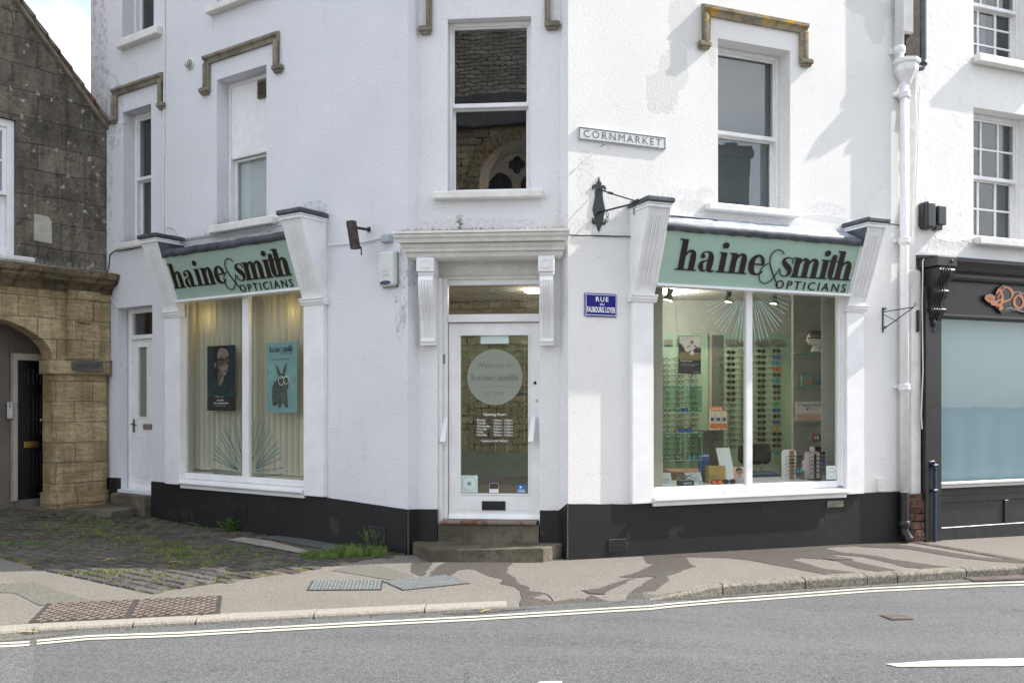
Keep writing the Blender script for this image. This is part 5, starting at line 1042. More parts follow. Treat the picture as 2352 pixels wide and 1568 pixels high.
# upper wall: polygon with window hole built as strips
a, b, z0, z1 = wN; zt = lambda s: gable_z(s)
for (x0, x1, y0a, y1f) in ((sA0, a, zc_b, None), (b, 0, zc_b, None)): m.quad((x0, 0, y0a), (x1, 0, y0a), (x1, 0, min(9.6, zt(x1))), (x0, 0, min(9.6, zt(x0))))
m.quad((a, 0, zc_b), (b, 0, zc_b), (b, 0, z0), (a, 0, z0)); m.quad((a, 0, z1), (b, 0, z1), (b, 0, zt(b)), (a, 0, zt(a)))
for u, v_, w_, x_ in (((a, z0), (a, z1), 0, 0), ((b, z1), (b, z0), 0, 0), ((a, z1), (b, z1), 0, 0), ((b, z0), (a, z0), 0, 0)): m.quad((u[0], 0, u[1]), (v_[0], 0, v_[1]), (v_[0], .28, v_[1]), (u[0], .28, u[1]))
m.build('upper_wall', 'stone_grey', A, FA, keep=True)
m = MB(); m.quad((0, 0, -.2), (0, 4.5, -.2), (0, 4.5, 5.43), (0, 0, 5.43)); m.build('side_wall', 'stone_grey', A, FA, keep=True)
sash_window(FA, wN, A, split=.45, rev=.05, fw=.09, sill=(wN[0]-.1, FA.s_(80, .1), .12), sillz=.07, bars=(0, 1), paint='white_gloss', gl='old_glass', blind=[(wN[0], wN[1], wN[2], wN[3], 'curtain_grey', 'grey_curtain')])
m = MB(); P_ = [FA.p(*q) for q in ((78, 492), (96, 494), (112, 499), (118, 510), (119, 560), (100, 556), (78, 552))]; m.prism([(x-.0, z) for x, z in P_], 0, .008); m.build('bare_plaster_patch', 'bare_plaster', A, FA)
# verge tiles + roof
m = MB(); n = 30
for i in range(n):
    s0 = .12-4.6*i/n; s1 = s0-4.6/n*1.25; z0_, z1_ = gable_z(s0), gable_z(s1)
    for k in range(1): m.add([(s0, -.10, z0_-.02), (s1, -.10, z1_-.02), (s1, 4.5, z1_-.02), (s0, 4.5, z0_-.02), (s0, -.10, z0_+.045), (s1, -.10, z1_+.012), (s1, 4.5, z1_+.012), (s0, 4.5, z0_+.045)], [(4, 7, 6, 5), (0, 1, 2, 3), (0, 4, 5, 1), (3, 2, 6, 7), (0, 3, 7, 4)])
m.build('roof_tiles', 'tile_red', A, FA)
m = MB(); m.add([(.05, -.06, gable_z(.05)-.08), (-4.6, -.06, gable_z(-4.6)-.08), (-4.6, -.06, gable_z(-4.6)-.021), (.05, -.06, gable_z(.05)-.021), (.05, .02, gable_z(.05)-.08), (-4.6, .02, gable_z(-4.6)-.08)], [(0, 3, 2, 1), (0, 1, 5, 4)]); m.build('verge_mortar', 'mould_stone', A, FA)
m = MB(); z_ = gable_z(0)-.14
for i in range(9):
    q0, q1 = math.pi+math.pi*i/9, math.pi+math.pi*(i+1)/9; cx_, r_ = .10, .07
    m.quad((cx_+r_*math.cos(q0), -.12, z_+r_*math.sin(q0)), (cx_+r_*math.cos(q1), -.12, z_+r_*math.sin(q1)), (cx_+r_*math.cos(q1), 4.4, z_+r_*math.sin(q1)), (cx_+r_*math.cos(q0), 4.4, z_+r_*math.sin(q0)))
m.add([(cx_+r_*math.cos(math.pi+math.pi*i/9), -.121, z_+r_*math.sin(math.pi+math.pi*i/9)) for i in range(10)], [tuple(range(10))]); m.build('gutter', 'dark_plastic', A, FA)
# cornice
m = MB(); h = zc_t-zc_b; prof = [(0, zc_b), (.13, zc_b), (.14, zc_b+h*.2), (.17, zc_b+h*.3), (.24, zc_b+h*.42), (.27, zc_b+h*.5), (.27, zc_b+h*.62), (.32, zc_b+h*.74), (.33, zc_b+h*.96), (.30, zc_b+h*1.02), (0, zc_b+h*1.15)]
ns = 60; v = []
for i in range(ns+1):
    s_ = sA0+(0.02-sA0)*i/ns; mit = 1 if i < ns else 0
    for (o_, z_) in prof:
        j = .016*noise.noise(Vector((s_*5, o_*9, z_*9)))+.012*noise.noise(Vector((s_*17, o_*9, z_*12))); v.append((s_+(o_*.35 if i == ns else 0)*0, -(o_+(j if o_ > 0 else 0)), z_+j))
k = len(prof); m.add(v, [(i*k+j, (i+1)*k+j, (i+1)*k+j+1, i*k+j+1) for i in range(ns) for j in range(k-1)]+[tuple(ns*k+j for j in range(k))], False); m.build('cornice', 'stone_cornice', A, FA)
# arch band: front face 0.10 proud, elliptical opening
AO = .10; jx = FA.s_(121, AO); zi1 = FA.z_(140, 824, AO); zi0 = FA.z_(140, 858, AO); cxA = jx-1.06; rax, raz = 1.06, .52
def rockgrid(m, fn, nu, nv, amp, sc_=4, seed=0, nrm=(0, -1, 0)):
    v = []
    for i in range(nu+1):
        for j in range(nv+1):
            p = Vector(fn(i/nu, j/nv)); d = noise.noise(p*sc_+Vector((seed, 0, 0)))+.5*noise.noise(p*sc_*2.7)+.7*noise.noise(Vector((p.x*2, p.y*2, p.z*11+seed))); v.append(p+Vector(nrm)*amp*d)
    m.add(v, [(i*(nv+1)+j, (i+1)*(nv+1)+j, (i+1)*(nv+1)+j+1, i*(nv+1)+j+1) for i in range(nu) for j in range(nv)], True)
m = MB()
def archz(s):
    t_ = (s-cxA)/rax; return zi1+raz*math.sqrt(max(0, 1-t_*t_)) if abs(t_) < 1 else zi1
SP = [sA0+(0-sA0)*0 for _ in range(0)]
rockgrid(m, lambda u, v_: ((lambda s: (s, -AO, archz(s)+(zc_b+.02-archz(s))*v_))(cxA-rax+(2*rax)*u)), 60, 14, .007)
rockgrid(m, lambda u, v_: (jx+(0-jx)*u, -AO, zi1+(zc_b+.02-zi1)*v_), 16, 20, .008)
rockgrid(m, lambda u, v_: (sA0+(cxA-rax-sA0)*u, -AO, -.1+(zc_b+.12)*v_), 12, 30, .012)
for i in range(40):   # soffit
    t0, t1 = math.pi*i/40, math.pi*(i+1)/40; p0 = (cxA+rax*math.cos(t0), zi1+raz*math.sin(t0)); p1 = (cxA+rax*math.cos(t1), zi1+raz*math.sin(t1)); m.quad((p0[0], -AO, p0[1]), (p1[0], -AO, p1[1]), (p1[0], .24, p1[1]), (p0[0], .24, p0[1]))
m.quad((0, -AO, zi1), (0, .0, zi1), (0, 0, zc_b), (0, -AO, zc_b))
m.build('arch', 'stone_gold', A, FA, keep=True)
m = MB(); ksx = FA.s_(152, AO)   # shallow pilaster strip with worn bracket on the right of the arch
rockgrid(m, lambda u, v_: (ksx+(FA.s_(226, AO)-ksx)*u, -AO-.035-.05*(v_ > .8)*(v_-.8)*4, zi1+.01+(zc_b-zi1)*v_), 10, 20, .008)
m.box(FA.s_(176, AO), FA.s_(206, AO), AO, AO+.08, FA.z_(190, 742, AO), FA.z_(190, 728, AO), .012); m.build('arch_pilaster', 'stone_gold', A, FA, keep=True)
m = MB(); nn = 40
def pier_fn(z0_, z1_, x0, x1, o_, r=.06):
    # wraps jamb side (deep) -> front -> right side
    path = [(x0, .22), (x0, -o_+r), (x0+r*.3, -o_+r*.3), (x0+r, -o_), ((x0+x1)/2, -o_-.006), (x1-r*.6, -o_), (x1, -o_+r*.6), (x1, .02)]
    L = [0]
    for p, q in zip(path, path[1:]): L.append(L[-1]+math.hypot(q[0]-p[0], q[1]-p[1]))
    def fn(u, v_):
        d = u*L[-1]
        for i in range(len(path)-1):
            if d <= L[i+1]+1e-9: t_ = (d-L[i])/(L[i+1]-L[i]); return (path[i][0]+(path[i+1][0]-path[i][0])*t_, path[i][1]+(path[i+1][1]-path[i][1])*t_, z0_+(z1_-z0_)*v_)
    return fn
rockgrid(m, pier_fn(.0, zi0, jx, -.02, AO), 46, 50, .010, 3); m.build('pier', 'stone_gold', A, FA, keep=True)
m = MB(); rockgrid(m, pier_fn(.0, .42, jx-.03, .0, AO+.06, .1), 40, 14, .028, 3, 7); zt_ = .42; m.add([(jx-.03, .3, zt_-.03), (jx, -AO-.05, zt_-.03), (-.0, -AO-.05, zt_-.02), (0, .1, zt_)], [(0, 1, 2, 3)]); m.build('pier_base', 'stone_gold', A, FA, keep=True)
m = MB(); rockgrid(m, pier_fn(zi0, zi1, jx-.045, .015, AO+.05, .05), 40, 6, .010, 3, 3); m.quad((jx-.045, .22, zi1), (jx-.045, -AO-.05, zi1), (.015, -AO-.05, zi1), (.015, .02, zi1)); m.quad((jx-.045, .45, zi0), (.015, .02, zi0), (.015, -AO-.05, zi0), (jx-.045, -AO-.05, zi0)); m.build('impost', 'stone_gold', A, FA, keep=True)
# passage behind the arch
plain('frame_beige', (.40, .36, .30), .6, var=.1); plain('passage_wall', (.14, .125, .11), .9, var=.15, scale=2, bmp=.3, bs=12)  # passage wall colour darkened to carry the deep shade of the tunnel
PO = -.42
dx0, dx1 = FA.s_(39, PO), FA.s_(104, PO); dz0 = FA.z_(75, 1147, PO); dz1 = FA.z_(75, 828, PO)
m = MB(); holed(m, -7, 0.3, -.2, 3.4, [(dx0, dx1, dz0, dz1)], PO, .12); m.quad((-7, .42, 2.95), (jx+.2, .42, 2.95), (jx+.2, .2, 2.95), (-7, .2, 2.95)); m.quad((-7, .30, zc_t), (0, .30, zc_t), (0, .30, 2.6), (-7, .30, 2.6))
m.box(FA.s_(22, PO), FA.s_(28, PO), PO, PO+.03, .1, dz1+.25); m.build('passage_wall', 'passage_wall', A, FA, keep=True)
g = sub('passage_door', A, FA, ((dx0+dx1)/2, PO, dz0))
m = MB(); fw = .09; m.box(dx0-fw, dx0, PO-.08, PO+.03, dz0, dz1+fw, .004); m.box(dx1, dx1+fw*1.3, PO-.08, PO+.03, dz0, dz1+fw, .004); m.box(dx0, dx1, PO-.08, PO+.028, dz1, dz1+fw, .004); m.build('door_frame', 'frame_beige', g, FA)
m = MB(); m.box(dx0, dx1, PO-.06, PO-.01, dz0+.01, dz1, .002); W_ = dx1-dx0; H_ = dz1-dz0
for cx_ in (.3, .7):
    for (y0, y1) in ((.06, .22), (.27, .55), (.62, .75), (.80, .92)):
        pass
for sx0, sx1 in ((.14, .44), (.56, .86)):
    for y0, y1 in ((.09, .36), (.45, .76), (.82, .94)):
        q0, q1, r0, r1 = dx0+W_*sx0, dx0+W_*sx1, dz0+H_*y0, dz0+H_*y1
        for a_ in ((q0, q1, r0, r0+.015), (q0, q1, r1-.015, r1), (q0, q0+.015, r0, r1), (q1-.015, q1, r0, r1)): m.box(a_[0], a_[1], PO-.01, PO+.002, a_[2], a_[3], .003)
        m.box(q0+.05, q1-.05, PO-.01, PO-.002, r0+.05, r1-.05, .006)
m.build('door_leaf', 'black_gloss', g, FA); m = MB(); m.ball((dx1-.07, PO+.05, dz0+H_*.57), .028, n=10); m.tube([(dx1-.07, PO, dz0+H_*.57), (dx1-.07, PO+.04, dz0+H_*.57)], .01, 8); m.build('door_knob', 'brass', g, FA)
m = MB(); cx_ = (dx0+dx1)/2; m.box(cx_-.09, cx_+.09, PO-.01, PO+.008, dz0+H_*.375, dz0+H_*.42, .004); m.build('letter_plate', 'brass', g, FA)
it = thing('door_intercom', 'silver door entry intercom panel beside the black archway door', 'intercom', FA, (FA.s_(22, PO+.03), PO+.03, FA.z_(22, 960, PO)))
m = MB(); a, b = FA.s_(14.5, PO+.03), FA.s_(29.5, PO+.03); z0, z1 = FA.z_(22, 962, PO), FA.z_(22, 922, PO); m.box(a, b, PO+.03, PO+.07, z0, z1, .008); m.build('panel', 'steel', it, FA); m = MB()
for i in range(5): m.box(a+.03, a+.05, PO+.07, PO+.075, z0+.05+.03*i, z0+.065+.03*i, .002)
m.build('buttons', 'white_enamel', it, FA); m = MB(); m.box(a+.025, b-.03, PO+.07, PO+.073, z1-.09, z1-.03); m.build('speaker_grille', 'dark_plastic', it, FA)
# plaque
pl = thing('name_plaque', 'oval ended slate plaque reading Archway Court on the stone pier', 'plaque', FA, (FA.s_(201, .17), .17, FA.z_(201, 852, .17)))
a, b = FA.s_(165, .17), FA.s_(236, .17); z0, z1 = FA.z_(201, 853, .17), FA.z_(201, 828, .17); c_ = (z0+z1)/2; hh = (z1-z0)/2
pts = [(a, c_-hh*.65), (a+.02, c_-hh*.8), ((a+b)/2, c_-hh), (b-.02, c_-hh*.8), (b, c_-hh*.65), (b, c_+hh*.65), (b-.02, c_+hh*.8), ((a+b)/2, c_+hh), (a+.02, c_+hh*.8), (a, c_+hh*.65)]
plain('plaque_slate', (.10, .095, .09), .6, var=.3, scale=9, bmp=.3); plain('plaque_ink', (.03, .03, .03), .8)
MB().prism(pts, .145, .178).build('plaque_plate', 'plaque_slate', pl, FA); m = MB(); m.text("ARCHWAY COURT", (a+.04, -.1785, c_-hh*.3), UX, UZ, b-a-.08, hh*.75, .0008, bold=.01); m.build('lettering', 'plaque_ink', pl, FA)
# spikes helper
def spikes(lab, f, s0, s1, o, z, n=90, h=.10, grp='bird spike strips'):
    m = MB(); random.seed(int(s0*100)); m.box(s0, s1, o-.02, o+.02, z-.002, z+.004)
    for i in range(n):
        s_ = s0+(s1-s0)*(i+random.random()*.8)/n; dx = random.uniform(-.04, .04); do = random.uniform(-.06, .06); hh = h*random.uniform(.7, 1.1); w = .0017
        m.add([(s_-w, -o, z), (s_+w, -o, z), (s_+dx, -o-do, z+hh), (s_, -o+.002, z)], [(0, 1, 2), (1, 3, 2), (3, 0, 2)])
    return tag(m.build('bird_spikes', 'steel', None, f), lab, 'bird spikes', grp)
spikes('long row of bird spikes along the stone cornice above the archway', FA, sA0+2.2, -.1, .18, zc_t+.03, 200, .11)
spikes('bird spikes on the sill of the half boarded window', FL, wB[0]-.05, wB[1]+.05, .03, wB[2]+.0, 70, .13)
spikes('bird spikes on the sill of the narrow window by the stone gable', FL, wA[0]-.02, wA[1]+.05, .03, wA[2]+.0, 50, .12)
aL, bL = SFL['s']; zL = SFL['zf'][1]
spikes('bird spikes along the lead roof of the left shopfront', FL, aL, bL, .05, zL+.22, 170, .12)
spikes('bird spikes above the right console of the left shopfront', FL, bL-.02, bL+.35, .1, ztL+.076, 34, .12)
spikes('bird spikes above the left console of the right shopfront', FR, SFR['s'][0]-.3, SFR['s'][0]+.05, .1, ztR+.076, 36, .12)
spikes('sparse bird spikes along the lead roof of the right shopfront', FR, SFR['s'][0]+.05, SFR['s'][0]+.8, .06, zf1R+.2, 40, .09)
# chimney behind the roof
ch = thing('brick_chimney', 'dark brick chimney seen beyond the tiled gable', 'chimney', None, at(184, 340, 15.5)); x0 = at(168, 0, 15.5)[0]; x1 = at(232, 0, 15.5)[0]
m = MB(); m.box(x0, x1, -16.2, -15.5, 4.5, at(0, 215, 15.5)[2]); m.box(x0-.04, x1, -16.24, -15.46, at(0, 215, 15.5)[2], at(0, 198, 15.5)[2]); m.build('stack', 'brick_dark', ch, FW); m = MB(); m.box(x0+.03, x1-.03, -16.1, -15.6, at(0, 198, 15.5)[2], at(0, 193, 15.5)[2]+.02, .03); m.build('mortar_cap', 'moss_mat', ch, FW)
ch.location = (x0, 15.5, 4.5)
# white board filling the joint between the two buildings
m = MB(); m.box(-.0, .10, -.16, -.02, .3, FA.z_(246, 690, -.05)); m.build('joint_board', 'old_white', A, FA)
# ---------------------------------------------------------------- neighbour shop (right)
Nb = thing('black_shop_building', 'white building with black shopfront and blue window blind', 'building', FR, (RS1+1.5, 0, 0))
n0 = FR.s_(2094, 0); n1 = n0+4.6; NO = -.03
wN1 = (FR.s_(2236, NO), FR.s_(2236, NO)+1.0, FR.z_(2236, 545, NO), FR.z_(2236, 246, NO)); wN2 = (wN1[0], wN1[1], FR.z_(2236, 128, NO), FR.z_(2236, 128, NO)+1.5)
sz1 = FR.z_(2130, 600, .1); shN = (FR.s_(2150, 0), n1-.4, .2, sz1-.2)
holed(MB(), n0, n1, -.4, 9.2, [wN1, wN2, shN], NO, .3).build('front_wall', 'render_neighbour', Nb, FR, keep=True)
m = MB(); m.quad((n1, .03, -.4), (n1, .03, 9.2), (n1, 8, 9.2), (n1, 8, -.4)); m.quad((n0, .03, 9.19), (n1, .03, 9.19), (n1, 8, 9.19), (n0, 8, 9.19)); m.build('rear_walls', 'render_neighbour', Nb, FR)
m = MB(); m.box(n0+.1, n1-.1, -1.3, -1.25, .2, 9); m.build('room_lining', 'dark_inside', Nb, FR)
sash_window(FR, wN1, Nb, split=.5, rev=.20, fw=.05, bars=(2, 1), sill=(wN1[0]-.02, wN1[1]+.3, .09), sillz=.10, low_bars=(2, 1), blind=[(wN1[0]+.72, wN1[0]+.9, wN1[2], wN1[3], 'curtain_grey', 'curtain')])
sash_window(FR, wN2, Nb, split=.5, rev=.20, fw=.05, bars=(2, 2), sill=(wN2[0]-.03, wN2[1]+.3, .09), sillz=.11, low_bars=(2, 2), blind=[(wN2[0]+.3, wN2[0]+.55, wN2[2], wN2[3], 'curtain_grey', 'curtain')])
# messy strip between the buildings
m = MB(); rockgrid(m, lambda u, v_: (RS1+.0+(n0+.06-RS1)*u, -.005+.06*math.sin(u*3.1), 3.0+5.5*v_), 5, 60, .02, 3, 2); m.build('joint_wall', 'old_white', Nb, FR, keep=True)
m = MB(); x0 = FR.s_(2092, .08); x1 = FR.s_(2122, .08); m.box(x0, x1, -.1, .06, .42, 3.2, .03); m.build('corner_shaft', 'old_white', Nb, FR)
m = MB(); rockgrid(m, lambda u, v_: (x0-.01+(x1-x0+.04)*u, -.07-.02*math.sin(u*3.1), -.1+.55*v_), 8, 14, .03, 6, 4); m.build('broken_brick_base', 'broken', Nb, FR, keep=True) if 'broken' in MATS else None
sh = sub('shopfront', Nb, FR, ((shN[0]+shN[1])/2, 0, 0)); xs0 = FR.s_(2125, .12); xp = FR.s_(2163, .10)
zcor = FR.z_(2130, 588, .2); zfb = FR.z_(2170, 728, .02); zft = FR.z_(2170, 642, .02); zgl = FR.z_(2170, 1112, 0); zbs = FR.z_(2150, 1225, .05)
m = MB(); h = .24; m.profile([(-.02, zcor-h), (.10, zcor-h), (.12, zcor-h+.03), (.12, zcor-h+.07), (.18, zcor-h+.10), (.20, zcor-h+.16), (.26, zcor-.04), (.26, zcor-.01), (-.02, zcor)], xp-.05, n1-.35); m.build('cornice', 'black_paint', sh, FR)
m = MB(); m.profile([(-.02, zcor), (.27, zcor-.008), (.27, zcor+.004), (-.02, zcor+.05)], xs0-.02, n1-.35); m.build('lead_flashing', 'lead', sh, FR)
m = MB(); m.box(xs0, xp, -.05, .10, zbs-.1, zfb+.1, .004); m.box(xs0+.0, xs0+.05, -.05, .13, zbs-.1, zfb+.35, .004); m.build('pilaster', 'black_paint', sh, FR)
m = MB(); zz = zcor; m.box(xs0-.0, xp+.03, 0, .30, zz-.12, zz-.008, .005); m.ball((xp-.06, .30, zz-.06), .022); H = .62; zb = zz-.13-H
ctrl = [(.28, 1), (.30, .93), (.29, .84), (.25, .76), (.20, .70), (.19, .62), (.205, .55), (.195, .47), (.16, .4), (.15, .28), (.16, .2), (.13, .1), (.10, 0)]
m.profile([(0, zb)]+[(o_, zb+H*t_) for o_, t_ in ctrl][::-1]+[(0, zb+H)], xs0+.05, xp-.01)
for k in range(4): xx = xs0+.08+.04*k; m.tube([(xx, o_+.004, zb+H*t_) for o_, t_ in ctrl], .012, 6)
for t_, r_ in ((.93, .035), (.55, .024), (.2, .022)): m.tube([(xs0+.045, .27 if t_ > .9 else (.19 if t_ > .5 else .15), zb+H*t_), (xp-.005, .27 if t_ > .9 else (.19 if t_ > .5 else .15), zb+H*t_)], r_, 10)
m.ball(((xs0+xp)/2+.01, .10, zb-.03), .035, (1, 1, 1.6)); m.ball(((xs0+xp)/2+.01, .09, zb-.11), .022, (1, 1, 1.8)); m.build('carved_console', 'black_paint', sh, FR)
m = MB(); m.box(xp, n1-.35, -.05, .045, zfb+.04, zcor-.2, .003); m.profile([(-.05, zfb-.01), (.06, zfb-.01), (.075, zfb+.01), (.06, zfb+.04), (-.05, zfb+.04)], xp, n1-.35); m.build('fascia', 'black_paint', sh, FR)
m = MB(); m.box(xp, xp+.03, -.06, .03, zgl, zfb, .003); zst_ = zgl; m.profile([(-.05, zst_-.05), (.07, zst_-.05), (.085, zst_-.035), (.07, zst_-.008), (-.05, zst_)], xp-.03, n1-.35); m.build('window_frame', 'black_paint', sh, FR)
m = MB(); m.profile([(-.04, zst_-.0), (.03, zst_-.001), (.03, zst_+.022), (-.04, zst_+.03)], xp+.03, n1-.38); m.build('worn_sill', 'old_white', sh, FR)
m = MB(); m.box(xp-.02, n1-.35, -.05, .03, zbs-.3, zst_-.051, .003); m.box(xp-.01, n1-.35, .03, .05, zst_-.22, zst_-.14, .006); m.box(xp-.01, n1-.35, .03, .055, zbs-.1, zbs+.07, .006); xq = FR.s_(2312, .05); m.box(xq-.03, xq+.035, .03, .052, zbs+.071, zst_-.221, .004); m.box(xq+1.0, xq+1.06, .03, .052, zbs+.071, zst_-.221, .004); m.build('stallriser', 'black_paint', sh, FR)
m = MB(); m.box(xp+.03, n1-.38, -.03, -.025, zst_+.02, zfb-.01); m.build('pane', 'shop_glass', sh, FR)
m = MB(); v = []; nn = 60
for i in range(nn+1):
    x = xp+.04+(n1-.45-xp)*i/nn; v += [(x, .09+.008*math.sin(i*.9)+.004*math.sin(i*2.3), zst_+.02), (x, .09+.002*math.sin(i*.9), zfb-.25), (x, .09, zfb+.1)]
m.add(v, [(i*3+j, i*3+3+j, i*3+4+j, i*3+1+j) for i in range(nn) for j in range(2)], True); m.build('blue_blind', 'blue_blind', sh, FR)
# carved sign on the neighbour
plain('sign_orange', (.62, .25, .12), .5, var=.15); plain('sign_silver', (.35, .36, .38), .5)
sg = sub('carved_sign', Nb, FR, (FR.s_(2300, .06), .06, zft)); s0, zc_ = FR.p(2258, 686, .06); kq = FR.s_(2359, .06)-s0; kq /= 101.   # metres per photo pixel here
O = (s0, -.047, zc_)
kz = (FR.z_(2300, 640, .06)-FR.z_(2300, 740, .06))/100
sc2 = lambda pts, w=None: [(x*kq, y*kz, *( (q*kq,) if True else ())) for x, y, q in pts]
blob = [(0, 0), (5, 9), (14, 13), (24, 8), (30, 14), (33, 28), (45, 35), (60, 26), (80, 18), (100, 14), (118, 16), (140, 18), (170, 12), (186, 0), (180, -16), (150, -22), (118, -30), (100, -30), (84, -22), (60, -26), (40, -32), (24, -16), (8, -9)]
m = MB(); m.plate(O, UX, UZ, [(x*kq, y*kz) for x, y in blob], .03); m.build('sign_backboard', 'black_gloss', sg, FR)
def nibs(m, O, strokes, d, off, ang=math.radians(40), wn=6.5, wt=1.5):
    for i, st_ in enumerate(strokes):
        q = []
        for j, (x, y) in enumerate(st_):
            a_ = st_[max(0, j-1)]; b_ = st_[min(len(st_)-1, j+1)]; th = math.atan2(b_[1]-a_[1], b_[0]-a_[0]); q.append((x*kq, y*kz, (wt+(wn-wt)*abs(math.sin(th-ang)))*kq))
        m.stroke(O, UX, UZ, q, d, off+i*.0004, 6)
letters = [[(26, 12), (34, 22), (40, 6), (38, -10), (34, -24)], [(28, 2), (46, 28), (62, 20), (60, 4), (44, -4), (38, 0)], [(14, -10), (34, -14), (40, -22)], [(22, 0), (8, 6), (3, 2), (10, -4), (24, -6), (40, 2)],
 [(78, 14), (68, 4), (68, -10), (78, -18), (88, -8), (86, 6), (78, 14)], [(112, 12), (98, 8), (96, -4), (108, -10), (114, 2), (112, -20), (100, -26), (94, -18)], [(114, 12), (112, -8)], [(140, 14), (128, 4), (130, -12), (142, -14)], [(160, 14), (152, 0), (158, -14), (168, -10)]]
m = MB(); nibs(m, O, letters, .006, .032); m.build('sign_letters', 'sign_orange', sg, FR)
m = MB(); nibs(m, O, [[(46, -22), (60, -18), (74, -22), (92, -26), (112, -26)], [(4, 7), (14, 10), (24, 4)], [(30, 18), (40, 31), (54, 28)], [(64, 16), (76, 20), (96, 14)]], .004, .0315, wn=2, wt=1); m.build('sign_scrolls', 'sign_silver', sg, FR)
if 1:
    stone_mat('broken', (.12, .06, .045), (.25, .15, .11), (.02, .02, .022), blocks=(.2, .09, .008, .05, 5), mortar=(.16, .15, .13), bstr=1)
    m = MB(); rockgrid(m, lambda u, v_: (x0-.0, 0, 0), 1, 1, 0) if 0 else None
    xa, xb = FR.s_(2092, .1), FR.s_(2122, .1); rockgrid(m, lambda u, v_: (xa+(xb-xa)*u, -.09-.02*math.sin(u*3.1), -.15+.66*v_), 8, 16, .03, 6, 4); m.build('broken_brick_base', 'broken', Nb, FR, keep=True)
# ---------------------------------------------------------------- things on the walls
def pipe_thing():
    t = thing('downpipe', 'tall white rainwater downpipe with hopper head and black painted foot', 'downpipe', FR, (FR.s_(2077, .1), .1, 0)); oc = .075
    s_ = FR.s_(2077, oc); z_hop0, z_hop1 = FR.z_(2077, 190, oc), FR.z_(2077, 146, oc+.05); zb = FR.z_(2077, 1130, oc)
    m = MB(); m.lathe([(.052, zb), (.052, z_hop0)], (s_, oc, 0), 18)
    for y in (218, 552, 888): z = FR.z_(2077, y, oc); m.lathe([(.056, z-.05), (.068, z-.045), (.068, z-.01), (.062, z), (.068, z+.01), (.068, z+.03), (.056, z+.035)], (s_, oc, 0), 18); m.box(s_-.10, s_+.10, 0.0, .03, z-.02, z+.015, .004)
    m.build('pipe', 'white_paint', t, FR)
    m = MB(); m.lathe([(.056, z_hop0-.02), (.075, z_hop0+.02), (.12, z_hop0+.10), (.135, z_hop0+.13), (.135, z_hop0+.20), (.16, z_hop0+.22), (.16, z_hop0+.26)], (s_+.02, oc+.01, 0), 8, smooth=False); m.build('hopper_head', 'white_paint', t, FR)
    s2 = FR.s_(2066, oc); m = MB(); m.lathe([(.052, z_hop0+.2), (.052, 9)], (s2, oc, 0), 16); z = FR.z_(2066, 125, oc); m.lathe([(.056, z), (.066, z+.01), (.066, z+.08), (.056, z+.09)], (s2, oc, 0), 16); m.box(s2-.09, s2+.09, 0, .03, z+.01, z+.07, .004); m.build('upper_pipe', 'white_paint', t, FR)
    m = MB(); zg = pave_z(3.8, 10.5); m.tube([(s_, oc, zb), (s_, oc, zg+.2), (s_, oc+.0, zg+.12), (s_+.02, oc+.06, zg+.03)], .053, 16); m.lathe([(.058, zg+.17), (.066, zg+.18), (.066, zg+.24), (.058, zg+.25)], (s_, oc, 0), 16); m.build('black_foot', 'black_paint', t, FR)
pipe_thing()
m = MB(); s_, z_ = FR.p(2116, 150, .1); m.tube([(s_+.03, .1, 8.8), (s_+.03, .1, z_+.02), (s_+.01, .1, z_-.03), (s_-.10, .1, z_-.05)], .038, 14); m.lathe([(.046, z_+.0), (.046, z_+.05)], (s_+.03, .1, 0), 14); tag(m.build('soil_pipe', 'lead', None, FR), 'dark blue black waste pipe bending into the white hopper head', 'pipe')
m = MB(); s_, z_ = FR.p(2098, 72, .12); m.box(s_-.11, s_+.08, -.02, .06, z_, 8.5, .02); m.add([], []); tag(m.build('boxed_flue', 'old_white', None, FR), 'white boxed casing ending above the hopper head', 'casing')
m = MB(); m.box(FR.s_(2082, .03), FR.s_(2124, .03), -.03, .02, FR.z_(2100, 146, .02), 8.5); tag(m.build('dark_recess', 'rusty_metal', None, FR), 'dark grimy gap behind the pipes between the two white buildings', 'gap')
def cable(lab, f, pts, r=.007, mat='old_white', o=.012, name='cable', grp='cables on the walls'):
    m = MB(); m.tube([(*((f.s_(p[0], o),)), p[2] if len(p) > 2 else o, f.z_(p[0], p[1], o)) for p in pts], r, 6); return tag(m.build(name, mat, None, f), lab, 'cable', grp)
cable('painted vertical cable on the left wall beside the narrow windows', FL, [(378, -200), (378, 100), (376.5, 250), (377, 330), (375, 420), (376, 540)], .011)
cable('painted cable from the left shopfront console to the grey junction box', FL, [(652, 556), (560, 565), (500, 563), (478, 520), (450, 515)][:0] or [(743, 500), (747, 498), (749, 510), (750, 552), (756, 564), (800, 560), (840, 555), (876, 547)], .008)
cable('white cable along the wall above the lead roof of the left shopfront', FL, [(380, 520), (402, 523), (410, 541), (425, 548), (500, 536), (600, 516), (648, 506)], .007)
cable('black cable from the canopy to the left console of the right shopfront', FR, [(1308, 540), (1330, 541), (1360, 541), (1420, 543), (1449, 543), (1453, 530), (1453, 470), (1462, 463)], .007, 'black_metal')
cable('painted cable above the lead roof of the right shopfront', FR, [(1548, 500), (1600, 503), (1700, 512), (1800, 523), (1880, 531), (1932, 534), (1941, 520), (1948, 509), (1975, 512)], .008)
cable('cable from the right console to the downpipe', FR, [(2040, 514), (2060, 516), (2072, 518)], .006, 'black_metal')
cable('white cable running down the neighbouring wall beside the hopper', FR, [(2108, 210), (2104, 320), (2100, 420), (2096, 560)], .008, 'old_white', .09)
cable('second white cable beside the downpipe of the black shop', FR, [(2112, 200), (2108, 340), (2103, 440), (2100, 520)], .007, 'old_white', .09)
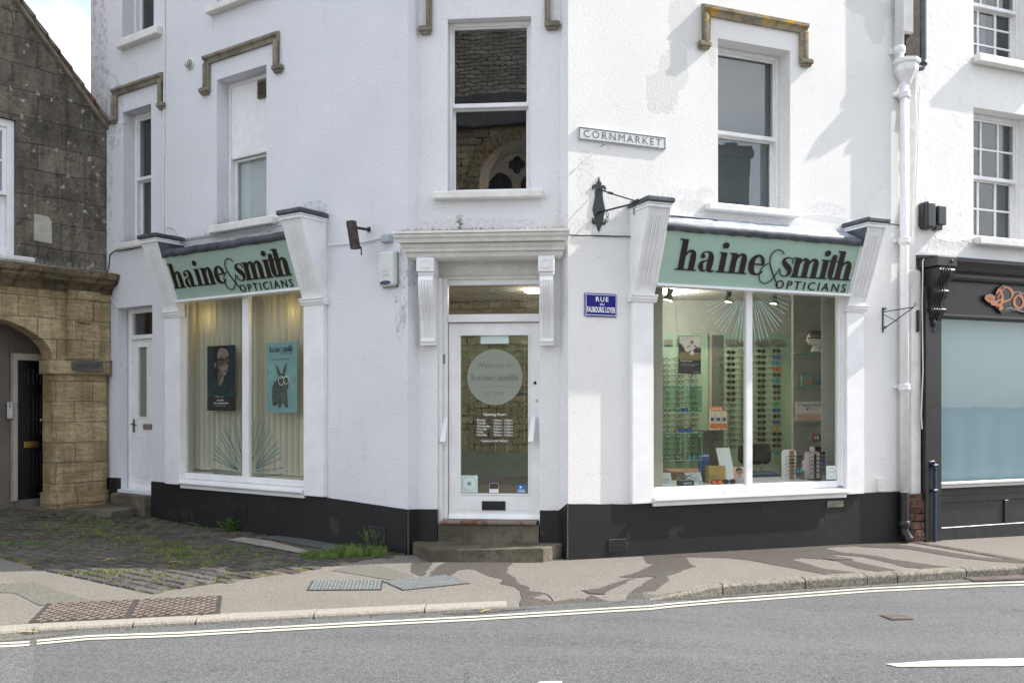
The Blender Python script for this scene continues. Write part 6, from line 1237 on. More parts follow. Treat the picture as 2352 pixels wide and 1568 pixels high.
cable('thin white cable down to the black shop pilaster', FR, [(2140, 548), (2128, 580), (2120, 600), (2118, 700), (2120, 850), (2116, 950), (2118, 985)], .008, 'old_white', .10)
cable('thin cable along the wall under the lower small paned window', FR, [(2150, 545), (2200, 552), (2260, 560), (2352, 570)], .006, 'old_white')
cable('loose looped cable below the dark alarm boxes', FR, [(2140, 530), (2150, 548), (2190, 556), (2230, 548), (2238, 545)], .006, 'old_white', .02)
cable('cable from the stone cornice to the narrow window', FL, [(246, 628), (250, 610), (252, 585), (262, 577), (300, 572), (333, 565)], .007, 'black_metal')
cable('white cable beside the side door lintel', FL, [(240, 672), (256, 688), (270, 708)], .008)
cable('dark cable on the slope of the stone pier', FA, [(243, 660), (237, 700), (239, 900), (240, 1120)], .007, 'black_metal', .03)
# junction box, alarm, lamp bracket
m = MB(); a, b = FL.s_(875, .05), FL.s_(896, .05); z0, z1 = FL.z_(886, 556, .06), FL.z_(886, 537, .06); t = thing('junction_box', 'small grey junction box on the cable above the alarm', 'junction box', FL, ((a+b)/2, 0, z0)); m.box(a, b, 0, .05, z0, z1, .008); m.build('box_body', 'grey_plastic', t, FL); m = MB(); m.box(a+.006, b-.006, .05, .062, z0+.006, z1-.006, .008); m.build('box_lid', 'grey_plastic', t, FL)
a, b = FL.s_(868, .08), FL.s_(904, .08); z0, z1 = FL.z_(886, 657, .08), FL.z_(886, 577, .08); t = thing('alarm_box', 'cream burglar alarm bell box with blue lens on the left wall', 'alarm box', FL, ((a+b)/2, 0, z0))
m = MB(); m.box(a+.006, b-.004, 0, .02, z0-.004, z1-.004, .004); m.build('backplate', 'dark_plastic', t, FL)
def rounded(a, b, z0, z1, r, n=6):
    P_ = []
    for cx_, cz, q0 in ((b-r, z1-r, 0), (a+r, z1-r, math.pi/2), (a+r, z0+r, math.pi), (b-r, z0+r, 1.5*math.pi)):
        for i in range(n+1): q = q0+math.pi/2*i/n; P_.append((cx_+r*math.cos(q), cz+r*math.sin(q)))
    return P_
def soft_box(m, a, b, z0, z1, o0, o1, r, e=.02):
    R1 = rounded(a, b, z0, z1, r); R2 = rounded(a+e*.3, b-e*.3, z0+e*.3, z1-e*.3, max(r-e*.3, .002)); R3 = rounded(a+e, b-e, z0+e, z1-e, max(r-e, .002)); n = len(R1)
    v = [(x, -o0, z) for x, z in R1]+[(x, -(o1-e), z) for x, z in R1]+[(x, -(o1-e*.3), z) for x, z in R2]+[(x, -o1, z) for x, z in R3]
    m.add(v, [(k*n+i, k*n+(i+1) % n, (k+1)*n+(i+1) % n, (k+1)*n+i) for k in range(3) for i in range(n)]+[tuple(range(3*n, 4*n))], True); m.sm[-1] = False
m = MB(); soft_box(m, a, b, z0, z1, .02, .085, .035); m.build('cover', 'alarm_white', t, FL); m = MB(); cxm = (a+b)/2; m.disc((cxm, -.0855, z0+.035), UX, UZ, (0, 0), (b-a)*.34, .006, 0, 24, rz=.022); m.build('blue_lens', 'navy', t, FL)
m = MB(); m.text("01380", (cxm-.05, -.0855, z0+.145), UX, UZ, .09, .022, .0006); m.text("850583", (cxm-.05, -.0855, z0+.10), UX, UZ, .10, .026, .0006); plain('faded_blue', (.38, .42, .46), .6); m.build('faded_numbers', 'faded_blue', t, FL)
t = thing('lamp_bracket', 'rusty empty metal sign lamp bracket standing off the left wall', 'bracket', FL, (FL.s_(848, 0), 0, FL.z_(848, 535, 0)))
m = MB(); s0, z0 = FL.p(848, 528, 0); m.box(s0-.02, s0+.02, 0, .012, z0-.02, z0+.03, .002); s1, z1 = FL.p(812, 535, .22); m.tube([(s0, .01, z0), (s1+.02, .22, z0-.01)], .016, 6); m.build('wall_arm', 'rusty_metal', t, FL)
m = MB(); x, zt_ = FL.p(808, 508, .24); x2, zb = FL.p(818, 572, .24); w_ = .045; m.add([(x-w_, -.22, zt_), (x+w_, -.22, zt_), (x+w_, -.28, zt_), (x-w_, -.28, zt_), (x2-w_, -.22, zb), (x2+w_, -.22, zb), (x2+w_, -.28, zb), (x2-w_, -.28, zb)], [(0, 1, 2, 3), (7, 6, 5, 4), (3, 2, 6, 7), (0, 4, 5, 1), (0, 3, 7, 4), (1, 5, 6, 2)]); m.build('channel_bar', 'rusty_metal', t, FL)
m = MB(); m.tube([(x2, .24, zb+.02), (x2+.07, .24, zb+.015), (x2+.075, .24, zb-.07)], .008, 5); m.tube([(x, .24, zt_-.06), (x-.06, .26, zt_-.05)], .006, 5); m.build('hook', 'rusty_metal', t, FL)
# CORNMARKET street name plate
s0, z0 = FR.p(1329, 319, .02); s1, _ = FR.p(1529, 346, .02); za = FR.z_(1529, 346, .02); zt0 = FR.z_(1329, 290, .02); zt1 = FR.z_(1529, 316, .02); zb = (z0+za)/2; zt_ = (zt0+zt1)/2
t = thing('street_name_sign', 'grey street sign reading CORNMARKET on the right wall', 'sign', FR, ((s0+s1)/2, 0, zb)); m = MB(); m.box(s0, s1, 0, .022, zb, zt_, .004); m.build('sign_plate', 'sign_grey', t, FR)
m = MB(); e = .014
for q in ((s0+.003, s1-.003, zb+.003, zb+e), (s0+.003, s1-.003, zt_-e, zt_-.003), (s0+.003, s0+e, zb+e, zt_-e), (s1-e, s1-.003, zb+e, zt_-e)): m.box(q[0], q[1], .022, .0245, q[2], q[3])
h = zt_-zb; m.text("CORNMARKET", (s0+.055, -.0222, zb+h*.24), UX, UZ, s1-s0-.11, h*.56, .0025, bold=0, spacing=1.3); m.build('lettering', 'sign_letter', t, FR)
# blue French street sign
s0, s1 = FR.s_(1344, .02), FR.s_(1418, .02); zb = FR.z_(1381, 727, .02); zt_ = FR.z_(1381, 673.5, .02); t = thing('blue_street_sign', 'blue enamel sign reading Rue du Faubourg Loyer', 'sign', FR, ((s0+s1)/2, 0, zb))
MB().box(s0, s1, 0, .016, zb, zt_, .006).build('sign_plate', 'enamel_blue', t, FR); m = MB(); W_, H_ = s1-s0, zt_-zb; e = .006
for q in ((.018, W_-.018, .012, .012+e), (.018, W_-.018, H_-.012-e, H_-.012), (.010, .010+e, .02, H_-.02), (W_-.010-e, W_-.010, .02, H_-.02)): m.box(s0+q[0], s0+q[1], .016, .0168, zb+q[2], zb+q[3])
for q in ((0, 0), (0, 1), (1, 0), (1, 1)): m.disc((s0+.010+q[0]*(W_-.02), -.0162, zb+.010+q[1]*(H_-.02)), UX, UZ, (0, 0), .006, .0012)
m.text("RUE", (s0+W_*.335, -.0162, zb+H_*.645), UX, UZ, W_*.39, H_*.2, .0008, bold=.02, spacing=1.25); m.text("DU", (s0+W_*.465, -.0162, zb+H_*.48), UX, UZ, W_*.13, H_*.095, .0008, bold=.02); m.text("FAUBOURG LOYER", (s0+W_*.06, -.0162, zb+H_*.17), UX, UZ, W_*.88, H_*.25, .0008, bold=.03, spacing=1.05); m.build('lettering', 'white_enamel', t, FR)
# wrought iron hanging bracket with fleur-de-lis plate
s0, zc_ = FR.p(1378, 470, .03); ku = (FR.z_(1378, 407, .03)-FR.z_(1378, 538, .03))/131.
t = thing('hanging_sign_bracket', 'black wrought iron hanging bracket with fleur de lis back plate', 'bracket', FR, (s0, 0, zc_-.4))
half = [(0, 66), (2.2, 56), (7, 50), (6, 46), (3.6, 41), (8, 37), (10, 33), (10, 20), (14, 0), (17, -10), (12, -28), (13, -34), (9, -40), (7, -46), (3.5, -55), (0, -62)]
poly = [(s0+x*ku*.95, zc_+y*ku) for x, y in half]+[(s0-x*ku*.95, zc_+y*ku) for x, y in half[-2:0:-1]]
m = MB(); m.prism(poly, .002, .012)
for sg_ in (-1, 1):
    m.stroke((s0, -.004, zc_), UX, UZ, [(sg_*4*ku, 38*ku, 8*ku), (sg_*10*ku, 43*ku, 7*ku), (sg_*15*ku, 41*ku, 5*ku), (sg_*16*ku, 34*ku, 1.5*ku)], .008, .001); m.stroke((s0, -.004, zc_), UX, UZ, [(sg_*5*ku, -36*ku, 8*ku), (sg_*11*ku, -42*ku, 7*ku), (sg_*16*ku, -39*ku, 5*ku), (sg_*16.5*ku, -31*ku, 1.5*ku)], .008, .001)
m.build('back_plate', 'black_metal', t, FR)
tipo = .62; ts, tz = FR.s_(1463, tipo), FR.z_(1463, 463, tipo); m = MB(); za = zc_+36*ku; zb = zc_-17*ku; m.tube([(s0, .01, za), (s0+(ts-s0)*.3, .2, za+(tz-za)*.32), (ts, tipo, tz)], .0075, 6); m.tube([(s0, .01, zb), (ts, tipo, tz-.012)], .0095, 6); m.tube([(ts-.02, tipo-.04, tz), (ts+.03, tipo+.09, tz+.005)], [.012, .002], 6); m.lathe([(.024, -.012), (.024, .012)], (ts, tipo, tz), 10, 'o'); m.tube([(s0+(ts-s0)*.26, .16, za+(tz-za)*.26), (s0+(ts-s0)*.36, .24, za+(tz-za)*.37)], .013, 4); m.build('arms', 'black_metal', t, FR)
for fr_, nm in ((.24, 'chain_link'), (.93, 'chain_link')):
    x = s0+(ts-s0)*fr_; o_ = tipo*fr_; z = zb+(tz-zb)*fr_-.01; m = MB()
    for q in range(2): c_ = z-.035-.05*q; m.tube([(x+.012*math.cos(a_)*(1 if q == 0 else .2), o_+.012*math.cos(a_)*(0 if q == 0 else 1), c_+.03*math.sin(a_)) for a_ in [6.283*i/12 for i in range(12)]], .0035, 5, closed=True)
    m.build(nm, 'black_metal', t, FR)
# small scroll bracket by the downpipe
s0, zt_ = FR.p(2027, 708, .0); zb = FR.z_(2027, 762, 0); s1 = FR.s_(2083, .0)
t = thing('scroll_bracket', 'small black scrolled basket bracket beside the downpipe', 'bracket', FR, (s0, 0, zb)); m = MB(); m.box(s0-.008, s0+.008, 0, .012, zb-.01, zt_+.01, .002); zz = zt_-.045; tip = (s0+.06, .42, zz+.02)
m.tube([(s0, .012, zz), tip], .006, 6); m.tube([(s0, .012, zb+.03), tip], .006, 6); m.tube([(s0, .02, zz-.03), (s0+.035, .2, zz-.13), (s0+.04, .2, zz-.09), (s0+.03, .18, zz-.11)], .004, 5)
for c_, r_ in (((tip[0], tip[1]+.02, tip[2]+.02), .03), ((s0, .04, zz+.03), .022), ((s0, .04, zb+.05), .02)): m.tube([(c_[0], c_[1]+r_*(1-i/16)*math.cos(i*.55), c_[2]+r_*(1-i/16)*math.sin(i*.55)) for i in range(14)], .005, 5)
m.build('scrollwork', 'black_metal', t, FR)
# socket, air bricks, plate
s0, s1 = FR.s_(2018, .04), FR.s_(2031, .04); m = MB(); m.box(s0, s1, 0, .05, FR.z_(2024, 1128, .04), FR.z_(2024, 1098, .04), .004); m.box(s0+.012, s1-.03, .05, .055, FR.z_(2024, 1120, .04), FR.z_(2024, 1105, .04), .002); tag(m.build('switch_box', 'old_white', None, FR), 'small white weathered box low on the wall near the downpipe', 'box')
s0, s1 = FR.s_(1397, .02), FR.s_(1438, .02); z0, z1 = FR.z_(1417, 1266, .02), FR.z_(1417, 1237, .02); m = MB(); m.box(s0, s1, .021, .030, z0, z1, .003)
t = thing('air_brick', 'black painted air brick in the right plinth with rows of square holes', 'air brick', FR, ((s0+s1)/2, 0, z0)); m.build('grille_plate', 'black_paint', t, FR); m = MB()
for i in range(9):
    for j in range(6): m.box(s0+.015+(s1-s0-.03)*(i+.2)/9, s0+.015+(s1-s0-.03)*(i+.7)/9, .030, .0305, z0+.012+(z1-z0-.024)*(j+.2)/6, z0+.012+(z1-z0-.024)*(j+.75)/6)
m.build('grille_holes', 'black_gloss', t, FR)
for (x0, x1, y0, y1, lab) in ((535, 566, 1155, 1190, 'black air brick under the left shopfront pane'), (848, 886, 1206, 1245, 'black air brick low in the left plinth near the grass clump')):
    a, b = FL.s_(x0, .02), FL.s_(x1, .02); z0, z1 = FL.z_(x0, y1, .02), FL.z_(x0, y0, .02); m = MB(); m.box(a, b, .021, .034, z0, z1, .004)
    for i in range(8): m.box(a+.02+(b-a-.04)*i/8, a+.02+(b-a-.04)*(i+.5)/8, .034, .040, z0+.02, z1-.02)
    tag(m.build('air_brick', 'black_paint', None, FL), lab, 'air brick', 'air bricks in the left plinth')
s0, s1 = FR.s_(1899, .02), FR.s_(1936, .02); z0, z1 = FR.z_(1917, 1164, .02), FR.z_(1917, 1149, .02); plain('bronze_plate', (.17, .19, .13), .6, var=.3, scale=20); m = MB(); m.box(s0, s1, .02, .034, z0, z1, .003); t = thing('hydrant_plate', 'small weathered green metal plate on the right plinth', 'plate', FR, ((s0+s1)/2, .02, z0)); m.build('plate', 'bronze_plate', t, FR)
m = MB(); m.text("3804", (s0+.03, -.0345, z0+.02), UX, UZ, s1-s0-.08, (z1-z0)*.5, .001); m.build('worn_figures', 'mould_stone', t, FR)
# round vent, alarm boxes of neighbour, blue pipe, nail
s_, z_ = FL.p(433, 146, .03); m = MB(); m.lathe([(.075, 0), (.075, .012), (.06, .02)], (s_, 0, z_), 20, 'o')
for k in range(6): a_ = math.pi*k/6; m.tube([(s_+.062*math.cos(a_)*math.cos(q), .02+.05*math.sin(q), z_+.062*math.sin(a_)*math.cos(q)) for q in [math.pi*i/10 for i in range(11)]], .004, 4)
for r_ in (.058, .04, .02): m.tube([(s_+r_*math.cos(q), .02+.05*math.sqrt(max(0, 1-(r_/.062)**2)), z_+r_*math.sin(q)) for q in [6.283*i/20 for i in range(20)]], .004, 4, closed=True)
t = thing('round_vent', 'small round domed white vent cowl high on the left wall', 'vent', FL, (s_, 0, z_-.07)); m.build('vent_cage', 'old_white', t, FL); m = MB(); m.lathe([(.055, .013), (.055, .022)], (s_, 0, z_), 18, 'o'); m.build('vent_duct', 'dark_inside', t, FL)
a, b = FR.s_(2131, .1), FR.s_(2153, .1); z0, z1 = FR.z_(2142, 524, .1), FR.z_(2142, 461, .1); t = thing('telecom_box', 'rounded dark grey cable box on the white wall of the black shop', 'box', FR, ((a+b)/2, 0, z0)); m = MB(); soft_box(m, a, b, z0, z1, -.03, .09, .04, .03); m.build('box_cover', 'dark_plastic', t, FR); m = MB(); m.box(a-.02, a+.01, -.03, .05, z0+.03, z1-.02, .008); m.build('box_hinge', 'dark_plastic', t, FR)
a, b = FR.s_(2158, .08), FR.s_(2176, .08); z0, z1 = FR.z_(2166, 526, .1), FR.z_(2166, 471, .1); m = MB(); m.box(a, b, -.03, .07, z0+.06, z1, .008); m.box(a-.02, b-.04, -.03, .05, z0, z0+.09, .006); tag(m.build('square_box', 'dark_plastic', None, FR), 'square edged dark grey box right of the rounded cable box', 'box')
plain('pipe_blue', (.012, .03, .07), .4, var=.4, scale=15); s_, z_ = FR.p(2140, 1062, .13); m = MB(); m.tube([(s_-.04, .12, z_), (s_+.02, .14, z_+.01), (s_+.035, .14, z_-.04), (s_+.035, .14, -.08)], .022, 10)
for z in (z_-.05, z_-.35): m.box(s_+.0, s_+.07, .1, .165, z, z+.03, .004)
tag(m.build('lead_pipe', 'pipe_blue', None, FR), 'short dark blue pipe at the foot of the black shop pilaster', 'pipe')
m = MB(); s_, z_ = FR.p(2110, 762, .08); m.box(s_-.02, s_+.01, .06, .09, z_, FR.z_(2110, 712, .08), .004); tag(m.build('rusty_bar', 'rusty_metal', None, FR), 'short rusty iron bar fixed upright beside the black shop pilaster', 'bar')
m = MB(); s_, z_ = FR.p(1381, 336, 0); m.tube([(s_, 0, z_), (s_, .05, z_+.004), (s_, .06, z_+.02)], .005, 5); m.ball((s_, .06, z_+.005), .012, n=8); tag(m.build('wall_hook', 'galv', None, FR), 'tiny screw hook in the wall below the CORNMARKET sign', 'hook')
# ---------------------------------------------------------------- shop interior
plain('inner_wall', (.36, .38, .35), .85, var=.03); plain('inner_floor', (.20, .16, .12), .6, var=.2); plain('inner_ceiling', (.60, .58, .54), .85, var=.03); plain('panel_green', (.27, .40, .31), .35, var=.04, scale=2)
plain('wood', (.30, .17, .08), .45, var=.3, scale=7); plain('frame_black', (.010, .010, .012), .3); plain('lens_dark', (.015, .012, .012), .12); plain('lens_blue', (.01, .10, .55), .12); plain('lens_cyan', (.02, .35, .55), .12); plain('lens_orange', (.75, .12, .02), .15); plain('lens_green', (.02, .5, .15), .15); plain('lens_gold', (.7, .38, .03), .15); plain('lens_brown', (.06, .035, .02), .15)
plain('gold_card', (.50, .36, .10), .35, metal=.5); plain('blue_card', (.015, .05, .17), .5); plain('red_label', (.6, .05, .04), .5); plain('skin_white', (.75, .74, .70), .5); plain('pink_board', (.75, .62, .66), .5); plain('grey_door', (.10, .13, .11), .3)
m0 = bpy.data.materials.new('lamp_glow'); m0.use_nodes = True; MATS['lamp_glow'] = m0; pb = m0.node_tree.nodes['Principled BSDF']; pb.inputs['Emission Color'].default_value = (1, .78, .42, 1); pb.inputs['Emission Strength'].default_value = 14
m = MB(); FZ = .36; CZ = UFZ-.02
ip = [FL.M @ Vector((LS0+1.7, .31, 0)), FL.M @ Vector((0, .31, 0)), FR.M @ Vector((0, .31, 0)), FR.M @ Vector((RS1-.02, .31, 0))]; ip = [(p.x, p.y) for p in ip]
rm = [ip[0], ip[1], ip[2], ip[3], (5.4, 15.2), (-4.2, 15.2)]
m.add([(x, y, FZ) for x, y in rm], [tuple(range(6))]); m.build('shop_floor', 'inner_floor', B, keep=True); m = MB(); m.add([(x, y, CZ) for x, y in rm], [tuple(range(5, -1, -1))]); m.build('shop_ceiling', 'inner_ceiling', B, keep=True)
m = MB()
for a, b in ((rm[3], rm[4]), (rm[4], rm[5]), (rm[5], rm[0])): m.quad((b[0], b[1], FZ), (a[0], a[1], FZ), (a[0], a[1], CZ), (b[0], b[1], CZ))
YB = 13.9; xw0, xw1 = at(1490, 0, YB)[0]-1.2, at(1900, 0, YB)[0]
m.box(xw0, xw1, -YB-.08, -YB, FZ, CZ)
YA = 11.9; xa0 = at(1822, 0, YA)[0]; m.box(xa0, xa0+2.2, -YA-.08, -YA, FZ, CZ); xq_ = at(1824, 0, YB)[0]; m.quad((xa0, YA, FZ), (xq_, YB, FZ), (xq_, YB, CZ), (xa0, YA, CZ))
YJ = 10.85; xj0 = at(1888, 0, YJ)[0]; m.box(xj0, xj0+1.0, -YJ-.03, -YJ, FZ, CZ)
m.build('shop_walls', 'inner_wall', B, keep=True)
# window deck of the right shopfront
aR, bR = SFR['s']; zsR = SFR['z'][0]
m = MB(); m.box(aR, bR-.3, -.75, -.08, zsR-.05, zsR-.005); m.build('window_deck', 'white_gloss', B, FR); m = MB(); m.box(aR, bR-.3, -.78, -.752, FZ, zsR-.002); m.build('deck_riser', 'white_gloss', B, FR)
def fq(x0, y0, x1, y1, Y, mat, name, lab, cat, th=.02, grp=None, par=None):
    a = at(x0, y1, Y); b = at(x1, y0, Y); m = MB(); m.box(a[0], b[0], -Y-th, -Y, a[2], b[2]); o = m.build(name, mat, par); 
    if lab: tag(o, lab, cat, grp)
    return o
fq(1500, 764, 1626, 1100, YB-.05, 'panel_green', 'display_panel', None, None, par=B)
fq(1663, 764, 1822, 1095, YB-.05, 'panel_green', 'display_panel', None, None, par=B)
fq(1636, 769, 1662, 1085, YB-.03, 'grey_door', 'wall_mirror', 'tall dark green mirror between the two green display panels', 'mirror')
YD = 13.6; plain('panel_shade', (.11, .16, .10), .4); plain('lobby_shade', (.10, .085, .065), .8); fq(1060, 764, 1232, 1095, YD, 'panel_shade', 'display_panel', None, None, par=B)  # dimness behind the door painted into the panel and bulkhead colours
fq(1030, 600, 1260, 764, YD+.02, 'lobby_shade', 'bulkhead', None, None, par=B)
# spectacles: one of each kind, copied
def spec_mesh(sun, lens):
    m = MB(); r = .026
    for sg_ in (-1, 1):
        c = sg_*.034; sh = [(c+r*1.08*math.cos(q)*(1 if abs(math.cos(q)) < .8 else 1), .82*r*math.sin(q)*(1.05 if math.sin(q) > 0 else .95)) for q in [6.283*i/14 for i in range(14)]]
        if sun: m.prism(sh, -.003, .003)
        m.tube([(x, .0, z) for x, z in sh], .0038 if not sun else .0042, 4, closed=True)
        m.tube([(sg_*.062, 0, .012), (sg_*.072, -.02, .012), (sg_*.074, -.12, .006), (sg_*.072, -.145, -.02)], .003, 4)
    m.tube([(-.010, .002, .008), (0, .006, .012), (.010, .002, .008)], .003, 4); return m
def lens_mesh():
    m = MB()
    for sg_ in (-1, 1): c = sg_*.034; m.prism([(c+.024*math.cos(q), .019*math.sin(q)) for q in [6.283*i/14 for i in range(14)]], .0032, .0062)
    return m
PR_ = {}
def spectacles(pos, yaw, kind, lab, grp, scale=1.0):
    M = Matrix.Translation(pos) @ Matrix.Rotation(yaw, 4, 'Z') @ Matrix.Scale(scale, 4)
    if kind not in PR_:
        sun = kind != 'clear'; o = bpy.data.objects.new('spectacles' if not sun else 'sunglasses', None); o.empty_display_size = .05; COL.objects.link(o); WM[o.name] = Matrix.Identity(4)
        spec_mesh(sun, kind).build('frame', 'frame_black', o, Matrix.Identity(4), keep=True)
        if sun: lens_mesh().build('lenses', kind, o, Matrix.Identity(4), keep=True)
        PR_[kind] = o; o.matrix_world = M; t = o
    else: t = copy_tree(PR_[kind], M)
    return tag(t, lab, 'glasses', grp)
def column(x, y0, dy, n, Y, kinds, where, name='display_rod', ext=True):
    a = at(x, y0-10, Y); b = at(x, y0+dy*n+(8 if ext else 0), Y); m = MB(); m.tube([(a[0], -Y, a[2]), (a[0], -Y, b[2])], .008, 6); tag(m.build(name, 'steel'), 'steel holder for glasses, '+where.replace('on rod', 'the rod'), 'display rod', 'display rods')
    for i in range(n):
        k = kinds(i); p = at(x+random.uniform(-.6, .6)+3, y0+dy*i, Y-.17); cw = {'clear': 'clear spectacles', 'lens_dark': 'dark sunglasses', 'lens_blue': 'blue mirrored sunglasses', 'lens_cyan': 'cyan mirrored sunglasses', 'lens_orange': 'orange mirrored sunglasses', 'lens_green': 'green mirrored sunglasses', 'lens_gold': 'gold mirrored sunglasses', 'lens_brown': 'brown sunglasses'}[k]
        spectacles(p, random.uniform(.15, .5), k, f"{cw}, {ORD[i]} {where}", 'glasses on the display rods', 1.18)
random.seed(21)
Yg = YB-.08
column(1523, 826, 12.9, 19, Yg, lambda i: 'clear', 'on leftmost rod of right shop window')
column(1556, 826, 12.9, 19, Yg, lambda i: 'clear', 'on second rod from left in right shop window')
column(1588, 836, 12.9, 18, Yg, lambda i: 'clear', 'on rod right of the child poster')
column(1676, 809, 13.55, 17, Yg, lambda i: 'lens_dark' if i < 9 else 'clear', 'on rod between dark mirror and mullion')
column(1705, 809, 13.6, 17, Yg, lambda i: 'clear', 'on rod tight against mullion left side')
column(1746, 806, 13.6, 17, Yg, lambda i: 'lens_dark', 'on rod just right of the mullion')
KS = ['lens_dark', 'lens_blue', 'lens_cyan', 'lens_orange', 'lens_brown', 'lens_cyan', 'lens_dark', 'lens_dark', 'lens_brown', 'lens_green', 'lens_blue', 'lens_dark', 'lens_blue', 'lens_gold', 'lens_dark', 'lens_dark', 'lens_brown', 'lens_cyan']
column(1781, 806, 13.6, 18, Yg, lambda i: KS[i], 'on rod of coloured mirror sunglasses')
column(1205, 808, 14, 14, YD-.05, lambda i: 'clear', 'on rod behind right edge of door glass'); 
for x, wh in ((1084, 'on rod behind left edge of door glass'), (1111, 'on rod left of centre behind door glass'), (1138, 'on rod behind middle of door glass'), (1165, 'on rod right of centre behind door glass')): column(x, 920 if x > 1090 else 830, 14, 8 if x > 1090 else 14, YD-.05, lambda i: 'clear', wh)
for x, Y_, tx, lab in ((1535, Yg, '', 'leftmost rod'), (1563, Yg, '', 'second rod'), (1678, Yg, '', 'rod by the dark mirror'), (1708, Yg, '', 'rod at the mullion'), (1747, Yg, '', 'rod right of the mullion'), (1784, Yg, '', 'rod of coloured lenses'), (1205, YD-.04, 'OLF', 'right rod behind the door'), (1165, YD-.04, '', 'right of centre rod behind the door'), (1138, YD-.04, '', 'middle rod behind the door'), (1111, YD-.04, '', 'left of centre rod behind the door')):
    w_ = 12 if x > 1600 or x < 1300 else 9; h_ = 6.5; a = at(x-w_, 786+h_, Y_); b = at(x+w_, 786-h_, Y_); t = thing('brand_card', 'dark square card at the head of the '+lab, 'card', None, (a[0], -Y_, a[2]), 'header cards over the display rods'); m = MB(); m.box(a[0], b[0], -Y_-.0, -Y_+.015, a[2], b[2]); m.build('card', 'ink_grey', t)
    if tx: m = MB(); m.text(tx, (a[0]+.03, Y_-.017, a[2]+.02), UX, UZ, b[0]-a[0]-.06, (b[2]-a[2])*.5, .001); m.build('lettering', 'paper_white', t)
# pendant spot lamps
def pendant(x, y0, y1, Y, lab, tilt=.25):
    c = at(x, y0, Y); b = at(x, y1, Y); t = thing('pendant_lamp', lab, 'lamp', None, (c[0], -Y, b[2]), 'pendant spot lamps in the right shop window'); H = c[2]-b[2]; Mr = Matrix.Translation((c[0], Y, b[2])) @ Matrix.Rotation(tilt, 4, 'Y')
    m = MB(); m.lathe([(.028, H*.55), (.036, H*.5), (.04, H), (.03, H+.005), (.036, H*.98), (.036, H*.45), (.065, H*.16), (.07, .0), (.062, .0), (.058, H*.15), (.028, H*.5)], n=18); m.build('lamp_shade', 'grey_plastic' if x < 1600 else 'curtain_grey', t, Mr, keep=True); m = MB(); m.lathe([(.052, .006), (.052, .012), (.02, .02)], n=16); m.build('bulb', 'lamp_glow', t, Mr, keep=True); m = MB(); m.tube([(c[0], -Y, c[2]), (c[0], -Y, CZ)], .006, 5); m.build('cord', 'dark_plastic', t)
    l = bpy.data.lights.new('pendant_light', 'SPOT'); l.energy = 16; l.color = (1, .82, .55); l.spot_size = math.radians(95); l.shadow_soft_size = .05; o = bpy.data.objects.new('pendant_light', l); COL.objects.link(o); o.location = (c[0], Y, b[2]-.03); o.rotation_euler = (.5, tilt, 0)
pendant(1534, 664, 690, 10.9, 'left pendant spot lamp near the blind edge'); pendant(1672, 668, 694, 12.2, 'lit pendant spot lamp left of the mullion', .1); pendant(1777, 670, 698, 12.2, 'lit pendant spot lamp right of the mullion', .1)
for i, (X, Y) in enumerate(((0.3, 12.6), (2.3, 12.8), (-1.8, 12.6))):
    c = Vector((X, Y, CZ-.02)); t = thing('ceiling_light', ('round ceiling light inside behind the shop door', 'round ceiling light inside the right shop window', 'round ceiling light behind the left window blinds')[i], 'lamp', None, (X, -Y, CZ-.02)); m = MB(); m.lathe([(.12, -.03), (.14, 0)], (X, -Y, CZ-.01), 18); m.build('diffuser', 'lamp_glow', t); l = bpy.data.lights.new('ceiling_glow', 'POINT'); l.energy = (4, 26, .8)[i]; l.color = (1, .96, .9); l.shadow_soft_size = .15; o = bpy.data.objects.new('ceiling_glow', l); COL.objects.link(o); o.location = (X, Y, CZ-.12)
# things hanging in the right window
IO = -.32
def wl(x, y, o=IO): return FR.p(x, y, o)
def card(name, lab, cat, f, x0, y0, x1, y1, o, mat, th=.006):
    s0, s1 = f.s_(x0, o), f.s_(x1, o); xm = (x0+x1)/2; z0, z1 = f.z_(xm, y1, o), f.z_(xm, y0, o); t = thing(name, lab, cat, f, ((s0+s1)/2, o, z0)); MB().box(s0, s1, o-th, o, z0, z1).build('board', mat, t, f); return t, s0, s1, z0, z1
def rect(s0, s1, z0, z1, q): return [(s0+(s1-s0)*q[0], z0+(z1-z0)*q[1]), (s0+(s1-s0)*q[2], z0+(z1-z0)*q[1]), (s0+(s1-s0)*q[2], z0+(z1-z0)*q[3]), (s0+(s1-s0)*q[0], z0+(z1-z0)*q[3])]
plain('photo_sky', (.85, .80, .68), .5, var=.15, scale=3); plain('photo_sun', (.95, .82, .60), .5); plain('photo_grass', (.26, .21, .07), .5, var=.5, scale=60); plain('photo_trees', (.05, .04, .02), .5, var=.5, scale=30); plain('skin', (.42, .25, .17), .6); plain('hair_dark', (.03, .018, .012), .6)
t, s0, s1, z0, z1 = card('hanging_poster', 'hanging poster of a child with open arms in a sunlit meadow', 'poster', FR, 1559, 771, 1610, 858, IO, 'ink'); W_, H_ = s1-s0, z1-z0; O = (s0, -IO-.0005, z0)
def pl_(t, f, mat, name, O, shapes, off=0, W=1, H=1):
    m = MB()
    for i, sh_ in enumerate(shapes): m.plate(O, UX, UZ, [(x*W, y*H) for x, y in sh_], .0003, off+i*.0004)
    return m.build(name, mat, t, f)
pl_(t, FR, 'photo_sky', 'sky', O, [[(.02, .42), (.98, .42), (.98, .99), (.02, .99)]], .001, W_, H_); pl_(t, FR, 'photo_trees', 'trees', O, [[(.02, .56), (.02, .80), (.1, .78), (.2, .7), (.3, .66), (.45, .62), (.6, .62), (.75, .68), (.85, .72), (.98, .68), (.98, .56)]], .002, W_, H_); m = MB(); m.disc(O, UX, UZ, (.38*W_, .66*H_), .13*W_, .0003, .003); m.build('low_sun', 'photo_sun', t, FR)
